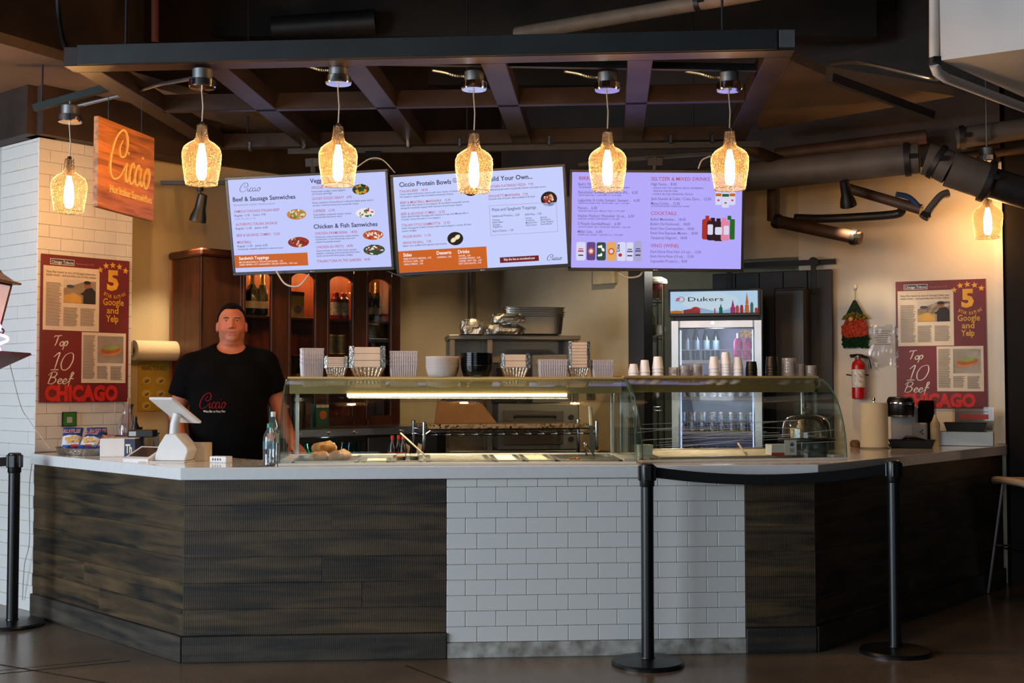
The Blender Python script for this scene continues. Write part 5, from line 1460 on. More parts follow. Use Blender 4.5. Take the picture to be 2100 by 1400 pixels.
def bag(loc, rz, tilt, label, words, red=True):
    t = thing('chip_bag', label, 'snack bag', loc, 0, 'chip bags in the foil tray')
    t.rotation_euler = (tilt, 0, rz)
    W, H = .060, .165
    def pil(z0, z1, m, name, off_=0.):
        g = G(); vs = []; nz, nx = 10, 10
        for s_ in (-1, 1):
            for k in range(nz + 1):
                z = z0 + (z1 - z0) * k / nz; e = max(0, math.sin(PI * max(.02, min(.98, z / H)))) ** .55
                for i in range(nx + 1):
                    u = -1 + 2 * i / nx
                    y = s_ * (.026 * e * max(0, 1 - u * u) ** .5 + .0006 + off_) + .0025 * math.sin(u * 9 + z * 70) * e
                    vs.append((W * u * (1 - .06 * e), y, z))
        m1 = (nz + 1) * (nx + 1); fs = []
        for b_ in (0, m1):
            for k in range(nz):
                for i in range(nx):
                    a = b_ + k * (nx + 1) + i; fs.append((a, a + 1, a + nx + 2, a + nx + 1))
        g.add(vs, fs); g.build(name, m, t)
    pil(0, H * .22, BAGB, 'bottom_band'); pil(H * .22, H * .62, BAGW, 'front_panel'); pil(H * .62, H, BAGB, 'top_band')
    ik = Ink(-.0285, .0008)
    ik.text(words, -.047, H * .70, .047, .022, BAGW, 'lettering', 2, .04, .1)
    ik.text(words, -.045, H * .705, .046, .020, BAGR, 'lettering', 3, .01, .1)
    for cx, cz in ((-.02, .075), (.012, .085), (.03, .062), (-.004, .056)): ik.ell(cx, cz, .015, .011, 'chip_picture', CHIP, 2, 12)
    ik.rect(.0, .022, .045, .036, 'lettering', BAGR, 1); ik.rect(-.045, .020, -.008, .032, 'lettering', mat('bag_blue2', (46, 96, 176), .4), 1)
    ik.build(t)
    return t
bag(p + Vector((-.075, .02, .012)), .15, -.55, 'front left chip bag with red and white lettering in the tray', 'RUFFLES')
bag(p + Vector((.03, -.035, .014)), -.25, -.75, 'chip bag leaning in the middle of the tray', 'RUFFLES')
bag(p + Vector((.095, .03, .016)), .5, -.6, 'chip bag at the back right of the tray', 'RUFFLES')
bag(p + Vector((.115, -.06, .014)), -.7, -.95, 'chip bag lying low at the right of the tray', 'RUFFLES')

def bx(name, label, cat, px, d, w_, dep, h, m, rz=0, z=0.):
    p = LWp(px, d)
    o = G().box(-w_ / 2, w_ / 2, -dep / 2, dep / 2, 0, h, bev=.003).build(name, m, loc=(p.x, p.y, p.z + z), rz=LWA + rz)
    return tag(o, label, cat)
p = LWp(256, .26)
t = thing('carton', 'white carton with a blue end panel beside the card reader', 'box', p, .10)
G().box(-.115, .08, -.09, .16, 0, .105, bev=.003).build('box', WHITEP, t)
G().box(.08, .0815, -.088, .155, .004, .101).build('end_panel', mat('panel_navy', (44, 62, 92), .5), t)
G().box(.022, .0795, -.0915, -.09, .002, .103).build('side_panel', mat('panel_navy'), t)
ik = Ink(-.0918, .0005); ik.text('Th', .028, .022, .065, .05, PC['W'], 'lettering', 1, .03); ik.build(t)
pt = p + Vector((.06, .12, .1055))
t = thing('label_printer', 'small black label printer with a lit display on the carton', 'printer', pt, .05)
G().box(-.06, .085, -.06, .06, 0, .042, bev=.004).build('body', BLACK, t)
G().box(-.052, -.012, -.0615, -.06, .008, .034).build('display', emis('printer_display', (210, 220, 226), .55), t)
p = LWp(262, .58)
t = thing('glass_carafe', 'clear glass carafe with a wooden muddler beside the poster', 'carafe', p, 0)
G().lathe([(.058, .0), (.060, .006), (.060, .14), (.056, .165), (.034, .225), (.031, .245), (.040, .285), (.046, .292)], n=28, cap1=False).build('vessel', glassy('carafe_glass', (236, 232, 240), gloss=1.6, body=.06, bcol=(200, 190, 205)), t)
G().lathe([(.055, .004), (.057, .012), (.057, .11)], n=24).build('contents', glassy('pale_liquid', (226, 206, 198), body=.35, bcol=(200, 170, 156)), t)
G().tube([(.004, 0, .02), (.008, .0, .33)], [.009, .007], 8).build('muddler', mat('muddler_wood', (176, 130, 80), .5), t)
for px, d, h, r, nm, lb in ((279, .56, .215, .024, 'dark_bottle', 'black bottle standing behind the carafe'), (289, .60, .15, .03, 'pepper_tin', 'dark tin with a pale label behind the carafe')):
    p = LWp(px, d)
    t = thing(nm, lb, 'bottle', p)
    G().lathe([(r * .96, 0), (r, .004), (r, h * .7), (r * .5, h * .84), (r * .45, h)], n=18).build('body', BLACK, t)
    G().lathe([(r * 1.01, h * .3), (r * 1.01, h * .5)], n=18, cap0=False, cap1=False).build('label', mat('cream_label', (206, 196, 170), .6), t)
p = LWp(309, .57)
t = thing('glass_jar', 'square clear jar with metal lid behind the cash register', 'jar', p, LWA)
G().box(-.042, .042, -.042, .042, 0, .11, bev=.006).build('jar', glassy('jar_glass', (228, 236, 236), gloss=1.5, body=.2, bcol=(170, 176, 176)), t)
G().box(-.044, .044, -.044, .044, .11, .125, bev=.004).build('lid', STEEL, t)
# cash register: tablet on a wedge stand, with a card terminal
p = LWp(360, .20)
t = thing('cash_register', 'white tablet cash register on a wedge stand, seen from behind', 'cash register', p, -.12)
G().box(-.16, .10, -.11, .10, 0, .008, bev=.003).build('foot_plate', WHITEP, t)
w_ = G().prism([(-.085, .009), (.088, .009), (.105, .06), (.095, .085), (.035, .150), (-.022, .150), (-.062, .085)], -.075, .075, 'y')
wo = w_.build('wedge_base', WHITEP, t, smooth=False); bv = wo.modifiers.new('edge', 'BEVEL'); bv.width = .006; bv.segments = 2
G().tube([(-.010, .01, .12), (-.008, .015, .20), (.004, .02, .255)], [.026, .024, .022], 16).build('neck', WHITEP, t)
tb = G().box(-.125, .125, -.008, .008, -.112, .112, bev=.006)
to = tb.build('tablet', WHITEP, t, loc=(-.012, .03, .275)); to.rotation_euler = (Matrix.Rotation(LWA + .12, 3, 'Z') @ Matrix.Rotation(math.radians(53), 3, 'X')).to_euler()
sc_ = G().box(-.105, .105, .0072, .0082, -.095, .095).build('tablet_screen', BLACK, to)
p = LWp(300, .09)
t = thing('card_terminal', 'white card terminal with dark tilted touch screen facing the customer', 'card reader', p, LWA + .30)
G().prism([(-.07, 0), (.075, 0), (.082, .012), (.070, .075), (.060, .078), (-.07, .018)], -.09, .09, 'x').build('body', WHITEP, t, smooth=False)
e = math.atan2(.060, .130)
g = G().box(-.068, .068, -.05, .052, 0, .0015, M=Matrix.Translation((0, -.004, .0505)) @ Matrix.Rotation(e, 4, 'X')); g.build('screen', mat('terminal_screen', (30, 26, 30), .15), t)
bx('cream_box', 'plain cream box behind the cash register', 'box', 402, .33, .15, .12, .098, mat('cream_card', (216, 196, 168), .55, var=.04), .72)
p = LWp(455, .34)
t = thing('sugar_box', 'tiny white box with dark print lying by the register', 'box', p, -.35)
G().box(-.052, .052, -.03, .03, 0, .034, bev=.003).build('carton', WHITEP, t)
ik = Ink(-.0305, .0004); [ik.ell(-.03 + .015 * i, .018, .004, .007, 'print', PC['D'], 1, 8) for i in range(4)]; ik.build(t)
# bottle of water next to the case
def water(loc, label, cap, lab, h=.215, r=.033):
    t = thing('water_bottle', label, 'bottle', loc)
    k = h / .215
    G().lathe([(r * .8, 0), (r, .006), (r * .96, .02 * k), (r, .04 * k), (r * .95, .055 * k), (r, .07 * k), (r, .125 * k), (r * .97, .14 * k), (r * .85, .16 * k), (r * .45, .185 * k), (r * .38, .195 * k)], n=24).build('bottle', glassy('bottle_pet', (244, 248, 250), gloss=2.4, body=.05, bcol=(230, 235, 240)), t)
    G().lathe([(r * 1.01, .085 * k), (r * 1.01, .125 * k)], n=24, cap0=False, cap1=False).build('label', lab, t)
    G().lathe([(r * .42, .194 * k), (r * .43, .212 * k), (r * .38, .215 * k)], n=16).build('cap', cap, t)
    return t
q = CF(554, .075)
water((q.x, q.y, TOPZ), 'clear water bottle with green cap at the left end of the glass case', mat('cap_green', (60, 150, 110), .4), glassy('label_aqua', (230, 240, 244), body=.35, bcol=(150, 196, 210)))
q = CF(561, .30)
water((q.x, q.y, TOPZ), 'taller bottle with orange and teal label behind the water bottle', mat('cap_white', (220, 220, 215), .4), mat('label_teal', (60, 150, 150), .5, var=.4, vs=20, col2=(220, 120, 40)), .27, .03)

# ------------------------------------------------------------------ on the left wall
hwn = Vector((HUD.y, -HUD.x))
def HWp(px, z, out=.0):
    o = hw0 + hwn * out; a = (px - 1050) / F_PX
    s_ = (a * o.y - o.x) / (HUD.x - a * HUD.y)
    q = o + HUD * s_
    return Vector((q.x, q.y, z))
q = HWp(322, 0, .10); q.z = Zat(719, q.y)
t = thing('towel_holder', 'wall bracket with a thick roll of white paper towel', 'paper towel', q, HUANG)
G().cyl((-.17, 0, 0), (.20, 0, 0), .068, n=28).build('roll', mat('paper_white', (226, 212, 180), .85, var=.03, bump=.1, bs=80), t)
g = G(); g.box(-.205, -.19, -.03, .096, -.04, .06, bev=.004); g.box(.21, .222, -.03, .096, -.04, .06, bev=.004); g.box(-.2, .215, .088, .096, .0, .06)
g.build('bracket', mat('grey_bracket', (150, 146, 138), .4, .4), t)
G().cyl((-.2, 0, 0), (.215, 0, 0), .016, n=12).build('core', mat('core_card', (120, 96, 70), .8), t)
q = HWp(316, 0, .006); q.z = Zat(792, q.y)
t = thing('wall_notice', 'yellow hand washing notice on the wall below the towel roll', 'poster', q, HUANG)
G().box(-.115, .115, 0, .004, -.17, .17).build('sheet', mat('notice_yellow', (196, 164, 56), .6, var=.05), t)
ik = Ink(0, .0008); ik.text('WASHING YOUR HANDS', -.095, .11, .095, .03, PC['D'], 'lettering', 1, .02)
for i, (x, z) in enumerate(((-.055, .04), (.05, .04), (-.055, -.05), (.05, -.05), (-.055, -.13), (.05, -.13))):
    ik.ell(x, z, .034, .026, 'picture', mat('notice_pale', (220, 200, 120), .6), 1, 12); ik.ell(x + .004, z - .004, .02, .01, 'picture', mat('notice_brown', (140, 110, 50), .6), 2, 9, .5)
ik.build(t)

# ------------------------------------------------------------------ on the right wing
def RWp(px, Y):
    return Vector((Xat(px, Y), Y, TOPZ))
rwa = ang(CB, CE)
t = thing('paper_towel_stand', 'upright paper towel roll on a steel stand at the right counter', 'paper towel', RWp(1791, 7.95))
G().lathe([(.098, 0), (.1, .003), (.095, .006)], n=32).build('base', CHROME, t)
G().lathe([(.022, .008), (.086, .008), (.089, .012), (.087, .295), (.085, .298), (.022, .298)], n=36, cap0=False, cap1=False).build('roll', mat('paper_white'), t)
G().lathe([(.006, .0), (.006, .31), (.012, .318), (.009, .33)], n=12).build('rod', CHROME, t)
# coffee machine
GREYP = mat('grey_plastic', (150, 148, 148), .35, var=.04)
t = thing('coffee_machine', 'grey and black pod coffee machine below the right poster', 'coffee machine', RWp(1862, 8.30), RWANG)
b = G(); b.box(-.115, .06, -.02, .15, .0, .27, bev=.012); b.build('body', GREYP, t)
G().lathe([(.078, .20), (.086, .215), (.090, .27), (.088, .315), (.080, .33), (.072, .335)], (-.045, -.055, 0), 28).build('brew_head', BLACK, t)
G().lathe([(.091, .282), (.093, .29), (.091, .30)], (-.045, -.055, 0), 28, cap0=False, cap1=False).build('chrome_band', CHROME, t)
G().lathe([(.082, .20), (.084, .21), (.084, .262)], (-.045, -.055, 0), 28, cap0=False, cap1=False).build('head_ring', STEEL, t)
G().box(-.165, -.13, -.06, -.02, .20, .26, bev=.008).build('lever', BLACK, t)
G().box(.062, .165, .0, .15, .0, .31, bev=.012).build('water_tank', glassy('smoke_tank', (70, 60, 60), gloss=1.4, body=.4, bcol=(40, 36, 36)), t)
cp = G().box(.03, .125, -.075, -.02, .02, .16, bev=.008).build('control_panel', GREYP, t)
bt = G()
for x, z in ((.085, .10), (.098, .112), (.098, .088)): bt.cyl((x, -.079, z), (x, -.074, z), .0065, n=12)
bt.build('buttons', BLACK, cp)
G().box(-.12, .03, -.12, .0, .0, .022, bev=.006).build('drip_tray', BLACK, t)
t = thing('black_tray', 'black plastic tray in front of the coffee machine', 'tray', RWp(1868, 8.02), RWANG + .1)
def tray_mesh(W, D, H):
    g = G(); o_ = [(-W, -D), (W, -D), (W, D), (-W, D)]
    k = .86
    vs = [(x * k, y * k, 0) for x, y in o_] + [(x, y, H) for x, y in o_] + [(x * 1.05, y * 1.07, H) for x, y in o_] + [(x * .96, y * .95, H - .004) for x, y in o_] + [(x * .83, y * .83, .004) for x, y in o_]
    fs = [(3, 2, 1, 0)]
    for a in (0, 4, 8, 12): fs += [(a + i, a + (i + 1) % 4, a + 4 + (i + 1) % 4, a + 4 + i) for i in range(4)]
    fs.append((16, 17, 18, 19))
    return g.add(vs, fs)
tray_mesh(.145, .075, .055).build('tray', BLACK, t, smooth=False)
g = G().tube([(-.06, .01, .05), (-.03, .0, .072), (.03, 0, .066), (.08, .01, .054)], [.01, .012, .010, .006], 8); g.build('tool', BLACK, t)
t = thing('squeeze_bottle', 'white squeeze bottle right of the coffee machine', 'bottle', RWp(1916, 8.22))
G().lathe([(.030, 0), (.032, .005), (.032, .15), (.026, .168), (.014, .172)], n=20).build('bottle', mat('squeeze_white', (206, 190, 160), .5), t)
G().lathe([(.022, .17), (.016, .185), (.006, .215), (.004, .218)], n=14).build('nozzle', mat('squeeze_white'), t)
t = thing('steel_caddy', 'brushed steel box at the right end of the worktop', 'caddy', RWp(1983, 8.36), RWANG + .03)
G().box(-.185, .165, -.07, .08, 0, .098, bev=.003).build('box', steel('caddy_steel', (140, 136, 130), .32, (60, 1, 60)), t)
q = RWp(1978, 8.36)
t = thing('black_tray', 'black plastic tray on top of the steel box', 'tray', (q.x, q.y, TOPZ + .0985), RWANG)
tray_mesh(.135, .062, .06).build('tray', BLACK, t, smooth=False)
q = RWp(1994, 8.47)
t = thing('sign_holder', 'clear acrylic sign holder with red and white notice behind the steel box', 'sign', (q.x, q.y, TOPZ + .0), RWANG)
G().box(-.135, .135, 0, .003, 0, .262).build('holder', glassy('acrylic', (246, 246, 246), gloss=1.5), t)
G().box(-.12, .125, .004, .0045, .10, .25).build('sheet', mat('notice_white', (206, 200, 194), .5), t)
ik = Ink(-.001, .0006); ik.rect(-.09, .178, .10, .212, 'print_block', mat('notice_red', (190, 60, 50), .5), 1)
for i, z in enumerate((.228, .165, .155, .145)): ik.rect(-.09, z, .10 - .02 * (i % 2), z + .004, 'print_lines', PC['col'], 1)
ik.build(t)
tag(G().lathe([(.03, 0), (.034, .01), (.034, .035), (.02, .05)], n=14).build('small_crock', mat('crock_brown', (120, 84, 56), .5), loc=RWp(1752, 8.1)), 'small brown crock left of the paper towel roll', 'pot')
# on the right wall
def RWw(px, py, out=.0):
    a = (px - 1050) / F_PX
    n_ = Vector((RWD.y, -RWD.x)) * out
    o = RW0 + n_; s_ = (a * o.y - o.x) / (RWD.x - a * RWD.y); q = o + RWD * s_
    return Vector((q.x, q.y, Zat(py, q.y)))
RED = mat('extinguisher_red', (176, 20, 22), .28, var=.06)
t = thing('fire_extinguisher', 'red fire extinguisher hanging on the wall below the gnome', 'extinguisher', RWw(1760, 818, .08), RWANG)
G().lathe([(.040, 0), (.046, .006), (.047, .02), (.047, .24), (.042, .265), (.022, .285), (.018, .29)], n=28).build('cylinder', RED, t)
G().lathe([(.0476, .085), (.0476, .215)], n=28, cap0=False, cap1=False).build('label', mat('tag_white', (214, 206, 196), .5, var=.25, vs=60), t)
g = G(); g.cyl((0, 0, .285), (0, 0, .315), .018, n=14); g.cyl((-.022, -.01, .30), (.0, -.01, .30), .012, n=10); g.build('valve', mat('valve_metal', (150, 140, 130), .35, .8), t)
g = G(); g.tube([(-.06, 0, .318), (-.01, 0, .322), (.03, .0, .318), (.06, 0, .30)], .007, 8); g.tube([(-.055, 0, .305), (.0, 0, .31)], .006, 8); g.build('handle', BLACK, t)
G().tube(spline([(.02, 0, .31), (.065, .01, .30), (.078, .01, .26), (.085, .01, .22)], 6), .009, 8).build('hose', BLACK, t)
g = G(); g.tube([(.048, 0, .178), (.075, -.01, .172)], .005, 6); g.tube([(-.048, 0, .172), (-.085, -.01, .178)], .005, 6); g.build('strap', BLACK, t)
G().cyl((-.015, .04, .24), (-.015, .08, .24), .012, n=8).build('wall_hook', STEEL, t)
# gnome decoration of tinsel
t = thing('gnome_decoration', 'tinsel gnome ornament with green hat and orange beard on the wall', 'ornament', RWw(1755, 712, .012), RWANG)
HATG = mat('hat_green', (20, 58, 36), .5, var=.4, vs=60, bump=.8, bs=120); BRD = mat('beard_orange', (216, 70, 30), .7, var=.3, vs=50, bump=1., bs=120); TIN = mat('tinsel_green', (12, 70, 34), .35, .3, var=.6, vs=90, bump=1., bs=160); GLD = mat('tinsel_gold', (176, 150, 60), .3, .6, var=.5, vs=90, bump=1., bs=160)
def fuzz(pts2, y0, y1, m, name, seed, n=60, s=.012):
    # tufted relief: outline prism plus tufts
    g = G().prism(pts2, y0, y1, 'y'); r_ = random.Random(seed)
    xs = [p[0] for p in pts2]; zs = [p[1] for p in pts2]
    for _ in range(n):
        x, z = r_.uniform(min(xs), max(xs)), r_.uniform(min(zs), max(zs))
        ins = False; j = len(pts2) - 1
        for i in range(len(pts2)):
            (xi, zi), (xj, zj) = pts2[i], pts2[j]
            if (zi > z) != (zj > z) and x < (xj - xi) * (z - zi) / (zj - zi + 1e-9) + xi: ins = not ins
            j = i
        if ins: g.sphere((x, y0, z), s, s * .9, s, 6, 4)
    g.build(name, m, t, smooth=False)
fuzz([(-.088, .0), (.088, .0), (.095, .05), (.088, .105), (-.088, .105), (-.092, .05)], -.02, .0, TIN, 'body', 1, 70)
fuzz([(-.085, .09), (-.05, .075), (.05, .075), (.085, .09), (.088, .15), (.06, .21), (-.06, .21), (-.09, .15)], -.03, -.004, BRD, 'beard', 2, 80)
fuzz([(-.095, .205), (.095, .205), (.075, .235), (0, .255), (-.075, .235)], -.036, -.004, GLD, 'brim', 3, 40, .009)
G().prism([(-.065, .235), (.065, .235), (.008, .345), (-.008, .345)], -.032, -.002, 'y').build('hat', HATG, t)
G().sphere((-.025, -.045, .205), .019).build('nose', mat('nose_tan', (206, 160, 90), .5), t)
G().tube([(0, -.012, .34), (.002, -.008, .40), (0, -.002, .435)], .003, 6).build('loop', mat('twine', (150, 140, 120), .8), t)
G().sphere((0, -.006, .445), .014, .008, .02, 10, 6).build('hook', WHITEP, t)
# plastic sleeve with a sheet of paper
q = RWw(1812, 709, .006)
t = thing('document_sleeve', 'crinkled clear sleeve with a typed sheet left of the right poster', 'notice', q, RWANG)
vs = []; nx, nz = 12, 14; r_ = random.Random(3)
for k in range(nz + 1):
    for i in range(nx + 1): vs.append((-.105 + .21 * i / nx + .006 * (k / nz), -.004 - .007 * r_.random(), -.15 + .30 * k / nz + .008 * math.sin(i)))
G().add(vs, [(k * (nx + 1) + i, k * (nx + 1) + i + 1, (k + 1) * (nx + 1) + i + 1, (k + 1) * (nx + 1) + i) for k in range(nz) for i in range(nx)]).build('sleeve', glassy('sleeve_film', (250, 250, 250), gloss=2.2, rough=.1, body=.12, bcol=(230, 225, 220)), t)
G().box(-.09, .085, -.002, 0, -.135, .14).build('sheet', mat('sheet_white', (214, 204, 194), .7, var=.03), t)
ik = Ink(-.002, .0006)
for i in range(7): ik.rect(-.06 + .01 * (i % 3), .105 - .016 * i, .055 - .015 * (i % 2), .110 - .016 * i, 'print_lines', PC['col'], 1)
ik.build(t)
ORD = ('first', 'second', 'third', 'fourth', 'fifth', 'sixth', 'seventh', 'eighth')
# ------------------------------------------------------------------ wooden hutch
HUW = wood('cherry_wood', (40, 16, 8), (92, 42, 20), 1., .4, .12, axis='z', contrast=(.3, .75), blotch=.3)
HUT = Matrix.Translation((HU0.x, HU0.y, 0)) @ Matrix.Rotation(HUANG, 4, 'Z')
hut = thing('china_hutch', 'dark cherry wood hutch with arched glass doors behind the man', 'cabinet', (HU0.x, HU0.y, 0), HUANG)
HL, HD, HT = 1.70, .40, 2.24
OPEN = [(.334, .549), (.702, .917), (1.032, 1.25), (1.385, 1.606)]
ZS, ZE = 1.12, 2.20
G().box(0, HL, HD - .02, HD, .02, HT).build('back_panel', wood('hutch_back', (110, 46, 18), (178, 86, 36), 1., .5, .1, axis='z'), hut)
for x in (0, HL - .022): G().box(x, x + .022, .0, HD - .02, .02, HT, bev=.002).build('side_panel', HUW, hut)
G().box(.022, HL - .022, .0, HD - .02, .02, ZS - .06, bev=.003).build('base_cabinet', HUW, hut)
G().box(-.03, HL + .03, -.05, HD, HT, HT + .05, bev=.012).build('cornice', HUW, hut)
G().box(.0, .30, .0, .02, ZS - .06, HT, bev=.003).build('left_panel', HUW, hut)
for x0, x1 in ((.30, .325), (.558, .69), (.927, 1.022), (1.262, 1.375), (1.616, HL - .022)):
    G().box(x0, x1, -.004, .022, ZS - .06, HT, bev=.003).build('stile', HUW, hut)
for k, (x0, x1) in enumerate(OPEN):
    d = G(); n = 14
    xm, W = (x0 + x1) / 2, (x1 - x0) / 2
    arch = [(x0 + .0, ZE - .10)] + [(xm - W * math.cos(PI * i / n), ZE - .10 + .075 * math.sin(PI * i / n) ** .7) for i in range(1, n)] + [(x1, ZE - .10)]
    for i in range(len(arch) - 1):
        (a, za), (b_, zb_) = arch[i], arch[i + 1]
        d.prism([(a, za), (b_, zb_), (b_, ZE + .04), (a, ZE + .04)], -.010, .014, 'y')
    d.box(x0 - .014, x0 + .006, -.012, .016, ZS, ZE, bev=.003); d.box(x1 - .006, x1 + .014, -.012, .016, ZS, ZE, bev=.003); d.box(x0, x1, -.012, .016, ZS - .04, ZS + .03, bev=.003)
    do = d.build('door', HUW, hut, smooth=False)
    G().box(x0, x1, .006, .009, ZS + .03, ZE - .02).build('pane', glassy('hutch_glass', (250, 248, 244), gloss=.9), do)
    G().tube([(x0 - .006 if k % 2 else x1 + .006, -.014, 1.50), (x0 - .006 if k % 2 else x1 + .006, -.028, 1.53), (x0 - .006 if k % 2 else x1 + .006, -.014, 1.57)], .004, 6).build('pull', mat('old_brass', (120, 84, 40), .35, .9), do)
SHZ = (1.38, 1.60, 1.862)
for z in SHZ: G().box(.022, HL - .022, .03, HD - .02, z - .018, z, bev=.002).build('shelf', HUW, hut)
for x0, x1 in OPEN:
    p = HUT @ Vector(((x0 + x1) / 2, .16, 2.215)); point('hutch_light', p, 2.6, (1, .55, .22), .02)
def hp(x, y, z): return HUT @ Vector((x, y, z))
CHG = mat('champagne_green', (16, 26, 16), .12, coat=.5); CHF = mat('gold_foil', (214, 180, 110), .3, .8, bump=.3, bs=60); LBL = mat('cream_label')
def champagne(loc, label, k=1.):
    t = thing('champagne_bottle', label, 'bottle', loc, 0, 'champagne bottles in the hutch')
    G().lathe([(.040 * k, 0), (.043 * k, .005), (.043 * k, .15 * k), (.036 * k, .185 * k), (.020 * k, .22 * k)], n=18).build('glass', CHG, t)
    G().lathe([(.022 * k, .215 * k), (.016 * k, .25 * k), (.017 * k, .285 * k), (.012 * k, .295 * k)], n=14).build('foil', CHF, t)
    G().lathe([(.0437 * k, .05 * k), (.0437 * k, .10 * k)], n=18, cap0=False, cap1=False).build('label', LBL, t)
    return t
ch = None
for i, (x, y, lb) in enumerate(((.365, .10, 'leftmost champagne bottle in the first hutch door'), (.405, .20, 'champagne bottle at the back of the first hutch door'), (.452, .09, 'middle champagne bottle in the first hutch door'), (.495, .18, 'champagne bottle behind the right one in the first hutch door'), (.525, .08, 'right champagne bottle in the first hutch door'),
                                (1.400, .09, 'leftmost champagne bottle in the last hutch door'), (1.452, .08, 'middle champagne bottle in the last hutch door'), (1.475, .19, 'champagne bottle at the back of the last hutch door'), (1.545, .10, 'right champagne bottle in the last hutch door'))):
    if ch is None: ch = champagne(hp(x, y, SHZ[2]), lb)
    else: dup(ch, hp(x, y, SHZ[2]), 0, lb)
t = thing('cookbook', 'yellow and lime boxed book in the second hutch door', 'book', hp(.79, .12, SHZ[2]), HUANG)
G().box(-.085, .115, 0, .03, 0, .19, bev=.002).build('cover', mat('book_yellow', (190, 176, 70), .5), t)
ik = Ink(0, .0006); ik.rect(-.085, .16, .115, .19, 'print', PC['D'], 1); ik.rect(-.08, .06, .01, .155, 'print', mat('book_lime', (140, 170, 60), .5), 1); ik.ell(.06, .06, .035, .03, 'print', mat('book_violet', (120, 110, 150), .5), 1); ik.rect(-.08, .005, .02, .055, 'print', mat('book_pale', (190, 196, 190), .5), 1); ik.build(t)
def syrup(loc, label):
    t = thing('syrup_bottle', label, 'bottle', loc, 0, 'red capped bottles in the hutch')
    G().lathe([(.038, 0), (.040, .004), (.040, .15), (.022, .17)], n=18).build('bottle', mat('syrup_red', (150, 40, 34), .35), t)
    G().lathe([(.0405, .03), (.0405, .125)], n=18, cap0=False, cap1=False).build('label', mat('tag_white'), t)
    G().lathe([(.024, .168), (.024, .195), (.020, .20)], n=14).build('cap', mat('cap_red', (196, 50, 40), .4), t)
    return t
s1_ = syrup(hp(1.155, .08, SHZ[2]), 'left red capped bottle in the third hutch door'); dup(s1_, hp(1.225, .08, SHZ[2]), 0, 'right red capped bottle in the third hutch door')
t = thing('snack_box', 'dark picture box left of the red capped bottles', 'box', hp(1.075, .12, SHZ[2]), HUANG)
G().box(-.04, .04, 0, .04, 0, .19, bev=.002).build('carton', mat('box_grey', (110, 104, 104), .5, var=.4, vs=30), t)
def can(loc, label, m, grp, r=.033, h=.122):
    t = thing('tin_can', label, 'can', loc, 0, grp)
    G().lathe([(r * .8, 0), (r, .006), (r, h - .008), (r * .86, h)], n=16).build('body', m, t)
    g = G().lathe([(r * 1.01, h - .012), (r * 1.01, h - .004)], n=16, cap0=False, cap1=False); g.lathe([(r * 1.01, .004), (r * 1.01, .012)], n=16, cap0=False, cap1=False); g.build('seam_ring', mat('gold_foil'), t)
    return t
OLV = mat('can_olive', (96, 104, 90), .4, .3, var=.3, vs=30)
c_ = can(hp(1.10, .08, SHZ[1]), 'left olive can on the middle shelf of the third hutch door', OLV, 'olive cans in the hutch', .048, .15); dup(c_, hp(1.195, .08, SHZ[1]), 0, 'right olive can on the middle shelf of the third hutch door')
t = thing('glass_tumbler', 'bluish stacked tumblers in the second hutch door', 'glass', hp(.745, .10, SHZ[0]), 0)
for i in range(5): G().lathe([(.03, 0), (.036, .05)], n=16, cap1=False).build('tumbler', glassy('tumbler_blue', (200, 210, 240), gloss=2, body=.15, bcol=(150, 160, 210)), t, loc=(0, 0, i * .035))
t = thing('wine_bottle', 'dark bottle with yellow label in the second hutch door', 'bottle', hp(.86, .10, SHZ[0]), 0)
G().lathe([(.036, 0), (.038, .004), (.038, .10), (.016, .14), (.015, .18)], n=18).build('glass', CHG, t); G().lathe([(.0385, .03), (.0385, .08)], n=18, cap0=False, cap1=False).build('label', mat('label_mustard', (176, 150, 80), .5), t)

# ------------------------------------------------------------------ back-bar cooler in front of the hutch
COF = .56
cz = 1.085
cw0 = HU0 + Vector((HUD.y, -HUD.x)) * COF
def CO(px):
    a = (px - 1050) / F_PX; return (a * cw0.y - cw0.x) / (HUD.x - a * HUD.y)
ca0, ca1 = CO(560), CO(915)
COOL = Matrix.Translation((cw0.x + HUD.x * ca0, cw0.y + HUD.y * ca0, 0)) @ Matrix.Rotation(HUANG, 4, 'Z'); CLN = ca1 - ca0
cool = thing('back_bar_cooler', 'black back-bar cooler with steel top behind the long case', 'refrigerator', COOL.to_translation(), HUANG)
G().box(0, CLN, -.02, .48, cz - .055, cz, bev=.004).build('steel_top', steel('cooler_steel', (205, 205, 210), .24, (1, 1, 40)), cool)
xa, xb = CO(606) - ca0, CO(738) - ca0
bd = G(); bd.box(0, CLN, .40, .48, .05, cz - .055); bd.box(0, xa - .04, 0, .40, .05, cz - .055); bd.box(xb + .04, CLN, .0, .40, .05, cz - .055); bd.box(xa - .04, xb + .04, 0, .40, .05, .35)
bd.build('cabinet', BLACK, cool)
fr = G(); fr.box(xa - .04, xb + .04, -.015, .012, cz - .095, cz - .058, bev=.003); fr.box(xa - .04, xa, -.015, .012, .35, cz - .095); fr.box(xb, xb + .04, -.015, .012, .35, cz - .095)
do = fr.build('door_frame', BLACK, cool)
G().box(xa, xb, -.002, .004, .35, cz - .095).build('pane', glassy('cooler_glass', (214, 236, 236), gloss=1.1), do)
G().box(xb + .06, CLN - .1, -.018, 0, .10, cz - .07, bev=.004).build('steel_door', steel('door_steel', (110, 110, 114), .35, (1, 1, 40)), cool)
sh = G().box(xa - .03, xb + .03, .02, .39, .78, .79); sh.build('shelf', STEEL, cool)
kn = None
for x in (xa + .02, xa + .26, xb - .05, xb + .35):
    if kn is None: kn = G().cyl((0, -.035, 0), (0, -.02, 0), .012, n=12).build('knob', CHROME, cool, loc=(x, 0, cz - .028))
    else: share(kn, 'knob', (x, 0, cz - .028), cool)
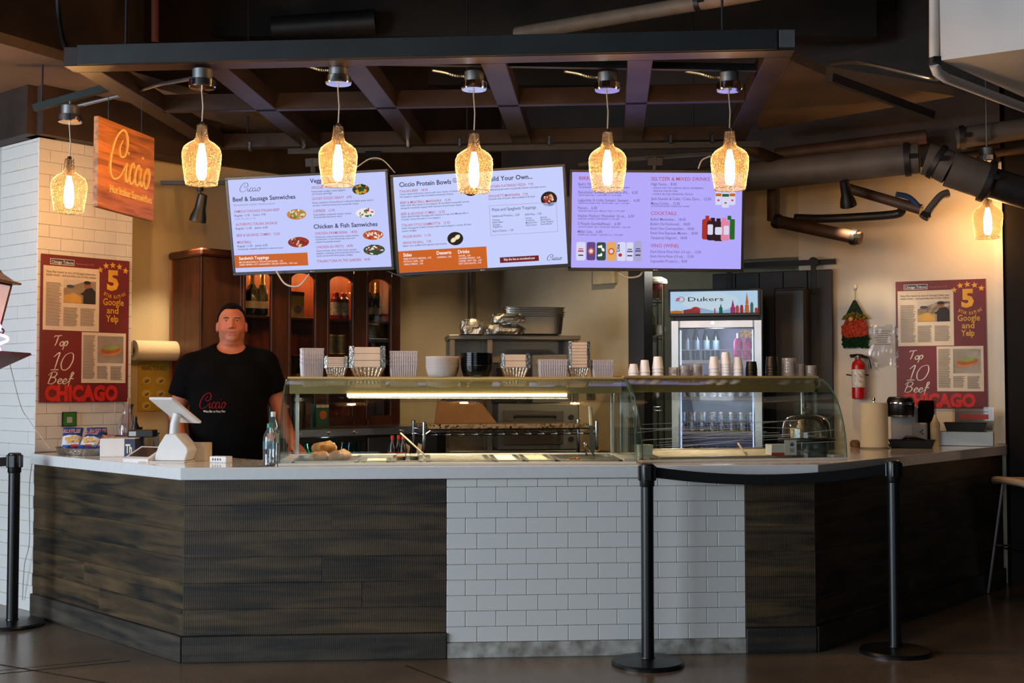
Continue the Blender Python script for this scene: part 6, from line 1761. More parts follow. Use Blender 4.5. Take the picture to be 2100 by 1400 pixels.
point('cooler_lamp', COOL @ Vector(((xa + xb) / 2, .03, cz - .072)), 5., (.7, .95, 1), .03)
def soda(loc, label, body, cap, lab, grp, r=.032, h=.21):
    t = thing('soda_bottle', label, 'bottle', loc, 0, grp)
    G().lathe([(r * .8, 0), (r, .006), (r, h * .6), (r * .42, h * .86), (r * .38, h * .9)], n=16).build('bottle', body, t)
    G().lathe([(r * 1.01, h * .3), (r * 1.01, h * .58)], n=16, cap0=False, cap1=False).build('label', lab, t)
    G().lathe([(r * .42, h * .9), (r * .42, h), (r * .36, h * 1.01)], n=12).build('cap', cap, t)
    return t
GRB = glassy('bottle_green', (110, 200, 150), gloss=1.5, body=.4, bcol=(60, 190, 140)); DKB = mat('cola_dark', (30, 12, 12), .15)
s0_ = None
for i in range(5):
    p = COOL @ Vector((xa + .05 + i * .075, .06, .79))
    lb = '%s green soda bottle from the left in the back-bar cooler' % ORD[i]
    if s0_ is None: s0_ = soda(p, lb, GRB, mat('cap_aqua', (170, 214, 210), .4), mat('label_mint', (150, 220, 200), .5), 'green soda bottles in the cooler')
    else: dup(s0_, p, 0, lb)
s2_ = soda(COOL @ Vector((xb - .09, .07, .79)), 'left dark soda bottle beside the green ones in the cooler', DKB, mat('cap_red'), mat('label_ruby', (150, 40, 50), .5), 'dark soda bottles in the cooler'); dup(s2_, COOL @ Vector((xb - .03, .07, .79)), 0, 'right dark soda bottle beside the green ones in the cooler')

for px, w_, lb in ((622, .115, 'left teal carton with an orange disc on the cooler top'), (706, .105, 'right teal carton with an orange disc on the cooler top')):
    q = COOL @ Vector((CO(px) - ca0, .25, cz + .0005))
    t = thing('tea_carton', lb, 'box', q, HUANG, 'teal cartons on the cooler')
    G().box(-w_ / 2, w_ / 2, 0, .07, 0, .16, bev=.003).build('carton', mat('carton_teal', (40, 92, 92), .5, var=.2), t)
    ik = Ink(0, .0006); ik.ell(.005, .085, .03, .03, 'print', mat('disc_orange', (190, 110, 40), .5), 1); ik.rect(-w_ / 2, .135, w_ / 2, .155, 'print', mat('tag_white'), 1); ik.build(t)
q = COOL @ Vector((CO(652) - ca0, .22, cz + .0005))
t = thing('thermos_flask', 'black thermos flask between the teal cartons on the cooler', 'flask', q)
G().lathe([(.045, 0), (.047, .004), (.047, .16), (.040, .18)], n=22).build('body', BLACK, t); G().lathe([(.042, .18), (.042, .205), (.03, .215)], n=18).build('lid', CHROME, t)

# ------------------------------------------------------------------ wire rack with stone slab
r0 = Vector((Xat(870, 7.9), 7.9)); RA = math.radians(14)
RL = 1.17; RD = .42; RZ = 1.085
RK = Matrix.Translation((r0.x, r0.y, 0)) @ Matrix.Rotation(RA, 4, 'Z')
t = thing('wire_rack', 'chrome wire rack table standing behind the long glass case', 'rack', (r0.x, r0.y, 0), RA)
po = None
for x in (0, RL):
    for y in (0, RD):
        if po is None: po = G().lathe([(.0125, 0), (.0125, RZ + .035), (.014, RZ + .036), (.014, RZ + .05), (.008, RZ + .054)], n=12).build('post', CHROME, t, loc=(x, y, 0))
        else: share(po, 'post', (x, y, 0), t)
for z in (RZ, .45):
    g = G()
    for y in (0, RD):
        g.tube([(0, y, z), (RL, y, z)], .0035, 6); g.tube([(0, y, z - .035), (RL, y, z - .035)], .0035, 6)
        n = 26; g.tube([(RL * i / n, y, z if i % 2 else z - .035) for i in range(n + 1)], .0022, 5)
    for x in (0, RL):
        g.tube([(x, 0, z), (x, RD, z)], .0035, 6); g.tube([(x, 0, z - .035), (x, RD, z - .035)], .0035, 6)
    for i in range(1, 24): g.tube([(RL * i / 24, 0, z), (RL * i / 24, RD, z)], .0018, 4)
    g.build('wire_shelf', CHROME, t)
def granite():
    m, t_, b = nt('brown_granite'); N = t_.nodes; L = t_.links
    tc = N.new('ShaderNodeTexCoord'); v = N.new('ShaderNodeTexVoronoi'); v.inputs['Scale'].default_value = 55
    r = N.new('ShaderNodeValToRGB'); e = r.color_ramp.elements; e[0].color = c4((40, 26, 18)); e[1].color = c4((176, 150, 118)); e[0].position = .1; e[1].position = .6
    L.new(tc.outputs['Object'], v.inputs[0]); L.new(v.outputs['Color'], r.inputs[0]); L.new(r.outputs[0], b.inputs['Base Color']); b.inputs['Roughness'].default_value = .2
    return m
p = RK @ Vector((-.08, -.01, RZ + .005))
tag(G().box(.015 + .08, RL - .02 + .08, .015, RD - .01, 0, .030, bev=.003).build('stone_slab', granite(), loc=p, rz=RA), 'speckled brown stone slab lying on the wire rack', 'slab')
t = thing('cardboard_box', 'flattened brown cardboard box leaning on the stone slab', 'box', RK @ Vector((.33, .22, RZ + .036)), RA)
G().prism([(-.22, 0), (.20, .0), (.10, .13), (-.20, .15)], -.02, .02, 'y').build('panel', mat('cardboard', (150, 104, 58), .8, var=.1), t, smooth=False)
G().prism([(-.19, .151), (.08, .133), (.04, .19), (-.12, .20)], -.018, -.012, 'y').build('flap', mat('box_navy', (38, 52, 76), .6), t, smooth=False)
for i, (px, lb) in enumerate(((806, 'left'), (817, 'middle'), (828, 'right'))):
    Yb = 7.55
    pz = Zat(893, Yb) - .235
    t = soda((Xat(px, Yb), Yb + (.055 if i == 1 else 0) - .025, pz), lb + ' of three red capped cola bottles behind the pans', DKB, mat('cap_red'), mat('label_cola', (170, 36, 40), .5), 'cola bottles behind the pans', .026, .235)
    if i == 0:
        st = thing('crate_stand', 'low dark stand carrying the cola bottles', 'stand', (Xat(822, Yb), Yb, 0))
        g = G(); g.box(-.13, .13, -.06, .06, pz - .02, pz, bev=.003)
        for x in (-.11, .11): g.box(x - .012, x + .012, -.05, .05, 0, pz - .02)
        g.build('stand', BLACKM, st)
for i, px in enumerate((833, 852)):
    Yb = 7.55
    t = thing('paper_scoop', ('left' if i == 0 else 'right') + ' pale paper scoop standing beside the cola bottles', 'scoop', (Xat(px, Yb), Yb - .02, pz), 0)
    G().prism([(-.02, 0), (.02, 0), (.016, .10), (.028, .17), (-.0, .19), (-.028, .16), (-.014, .09)] if i == 0 else [(-.014, 0), (.016, 0), (.03, .10), (.045, .18), (.02, .19), (.002, .10)], -.003, .003, 'y').build('blade', mat('pale_kraft', (196, 170, 140), .7), t, smooth=False)

# ------------------------------------------------------------------ steel stand, oven and pans at the back
t = thing('equipment_stand', 'steel equipment stand with an overshelf against the back wall', 'stand', (Xat(1050, 9.2), 9.2, 0), .12)
sx0, sx1 = -.49, .50
G().box(sx0, sx1, -.14, .30, 1.715, 1.75, bev=.004).build('overshelf', STEELD, t)
G().box(sx0, sx1, -.30, .30, .86, .90, bev=.004).build('table_top', STEELD, t)
for x in (sx0 + .03, sx1 - .03, -.18):
    for y in (-.10, .27): G().box(x - .018, x + .018, y - .018, y + .018, .90, 1.715).build('upright', STEELD, t)
for x in (sx0 + .05, sx1 - .05):
    for y in (-.26, .26): G().box(x - .02, x + .02, y - .02, y + .02, 0, .86).build('leg', STEELD, t)
G().box(sx0 + .01, sx1 - .01, .288, .298, .90, 1.715).build('back_panel', STEELD, t)
t = thing('countertop_oven', 'steel countertop oven with a long handle under the overshelf', 'oven', (Xat(1105, 9.08), 9.08, .9015), .12)
G().box(-.32, .28, -.13, .30, .0, .34, bev=.006).build('body', STEELD, t)
dr = G().box(-.28, .16, -.145, -.13, .04, .29, bev=.004).build('door', steel('oven_door', (96, 92, 88), .4), t)
G().tube([(-.20, -.145, .24), (-.20, -.175, .25), (.10, -.175, .25), (.10, -.145, .24)], .009, 8).build('handle', BLACK, dr)
kn = G(); [kn.cyl((.22, -.15, z), (.22, -.13, z), .02, n=14) for z in (.08, .16, .24)]; kn.build('knobs', BLACK, t)
t = thing('toaster', 'dark appliance standing on the oven below the overshelf', 'appliance', (Xat(1050, 9.12), 9.12, 1.2425), .12)
G().box(-.16, .02, -.12, .2, 0, .30, bev=.008).build('body', BLACKM, t); G().box(-.13, -.01, -.126, -.12, .06, .26).build('window', mat('oven_window', (24, 22, 22), .15), t)
t = thing('control_unit', 'grey control unit right of the dark appliance', 'appliance', (Xat(1135, 9.1), 9.1, 1.2425), .12)
G().box(-.17, .12, -.08, .2, 0, .36, bev=.006).build('body', STEELD, t); G().box(-.1, .06, -.088, -.08, .05, .20, bev=.002).build('panel', BLACKM, t); G().sphere((.09, -.085, .28), .014, n=10, m=6).build('light', mat('knob_pale', (180, 170, 150), .4), t)
# sheet pans on the overshelf
HOTEL = steel('hotel_pan_steel', (150, 144, 134), .35)
for i in range(5):
    q = Vector((Xat(1092, 9.12), 9.12, 1.7535 + i * .016))
    lb = ('lowest deep steel pan of the stack on the overshelf', 'second lowest deep steel pan of the stack', 'middle deep steel pan of the stack on the overshelf', 'second highest deep steel pan of the stack', 'topmost deep steel pan of the stack on the overshelf')[i]
    t = thing('hotel_pan', lb, 'pan', (q.x + random.uniform(-.004, .004), q.y, q.z), .12 + random.uniform(-.01, .01), 'stacked steel pans')
    g = G(); g.lathe([(.84, 0), (.90, .004), (.95, .13), (1.0, .132), (1.0, .136), (.94, .136), (.88, .008)], n=40, sq=(.235, .14)); g.build('pan', HOTEL, t, smooth=False)
q = Vector((Xat(1010, 9.0), 9.0, 1.7505))
def foil_wrap(px, z, w_, h, label, seed):
    r_ = random.Random(seed); g = G(); n = 26; vs = []
    pr = [(.0, 0), (.92, 0), (1., h * .35), (1.02, h * .5), (.9, h * .9), (.5, h), (0, h)]
    for r, zz in pr:
        for i in range(n):
            a = 2 * PI * i / n; j = 1 + r_.uniform(-.05, .05)
            c, d = math.cos(a), math.sin(a); c = math.copysign(abs(c) ** .5, c); d = math.copysign(abs(d) ** .5, d)
            vs.append((w_ * r * c * j, .1 * r * d * j, zz + (r_.uniform(-.012, .012) if zz > 0 else 0)))
    g.add(vs, [(k * n + i, k * n + (i + 1) % n, (k + 1) * n + (i + 1) % n, (k + 1) * n + i) for k in range(len(pr) - 1) for i in range(n)])
    tag(g.build('foil_package', FOIL, loc=(Xat(px, 8.97), 8.97 + .03, z), rz=.12, smooth=False), label, 'foil pan', 'foil wrapped pans')
foil_wrap(968, 1.7515, .09, .105, 'left foil wrapped pan on the overshelf', 2); foil_wrap(1035, 1.7515, .145, .07, 'wide foil wrapped pan in front of the sheet pans', 5)
foil_wrap(1040, 1.835, .13, .06, 'upper foil wrapped pan resting on the wide one', 7)
pipe([Vector((Xat(967, 10.3), 10.3, 0)), Vector((Xat(967, 10.3), 10.3, 2.9))], .034, mat('grey_conduit', (120, 112, 100), .5, .5), 'upright grey pipe on the back wall below the middle screen', n=12, name='wall_pipe')
q = (j0 + K) / 2
def BWp(px, py, out=.0):
    d = (j0 - K).normalized(); n_ = Vector((d.y, -d.x)) * out; o = K + n_; a = (px - 1050) / F_PX
    s_ = (a * o.y - o.x) / (d.x - a * d.y); q = o + d * s_
    return Vector((q.x, q.y, Zat(py, q.y)))
tag(G().box(-.11, .11, 0, .05, -.09, .09, bev=.006).build('wall_box', mat('cream_enclosure', (200, 186, 156), .6), loc=BWp(1237, 560, .051), rz=ang(K, j0)), 'cream electric box on the back wall under the lavender screen', 'wall box')
t = thing('light_switch', 'grey switch plate on the back wall seen through the case', 'switch', BWp(1211, 811, .012), ang(K, j0)); G().box(-.045, .045, 0, .010, -.03, .03, bev=.003).build('plate', mat('switch_grey', (90, 92, 92), .5), t); G().box(-.012, .012, -.004, 0, -.012, .012).build('rocker', BLACK, t)

# ------------------------------------------------------------------ drinks fridge
FA = math.radians(-12); FW = .645; FH = 2.05
f0 = P(1374, 700, 8.62)
fr0 = thing('drinks_fridge', 'upright glass door drinks fridge with a lit skyline sign on top', 'refrigerator', (f0.x, f0.y, 0), FA)
FRM = Matrix.Translation((f0.x, f0.y, 0)) @ Matrix.Rotation(FA, 4, 'Z')
zt = 1.795
b = G(); b.box(0, .03, .05, .55, .1, FH, bev=.003); b.box(FW - .03, FW, .05, .55, .1, FH, bev=.003); b.box(.03, FW - .03, .53, .55, .1, FH); b.box(.03, FW - .03, .05, .53, .1, .14); b.box(.03, FW - .03, .05, .53, zt, FH)
b.build('cabinet', BLACK, fr0)
G().box(.03, FW - .03, .52, .529, .14, zt).build('inner_liner', mat('liner_lilac', (150, 150, 176), .5), fr0)
ALU = mat('brushed_alu', (186, 190, 194), .3, 1., var=.05)
d = G(); d.box(.005, .065, 0, .05, .12, zt + .04, bev=.006); d.box(FW - .065, FW - .005, 0, .05, .12, zt + .04, bev=.006); d.box(.065, FW - .065, 0, .05, zt - .02, zt + .04, bev=.006); d.box(.065, FW - .065, 0, .05, .12, .18, bev=.006)
do = d.build('door_frame', ALU, fr0)
G().box(.065, FW - .065, .02, .026, .18, zt - .02).build('pane', glassy('fridge_glass', (244, 246, 252), gloss=.9), do)
G().box(FW - .155, FW - .075, .016, .020, zt - .085, zt - .035).build('sticker', mat('tag_white'), do)
G().cyl((.30, -.006, zt + .018), (.30, 0, zt + .018), .012, n=14).build('lock', CHROME, do)
# lit sign box
lb_ = G(); z0, z1 = zt + .065, FH
lb_.box(-.008, FW - .02, -.03, .05, z0, z0 + .02, bev=.003); lb_.box(-.008, FW - .02, -.03, .05, z1 - .015, z1, bev=.003); lb_.box(-.008, .006, -.03, .05, z0, z1); lb_.box(FW - .034, FW - .02, -.03, .05, z0, z1)
so = lb_.build('sign_frame', BLACK, fr0)
sx0_, sx1_, sz0_, sz1_ = .006, FW - .034, z0 + .02, z1 - .015
G().add([(sx0_, -.02, sz0_), (sx1_, -.02, sz0_), (sx1_, -.02, sz1_), (sx0_, -.02, sz1_)], [(0, 1, 2, 3)]).build('light_panel', emis('sign_sky', (176, 206, 232), .95, True), so, smooth=False, fix=False)
ik = Ink(-.02, .0006); SW, SH = sx1_ - sx0_, sz1_ - sz0_
u = lambda a, b_: (sx0_ + a * SW, sz0_ + b_ * SH)
E_ = lambda n_, c=(0, 0, 0), s_=.8: emis('sign_' + n_, c, s_)
ik.ell(*u(.45, .55), SW * .33, SH * .42, 'picture', E_('haze', (206, 228, 244)), 1)
ik.poly([u(0, .0), u(.3, .30), u(.55, .06), u(.75, .26), u(1, .0)], 'picture', E_('hill', (150, 186, 216)), 2)
ik.text('Dukers', *u(.205, .55), u(.61, .55)[0], SH * .19, E_('navy', (34, 60, 66), .5), 'lettering', 4, .004)
for i in range(3): ik.poly([u(.06 + .004 * i, .55 + .055 * i), u(.105 + .004 * i, .58 + .055 * i), u(.105 + .004 * i, .62 + .055 * i), u(.06 + .004 * i, .59 + .055 * i)], 'emblem', E_('red', (196, 44, 50)), 4)
pts = [u(.115 + .045 * math.cos(a), .64 + .12 * math.sin(a)) for a in [-1.9 + 3.9 * i / 14 for i in range(15)]]
ik.stroke(pts, .006, 'emblem', E_('red'), 4)
for (a, b_, h_, c, nm) in ((.0, .14, .14, (206, 120, 40), 'amber'), (.15, .33, .20, (150, 60, 60), 'arena'), (.33, .345, .24, (190, 60, 60), 'crimson'), (.505, .52, .24, (200, 80, 50), 'rust'), (.56, .60, .30, (30, 110, 96), 'teal'), (.69, .745, .32, (170, 60, 110), 'plum'), (.75, .785, .36, (206, 70, 60), 'coral'), (.80, .835, .38, (170, 50, 60), 'brick'), (.855, .90, .42, (214, 110, 50), 'tan'), (.915, .95, .50, (60, 120, 110), 'jade'), (.965, 1., .24, (190, 60, 60), 'crimson')):
    m_ = E_(nm, c, .7); ik.rect(*u(a, 0), *u(b_, h_ * .8), 'picture', m_, 3); ik.poly([u(a, h_ * .8), u(b_, h_ * .8), u((a + b_) / 2, h_)], 'picture', m_, 3)
ik.poly([u(.57, .28), u(.59, .28), u(.583, .44)], 'picture', E_('teal', (30, 110, 96), .7), 3); ik.poly([u(.70, .3), u(.735, .3), u(.717, .62)], 'picture', E_('plum', (170, 60, 110), .7), 3); ik.poly([u(.86, .4), u(.897, .4), u(.877, .95)], 'picture', E_('tan', (214, 110, 50), .7), 3)
ik.ell(*u(.29, .2), SW * .045, SH * .1, 'picture', E_('crimson', (190, 60, 60), .7), 3)
ik.build(so)
for x in (.072, FW - .072):
    G().box(x - .004, x + .004, .055, .062, .2, zt - .03).build('lamp_tube', emis('fridge_tube', (200, 215, 255), 1.6), fr0)
point('fridge_lamp', FRM @ Vector((FW / 2, .12, zt - .08)), 4, (.8, .87, 1), .05)
point('fridge_lamp', FRM @ Vector((FW / 2, .10, 1.26)), 2.4, (.8, .87, 1), .12)
FSH = (.56, .80, 1.045, 1.29, 1.55)
for z in FSH:
    g = G()
    for i in range(12): g.tube([(.035 + i * (FW - .07) / 11, .08, z), (.035 + i * (FW - .07) / 11, .5, z)], .002, 4)
    g.tube([(.035, .08, z), (FW - .035, .08, z)], .004, 6); g.tube([(.035, .5, z), (FW - .035, .5, z)], .004, 6)
    g.box(.035, FW - .035, .074, .08, z - .02, z + .004)
    g.tube([(.06, .075, z + .075), (FW - .06, .075, z + .075)], .0025, 5)
    for i in range(8): g.tube([(.07 + i * (FW - .14) / 7, .075, z), (.06 + i * (FW - .14) / 7, .075, z + .075)], .0025, 5)
    g.build('shelf', mat('shelf_white', (196, 196, 196), .4), fr0)
VAR = [mat('can_silver_blue', (150, 160, 180), .3, .6, var=.5, vs=40), mat('can_ink', (40, 44, 60), .35, .3, var=.6, vs=50), mat('can_pale', (196, 196, 206), .35, .3, var=.3, vs=50)]
bn = None
for i, x in enumerate((.10, .17, .24, .31)):
    p = FRM @ Vector((x, .16 + .03 * i, FSH[4] + .0045))
    lb = '%s slim dark bottle on the top shelf of the drinks fridge' % ('first', 'second', 'third', 'fourth')[i]
    if bn is None: bn = soda(p, lb, mat('slim_dark', (20, 30, 34), .15), mat('cap_silver', (170, 176, 180), .3, .8), mat('label_slate', (90, 110, 120), .5), 'slim bottles in the drinks fridge', .026, .25)
    else: dup(bn, p, 0, lb)
for i, x in enumerate((.47, .535)):
    t = thing('drink_pouch', ('left' if i == 0 else 'right') + ' bright pink drink pack on the top fridge shelf', 'drink', FRM @ Vector((x, .14, FSH[4] + .0045)), FA, 'pink packs in the drinks fridge')
    G().lathe([(.9, 0), (1, .005), (1, .13), (.6, .155)], n=20, sq=(.03, .025)).build('pack', mat('pack_pink', (206, 60, 140), .4, var=.4, vs=40), t); G().cyl((0, 0, .155), (0, 0, .19), .011, n=10).build('cap', WHITEP, t)
ROWN = {.56: 'lowest', .80: 'second lowest', 1.045: 'middle', 1.29: 'second highest'}
cans = [None] * 3
for z in FSH[:4]:
    for i in range(8):
        k = {.56: 1, .80: 1, 1.045: 0, 1.29: 2}[z]
        p = FRM @ Vector((.075 + i * .0705, .14, z + .0045))
        lb = '%s drink can from the left on the %s fridge shelf' % (ORD[i], ROWN[z])
        grp = 'cans on the %s fridge shelf' % ROWN[z]
        if cans[k] is None: cans[k] = can(p, lb, VAR[k], grp, .031, .135 if z < 1.2 else .12)
        else: dup(cans[k], p, 0, lb, grp)
# black barn door, open cabinet and shelving behind
b0, b1 = RW(1467), RW(1712)
nb = Vector((RWD.y, -RWD.x))
t = thing('barn_door', 'black sliding barn door behind the drinks fridge', 'door', (b0.x + nb.x * .07, b0.y + nb.y * .07, .02), RWANG)
BL = (b1 - b0).length; BZ = Zat(557, 9.15)
for i in range(5): G().box(i * BL / 5 + .001, (i + 1) * BL / 5 - .001, 0, .035, 0, BZ - .02, bev=.004).build('board', mat('barn_black', (24, 22, 22), .55, var=.2), t)
G().box(-.3, BL + .02, .034, .05, BZ + .02, BZ + .06).build('rail', BLACKM, t)
for x in (BL * .15, BL * .85):
    g = G().box(x - .02, x + .02, -.008, 0, BZ - .2, BZ + .06, bev=.003); g.cyl((x, -.012, BZ + .04), (x, .03, BZ + .04), .035, n=16); g.build('hanger', BLACKM, t)
q = RWw(1612, 700, .20)
t = thing('tall_locker', 'plain black tall locker right of the drinks fridge', 'cabinet', (q.x, q.y, 0), RWANG)
LZ = Zat(592, q.y)
G().box(-.06, .16, -.10, .10, .02, LZ, bev=.006).build('body', BLACKM, t); G().box(-.055, .155, -.11, -.10, .06, LZ - .02, bev=.004).build('door', BLACK, t); G().box(.12, .135, -.13, -.11, 1.1, 1.3, bev=.004).build('handle', BLACK, t)
t = thing('storage_rack', 'chrome wire shelving seen through the back doorway', 'rack', (Xat(1318, 10.0), 10.0, 0), 0)
SW_ = Xat(1361, 10.0) - Xat(1318, 10.0) ; po = None
zsh = [Zat(613, 10.0), Zat(688, 10.0), 1.2, .6]
for x in (-.25, SW_):
    for y in (0, .4):
        if po is None: po = G().cyl((0, 0, 0), (0, 0, 2.2), .0125, n=10).build('post', CHROME, t, loc=(x, y, 0))
        else: share(po, 'post', (x, y, 0), t)
for z in zsh:
    g = G()
    for y in (0, .4): g.tube([(-.25, y, z), (SW_, y, z)], .004, 6); g.tube([(-.25, y, z - .03), (SW_, y, z - .03)], .004, 6)
    for i in range(14): g.tube([(-.25 + (SW_ + .25) * i / 13, 0, z), (-.25 + (SW_ + .25) * i / 13, .4, z)], .0022, 4)
    g.build('wire_shelf', CHROME, t)
t = thing('glass_jar', 'large jar of dark jam under a white cloth on the wire shelving', 'jar', (Xat(1346, 10.1), 10.1, zsh[0] + .005), 0)
G().lathe([(.075, 0), (.078, .01), (.078, .13)], n=20).build('jar', glassy('jam_glass', (220, 200, 190), gloss=1.5, body=.3, bcol=(170, 130, 110)), t); G().lathe([(.079, .07), (.08, .12), (.076, .14)], n=20).build('jam', mat('jam_red', (96, 30, 22), .3), t)
G().lathe([(.09, .125), (.098, .14), (.09, .165), (.05, .185)], n=20).build('cloth', mat('cloth_white', (230, 226, 214), .8, bump=.5, bs=40), t)
t = thing('oil_bottle', 'tall glass bottle of oil on the wire shelving', 'bottle', (Xat(1336, 10.1), 10.1, zsh[1] + .005), 0)
G().lathe([(.032, 0), (.034, .005), (.034, .15), (.012, .19), (.012, .215)], n=18).build('glass', glassy('oil_glass', (200, 206, 170), gloss=1.6, body=.2, bcol=(150, 150, 90)), t); G().lathe([(.033, .004), (.0335, .09)], n=16).build('oil', mat('oil_gold', (130, 104, 30), .2), t); G().lathe([(.014, .21), (.014, .25)], n=12).build('stopper', BLACK, t)
t = thing('white_jug', 'small white jug on the wire shelving beside the oil bottle', 'jug', (Xat(1351, 10.1), 10.1, zsh[1] + .005), 0)
G().lathe([(.025, 0), (.03, .03), (.022, .08), (.026, .09)], n=16).build('body', WHITEP, t); G().tube(spline([(.024, 0, .08), (.05, 0, .07), (.05, 0, .03), (.028, 0, .02)], 5), .005, 6).build('handle', WHITEP, t)
t = thing('steel_pot', 'steel pot hanging low on the wire shelving', 'pot', (Xat(1338, 9.95), 10.1, zsh[2] + .005), 0)
G().lathe([(.09, 0), (.10, .01), (.10, .18), (.104, .185)], n=22).build('pot', STEEL, t); G().tube([(.10, 0, .12), (.16, -.05, .15)], .008, 6).build('handle', BLACK, t)
# ------------------------------------------------------------------ barrier posts
STAN = mat('stanchion_black', (12, 14, 17), .32, var=.1)
BELT = mat('belt_fabric', (10, 10, 12), .8, bump=.2, bs=200)
def stanchion(loc, rz, label, top=.985):
    t = thing('barrier_post', label, 'barrier post', loc, rz, 'black belt barrier posts')
    G().lathe([(.178, 0), (.179, .012), (.172, .022), (.10, .030), (.036, .034), (.034, .04)], n=48).build('base', STAN, t)
    G().lathe([(.0315, .03), (.0315, top - .11)], n=28).build('post', STAN, t)
    h = G(); h.lathe([(.034, top - .115), (.037, top - .11), (.037, top - .01), (.035, top - .004), (.028, top)], n=28); h.box(-.018, .018, -.044, .044, top - .085, top - .012, bev=.004); h.box(-.044, .044, -.018, .018, top - .085, top - .012, bev=.004)
    h.build('belt_head', STAN, t)
    return t
def belt(a, b, t, sag, z, label=None):
    o = Vector(t.location); n = 18; vs = []
    for i in range(n + 1):
        f = i / n; p = Vector(a).lerp(Vector(b), f); zz = z - sag * 4 * f * (1 - f)
        for y_ in (-.001, .001):
            for s_ in (-.026, .026): vs.append((p.x - o.x, p.y + y_ - o.y, zz + s_))
    fs = []
    for i in range(n):
        q = i * 4
        for a_, b_ in ((0, 1), (1, 3), (3, 2), (2, 0)): fs.append((q + a_, q + b_, q + 4 + b_, q + 4 + a_))
    G().add(vs, fs).build('belt', BELT, t)
sm = stanchion((Xat(1326, 6.04), 6.04, 0), 0, 'black barrier post standing in front of the white tiles')
sr = stanchion((Xat(1829, 6.30), 6.30, 0), 0, 'black barrier post in front of the right counter wing')
sl = stanchion((Xat(33, 7.02), 7.02, 0), 0, 'black barrier post at the left edge beside the tiled pillar')
belt((sm.location.x + .04, sm.location.y, 0), (sr.location.x - .04, sr.location.y, 0), sm, .045, .94)
belt((sl.location.x - .04, sl.location.y, 0), (sl.location.x - 1.6, sl.location.y - .5, 0), sl, .03, .935)

# ------------------------------------------------------------------ bar stool at the right edge
q = Vector((Xat(2048, 7.9) + .21, 7.88, 0))
t = thing('bar_stool', 'pale bar stool on thin chrome legs at the right edge', 'stool', q, -PI / 2 + .12)
SEAT = mat('pale_ply', (232, 212, 184), .4, var=.05)
vs = []; n = 16
prof = [(-.185, .738), (-.205, .752), (-.208, .768), (-.19, .784), (-.10, .778), (.05, .776), (.16, .79), (.20, .825), (.215, .90), (.225, 1.02), (.245, 1.02), (.238, .90), (.225, .80), (.17, .75), (.05, .742), (-.10, .738)]
g = G(); m_ = len(prof)
for k in range(9):
    x = -.21 + .42 * k / 8; e = 1 - .12 * abs(-1 + k / 4) ** 3
    for y, z in prof: vs.append((x, y * e, z - .012 * abs(-1 + k / 4) ** 3))
fs = [(k * m_ + i, k * m_ + (i + 1) % m_, (k + 1) * m_ + (i + 1) % m_, (k + 1) * m_ + i) for k in range(8) for i in range(m_)] + [tuple(range(m_)), tuple(range(8 * m_, 9 * m_))[::-1]]
g.add(vs, fs).build('seat_shell', SEAT, t)
for sx in (-1, 1):
    for sy in (-1, 1): G().tube([(sx * .17, sy * .12, .747), (sx * .235, sy * .20, .006)], .0095, 10).build('leg', mat('satin_chrome', (225, 228, 232), .3, .9, var=.02), t)
f = .32
fx, fy = .17 + .065 * (1 - f / .75), .12 + .08 * (1 - f / .75)
g = G()
for a, b_ in (((-fx, -fy), (fx, -fy)), ((fx, -fy), (fx, fy)), ((fx, fy), (-fx, fy)), ((-fx, fy), (-fx, -fy))): g.tube([(*a, f), (*b_, f)], .006, 8)
g.build('foot_ring', CHROME, t)

# ------------------------------------------------------------------ lantern decoration at the left edge
GLIT = mat('gold_glitter', (140, 104, 52), .35, .6, var=.7, vs=140, bump=1., bs=260)
RGLIT = mat('red_glitter', (130, 14, 20), .35, .3, var=.6, vs=140, bump=1., bs=260)
LY = 6.75
q = P(-42, 600, LY)
t = thing('lantern', 'gold roofed lantern with pink glowing panes at the left edge', 'lantern', (q.x, q.y, Zat(775, LY)), 0)
ztop = Zat(535, LY) - t.location.z; zeave = Zat(578, LY) - t.location.z; zbot = Zat(670, LY) - t.location.z
G().lathe([(.232, zeave - .004), (.235, zeave + .006), (.19, zeave + .018), (.13, zeave + .055), (.09, zeave + .105), (.05, zeave + .15), (.015, zeave + .17)], n=4, M=Matrix.Rotation(PI / 4, 4, 'Z')).build('roof', GLIT, t, smooth=False)
R1, R2 = .175, .115
pn = G(); fr = G(); n4 = [PI / 4 + i * PI / 2 for i in range(4)]
for i in range(4):
    a, b_ = n4[i], n4[(i + 1) % 4]
    A = Vector((R1 * math.cos(a), R1 * math.sin(a), zeave - .006)); B = Vector((R1 * math.cos(b_), R1 * math.sin(b_), zeave - .006)); C = Vector((R2 * math.cos(b_), R2 * math.sin(b_), zbot)); D = Vector((R2 * math.cos(a), R2 * math.sin(a), zbot))
    pn.add([A, B, C, D], [(0, 1, 2, 3)]); fr.tube([A, D], .008, 6); fr.tube([A, B], .008, 6); fr.tube([D, C], .008, 6)
pn.build('panes', mat('pink_pane', (226, 206, 212), .4, emit=(255, 226, 232), es=.35), t, smooth=False); fr.build('frame', mat('plum_frame', (66, 26, 32), .5), t)
cu = G()
for a in n4: cu.tube(spline([(R2 * math.cos(a), R2 * math.sin(a), zbot), (R2 * 1.2 * math.cos(a), R2 * 1.2 * math.sin(a), zbot - .015), (R2 * 1.1 * math.cos(a), R2 * 1.1 * math.sin(a), zbot - .035), (R2 * .95 * math.cos(a), R2 * .95 * math.sin(a), zbot - .02)], 5), .005, 6)
cu.build('curl', mat('plum_frame'), t)
G().lathe([(.01, 0), (.012, .0), (.30, .135), (.29, .145), (.04, .15)], n=4, M=Matrix.Rotation(PI / 4, 4, 'Z')).build('base_point', RGLIT, t, smooth=False)
nl = G(); pts = []
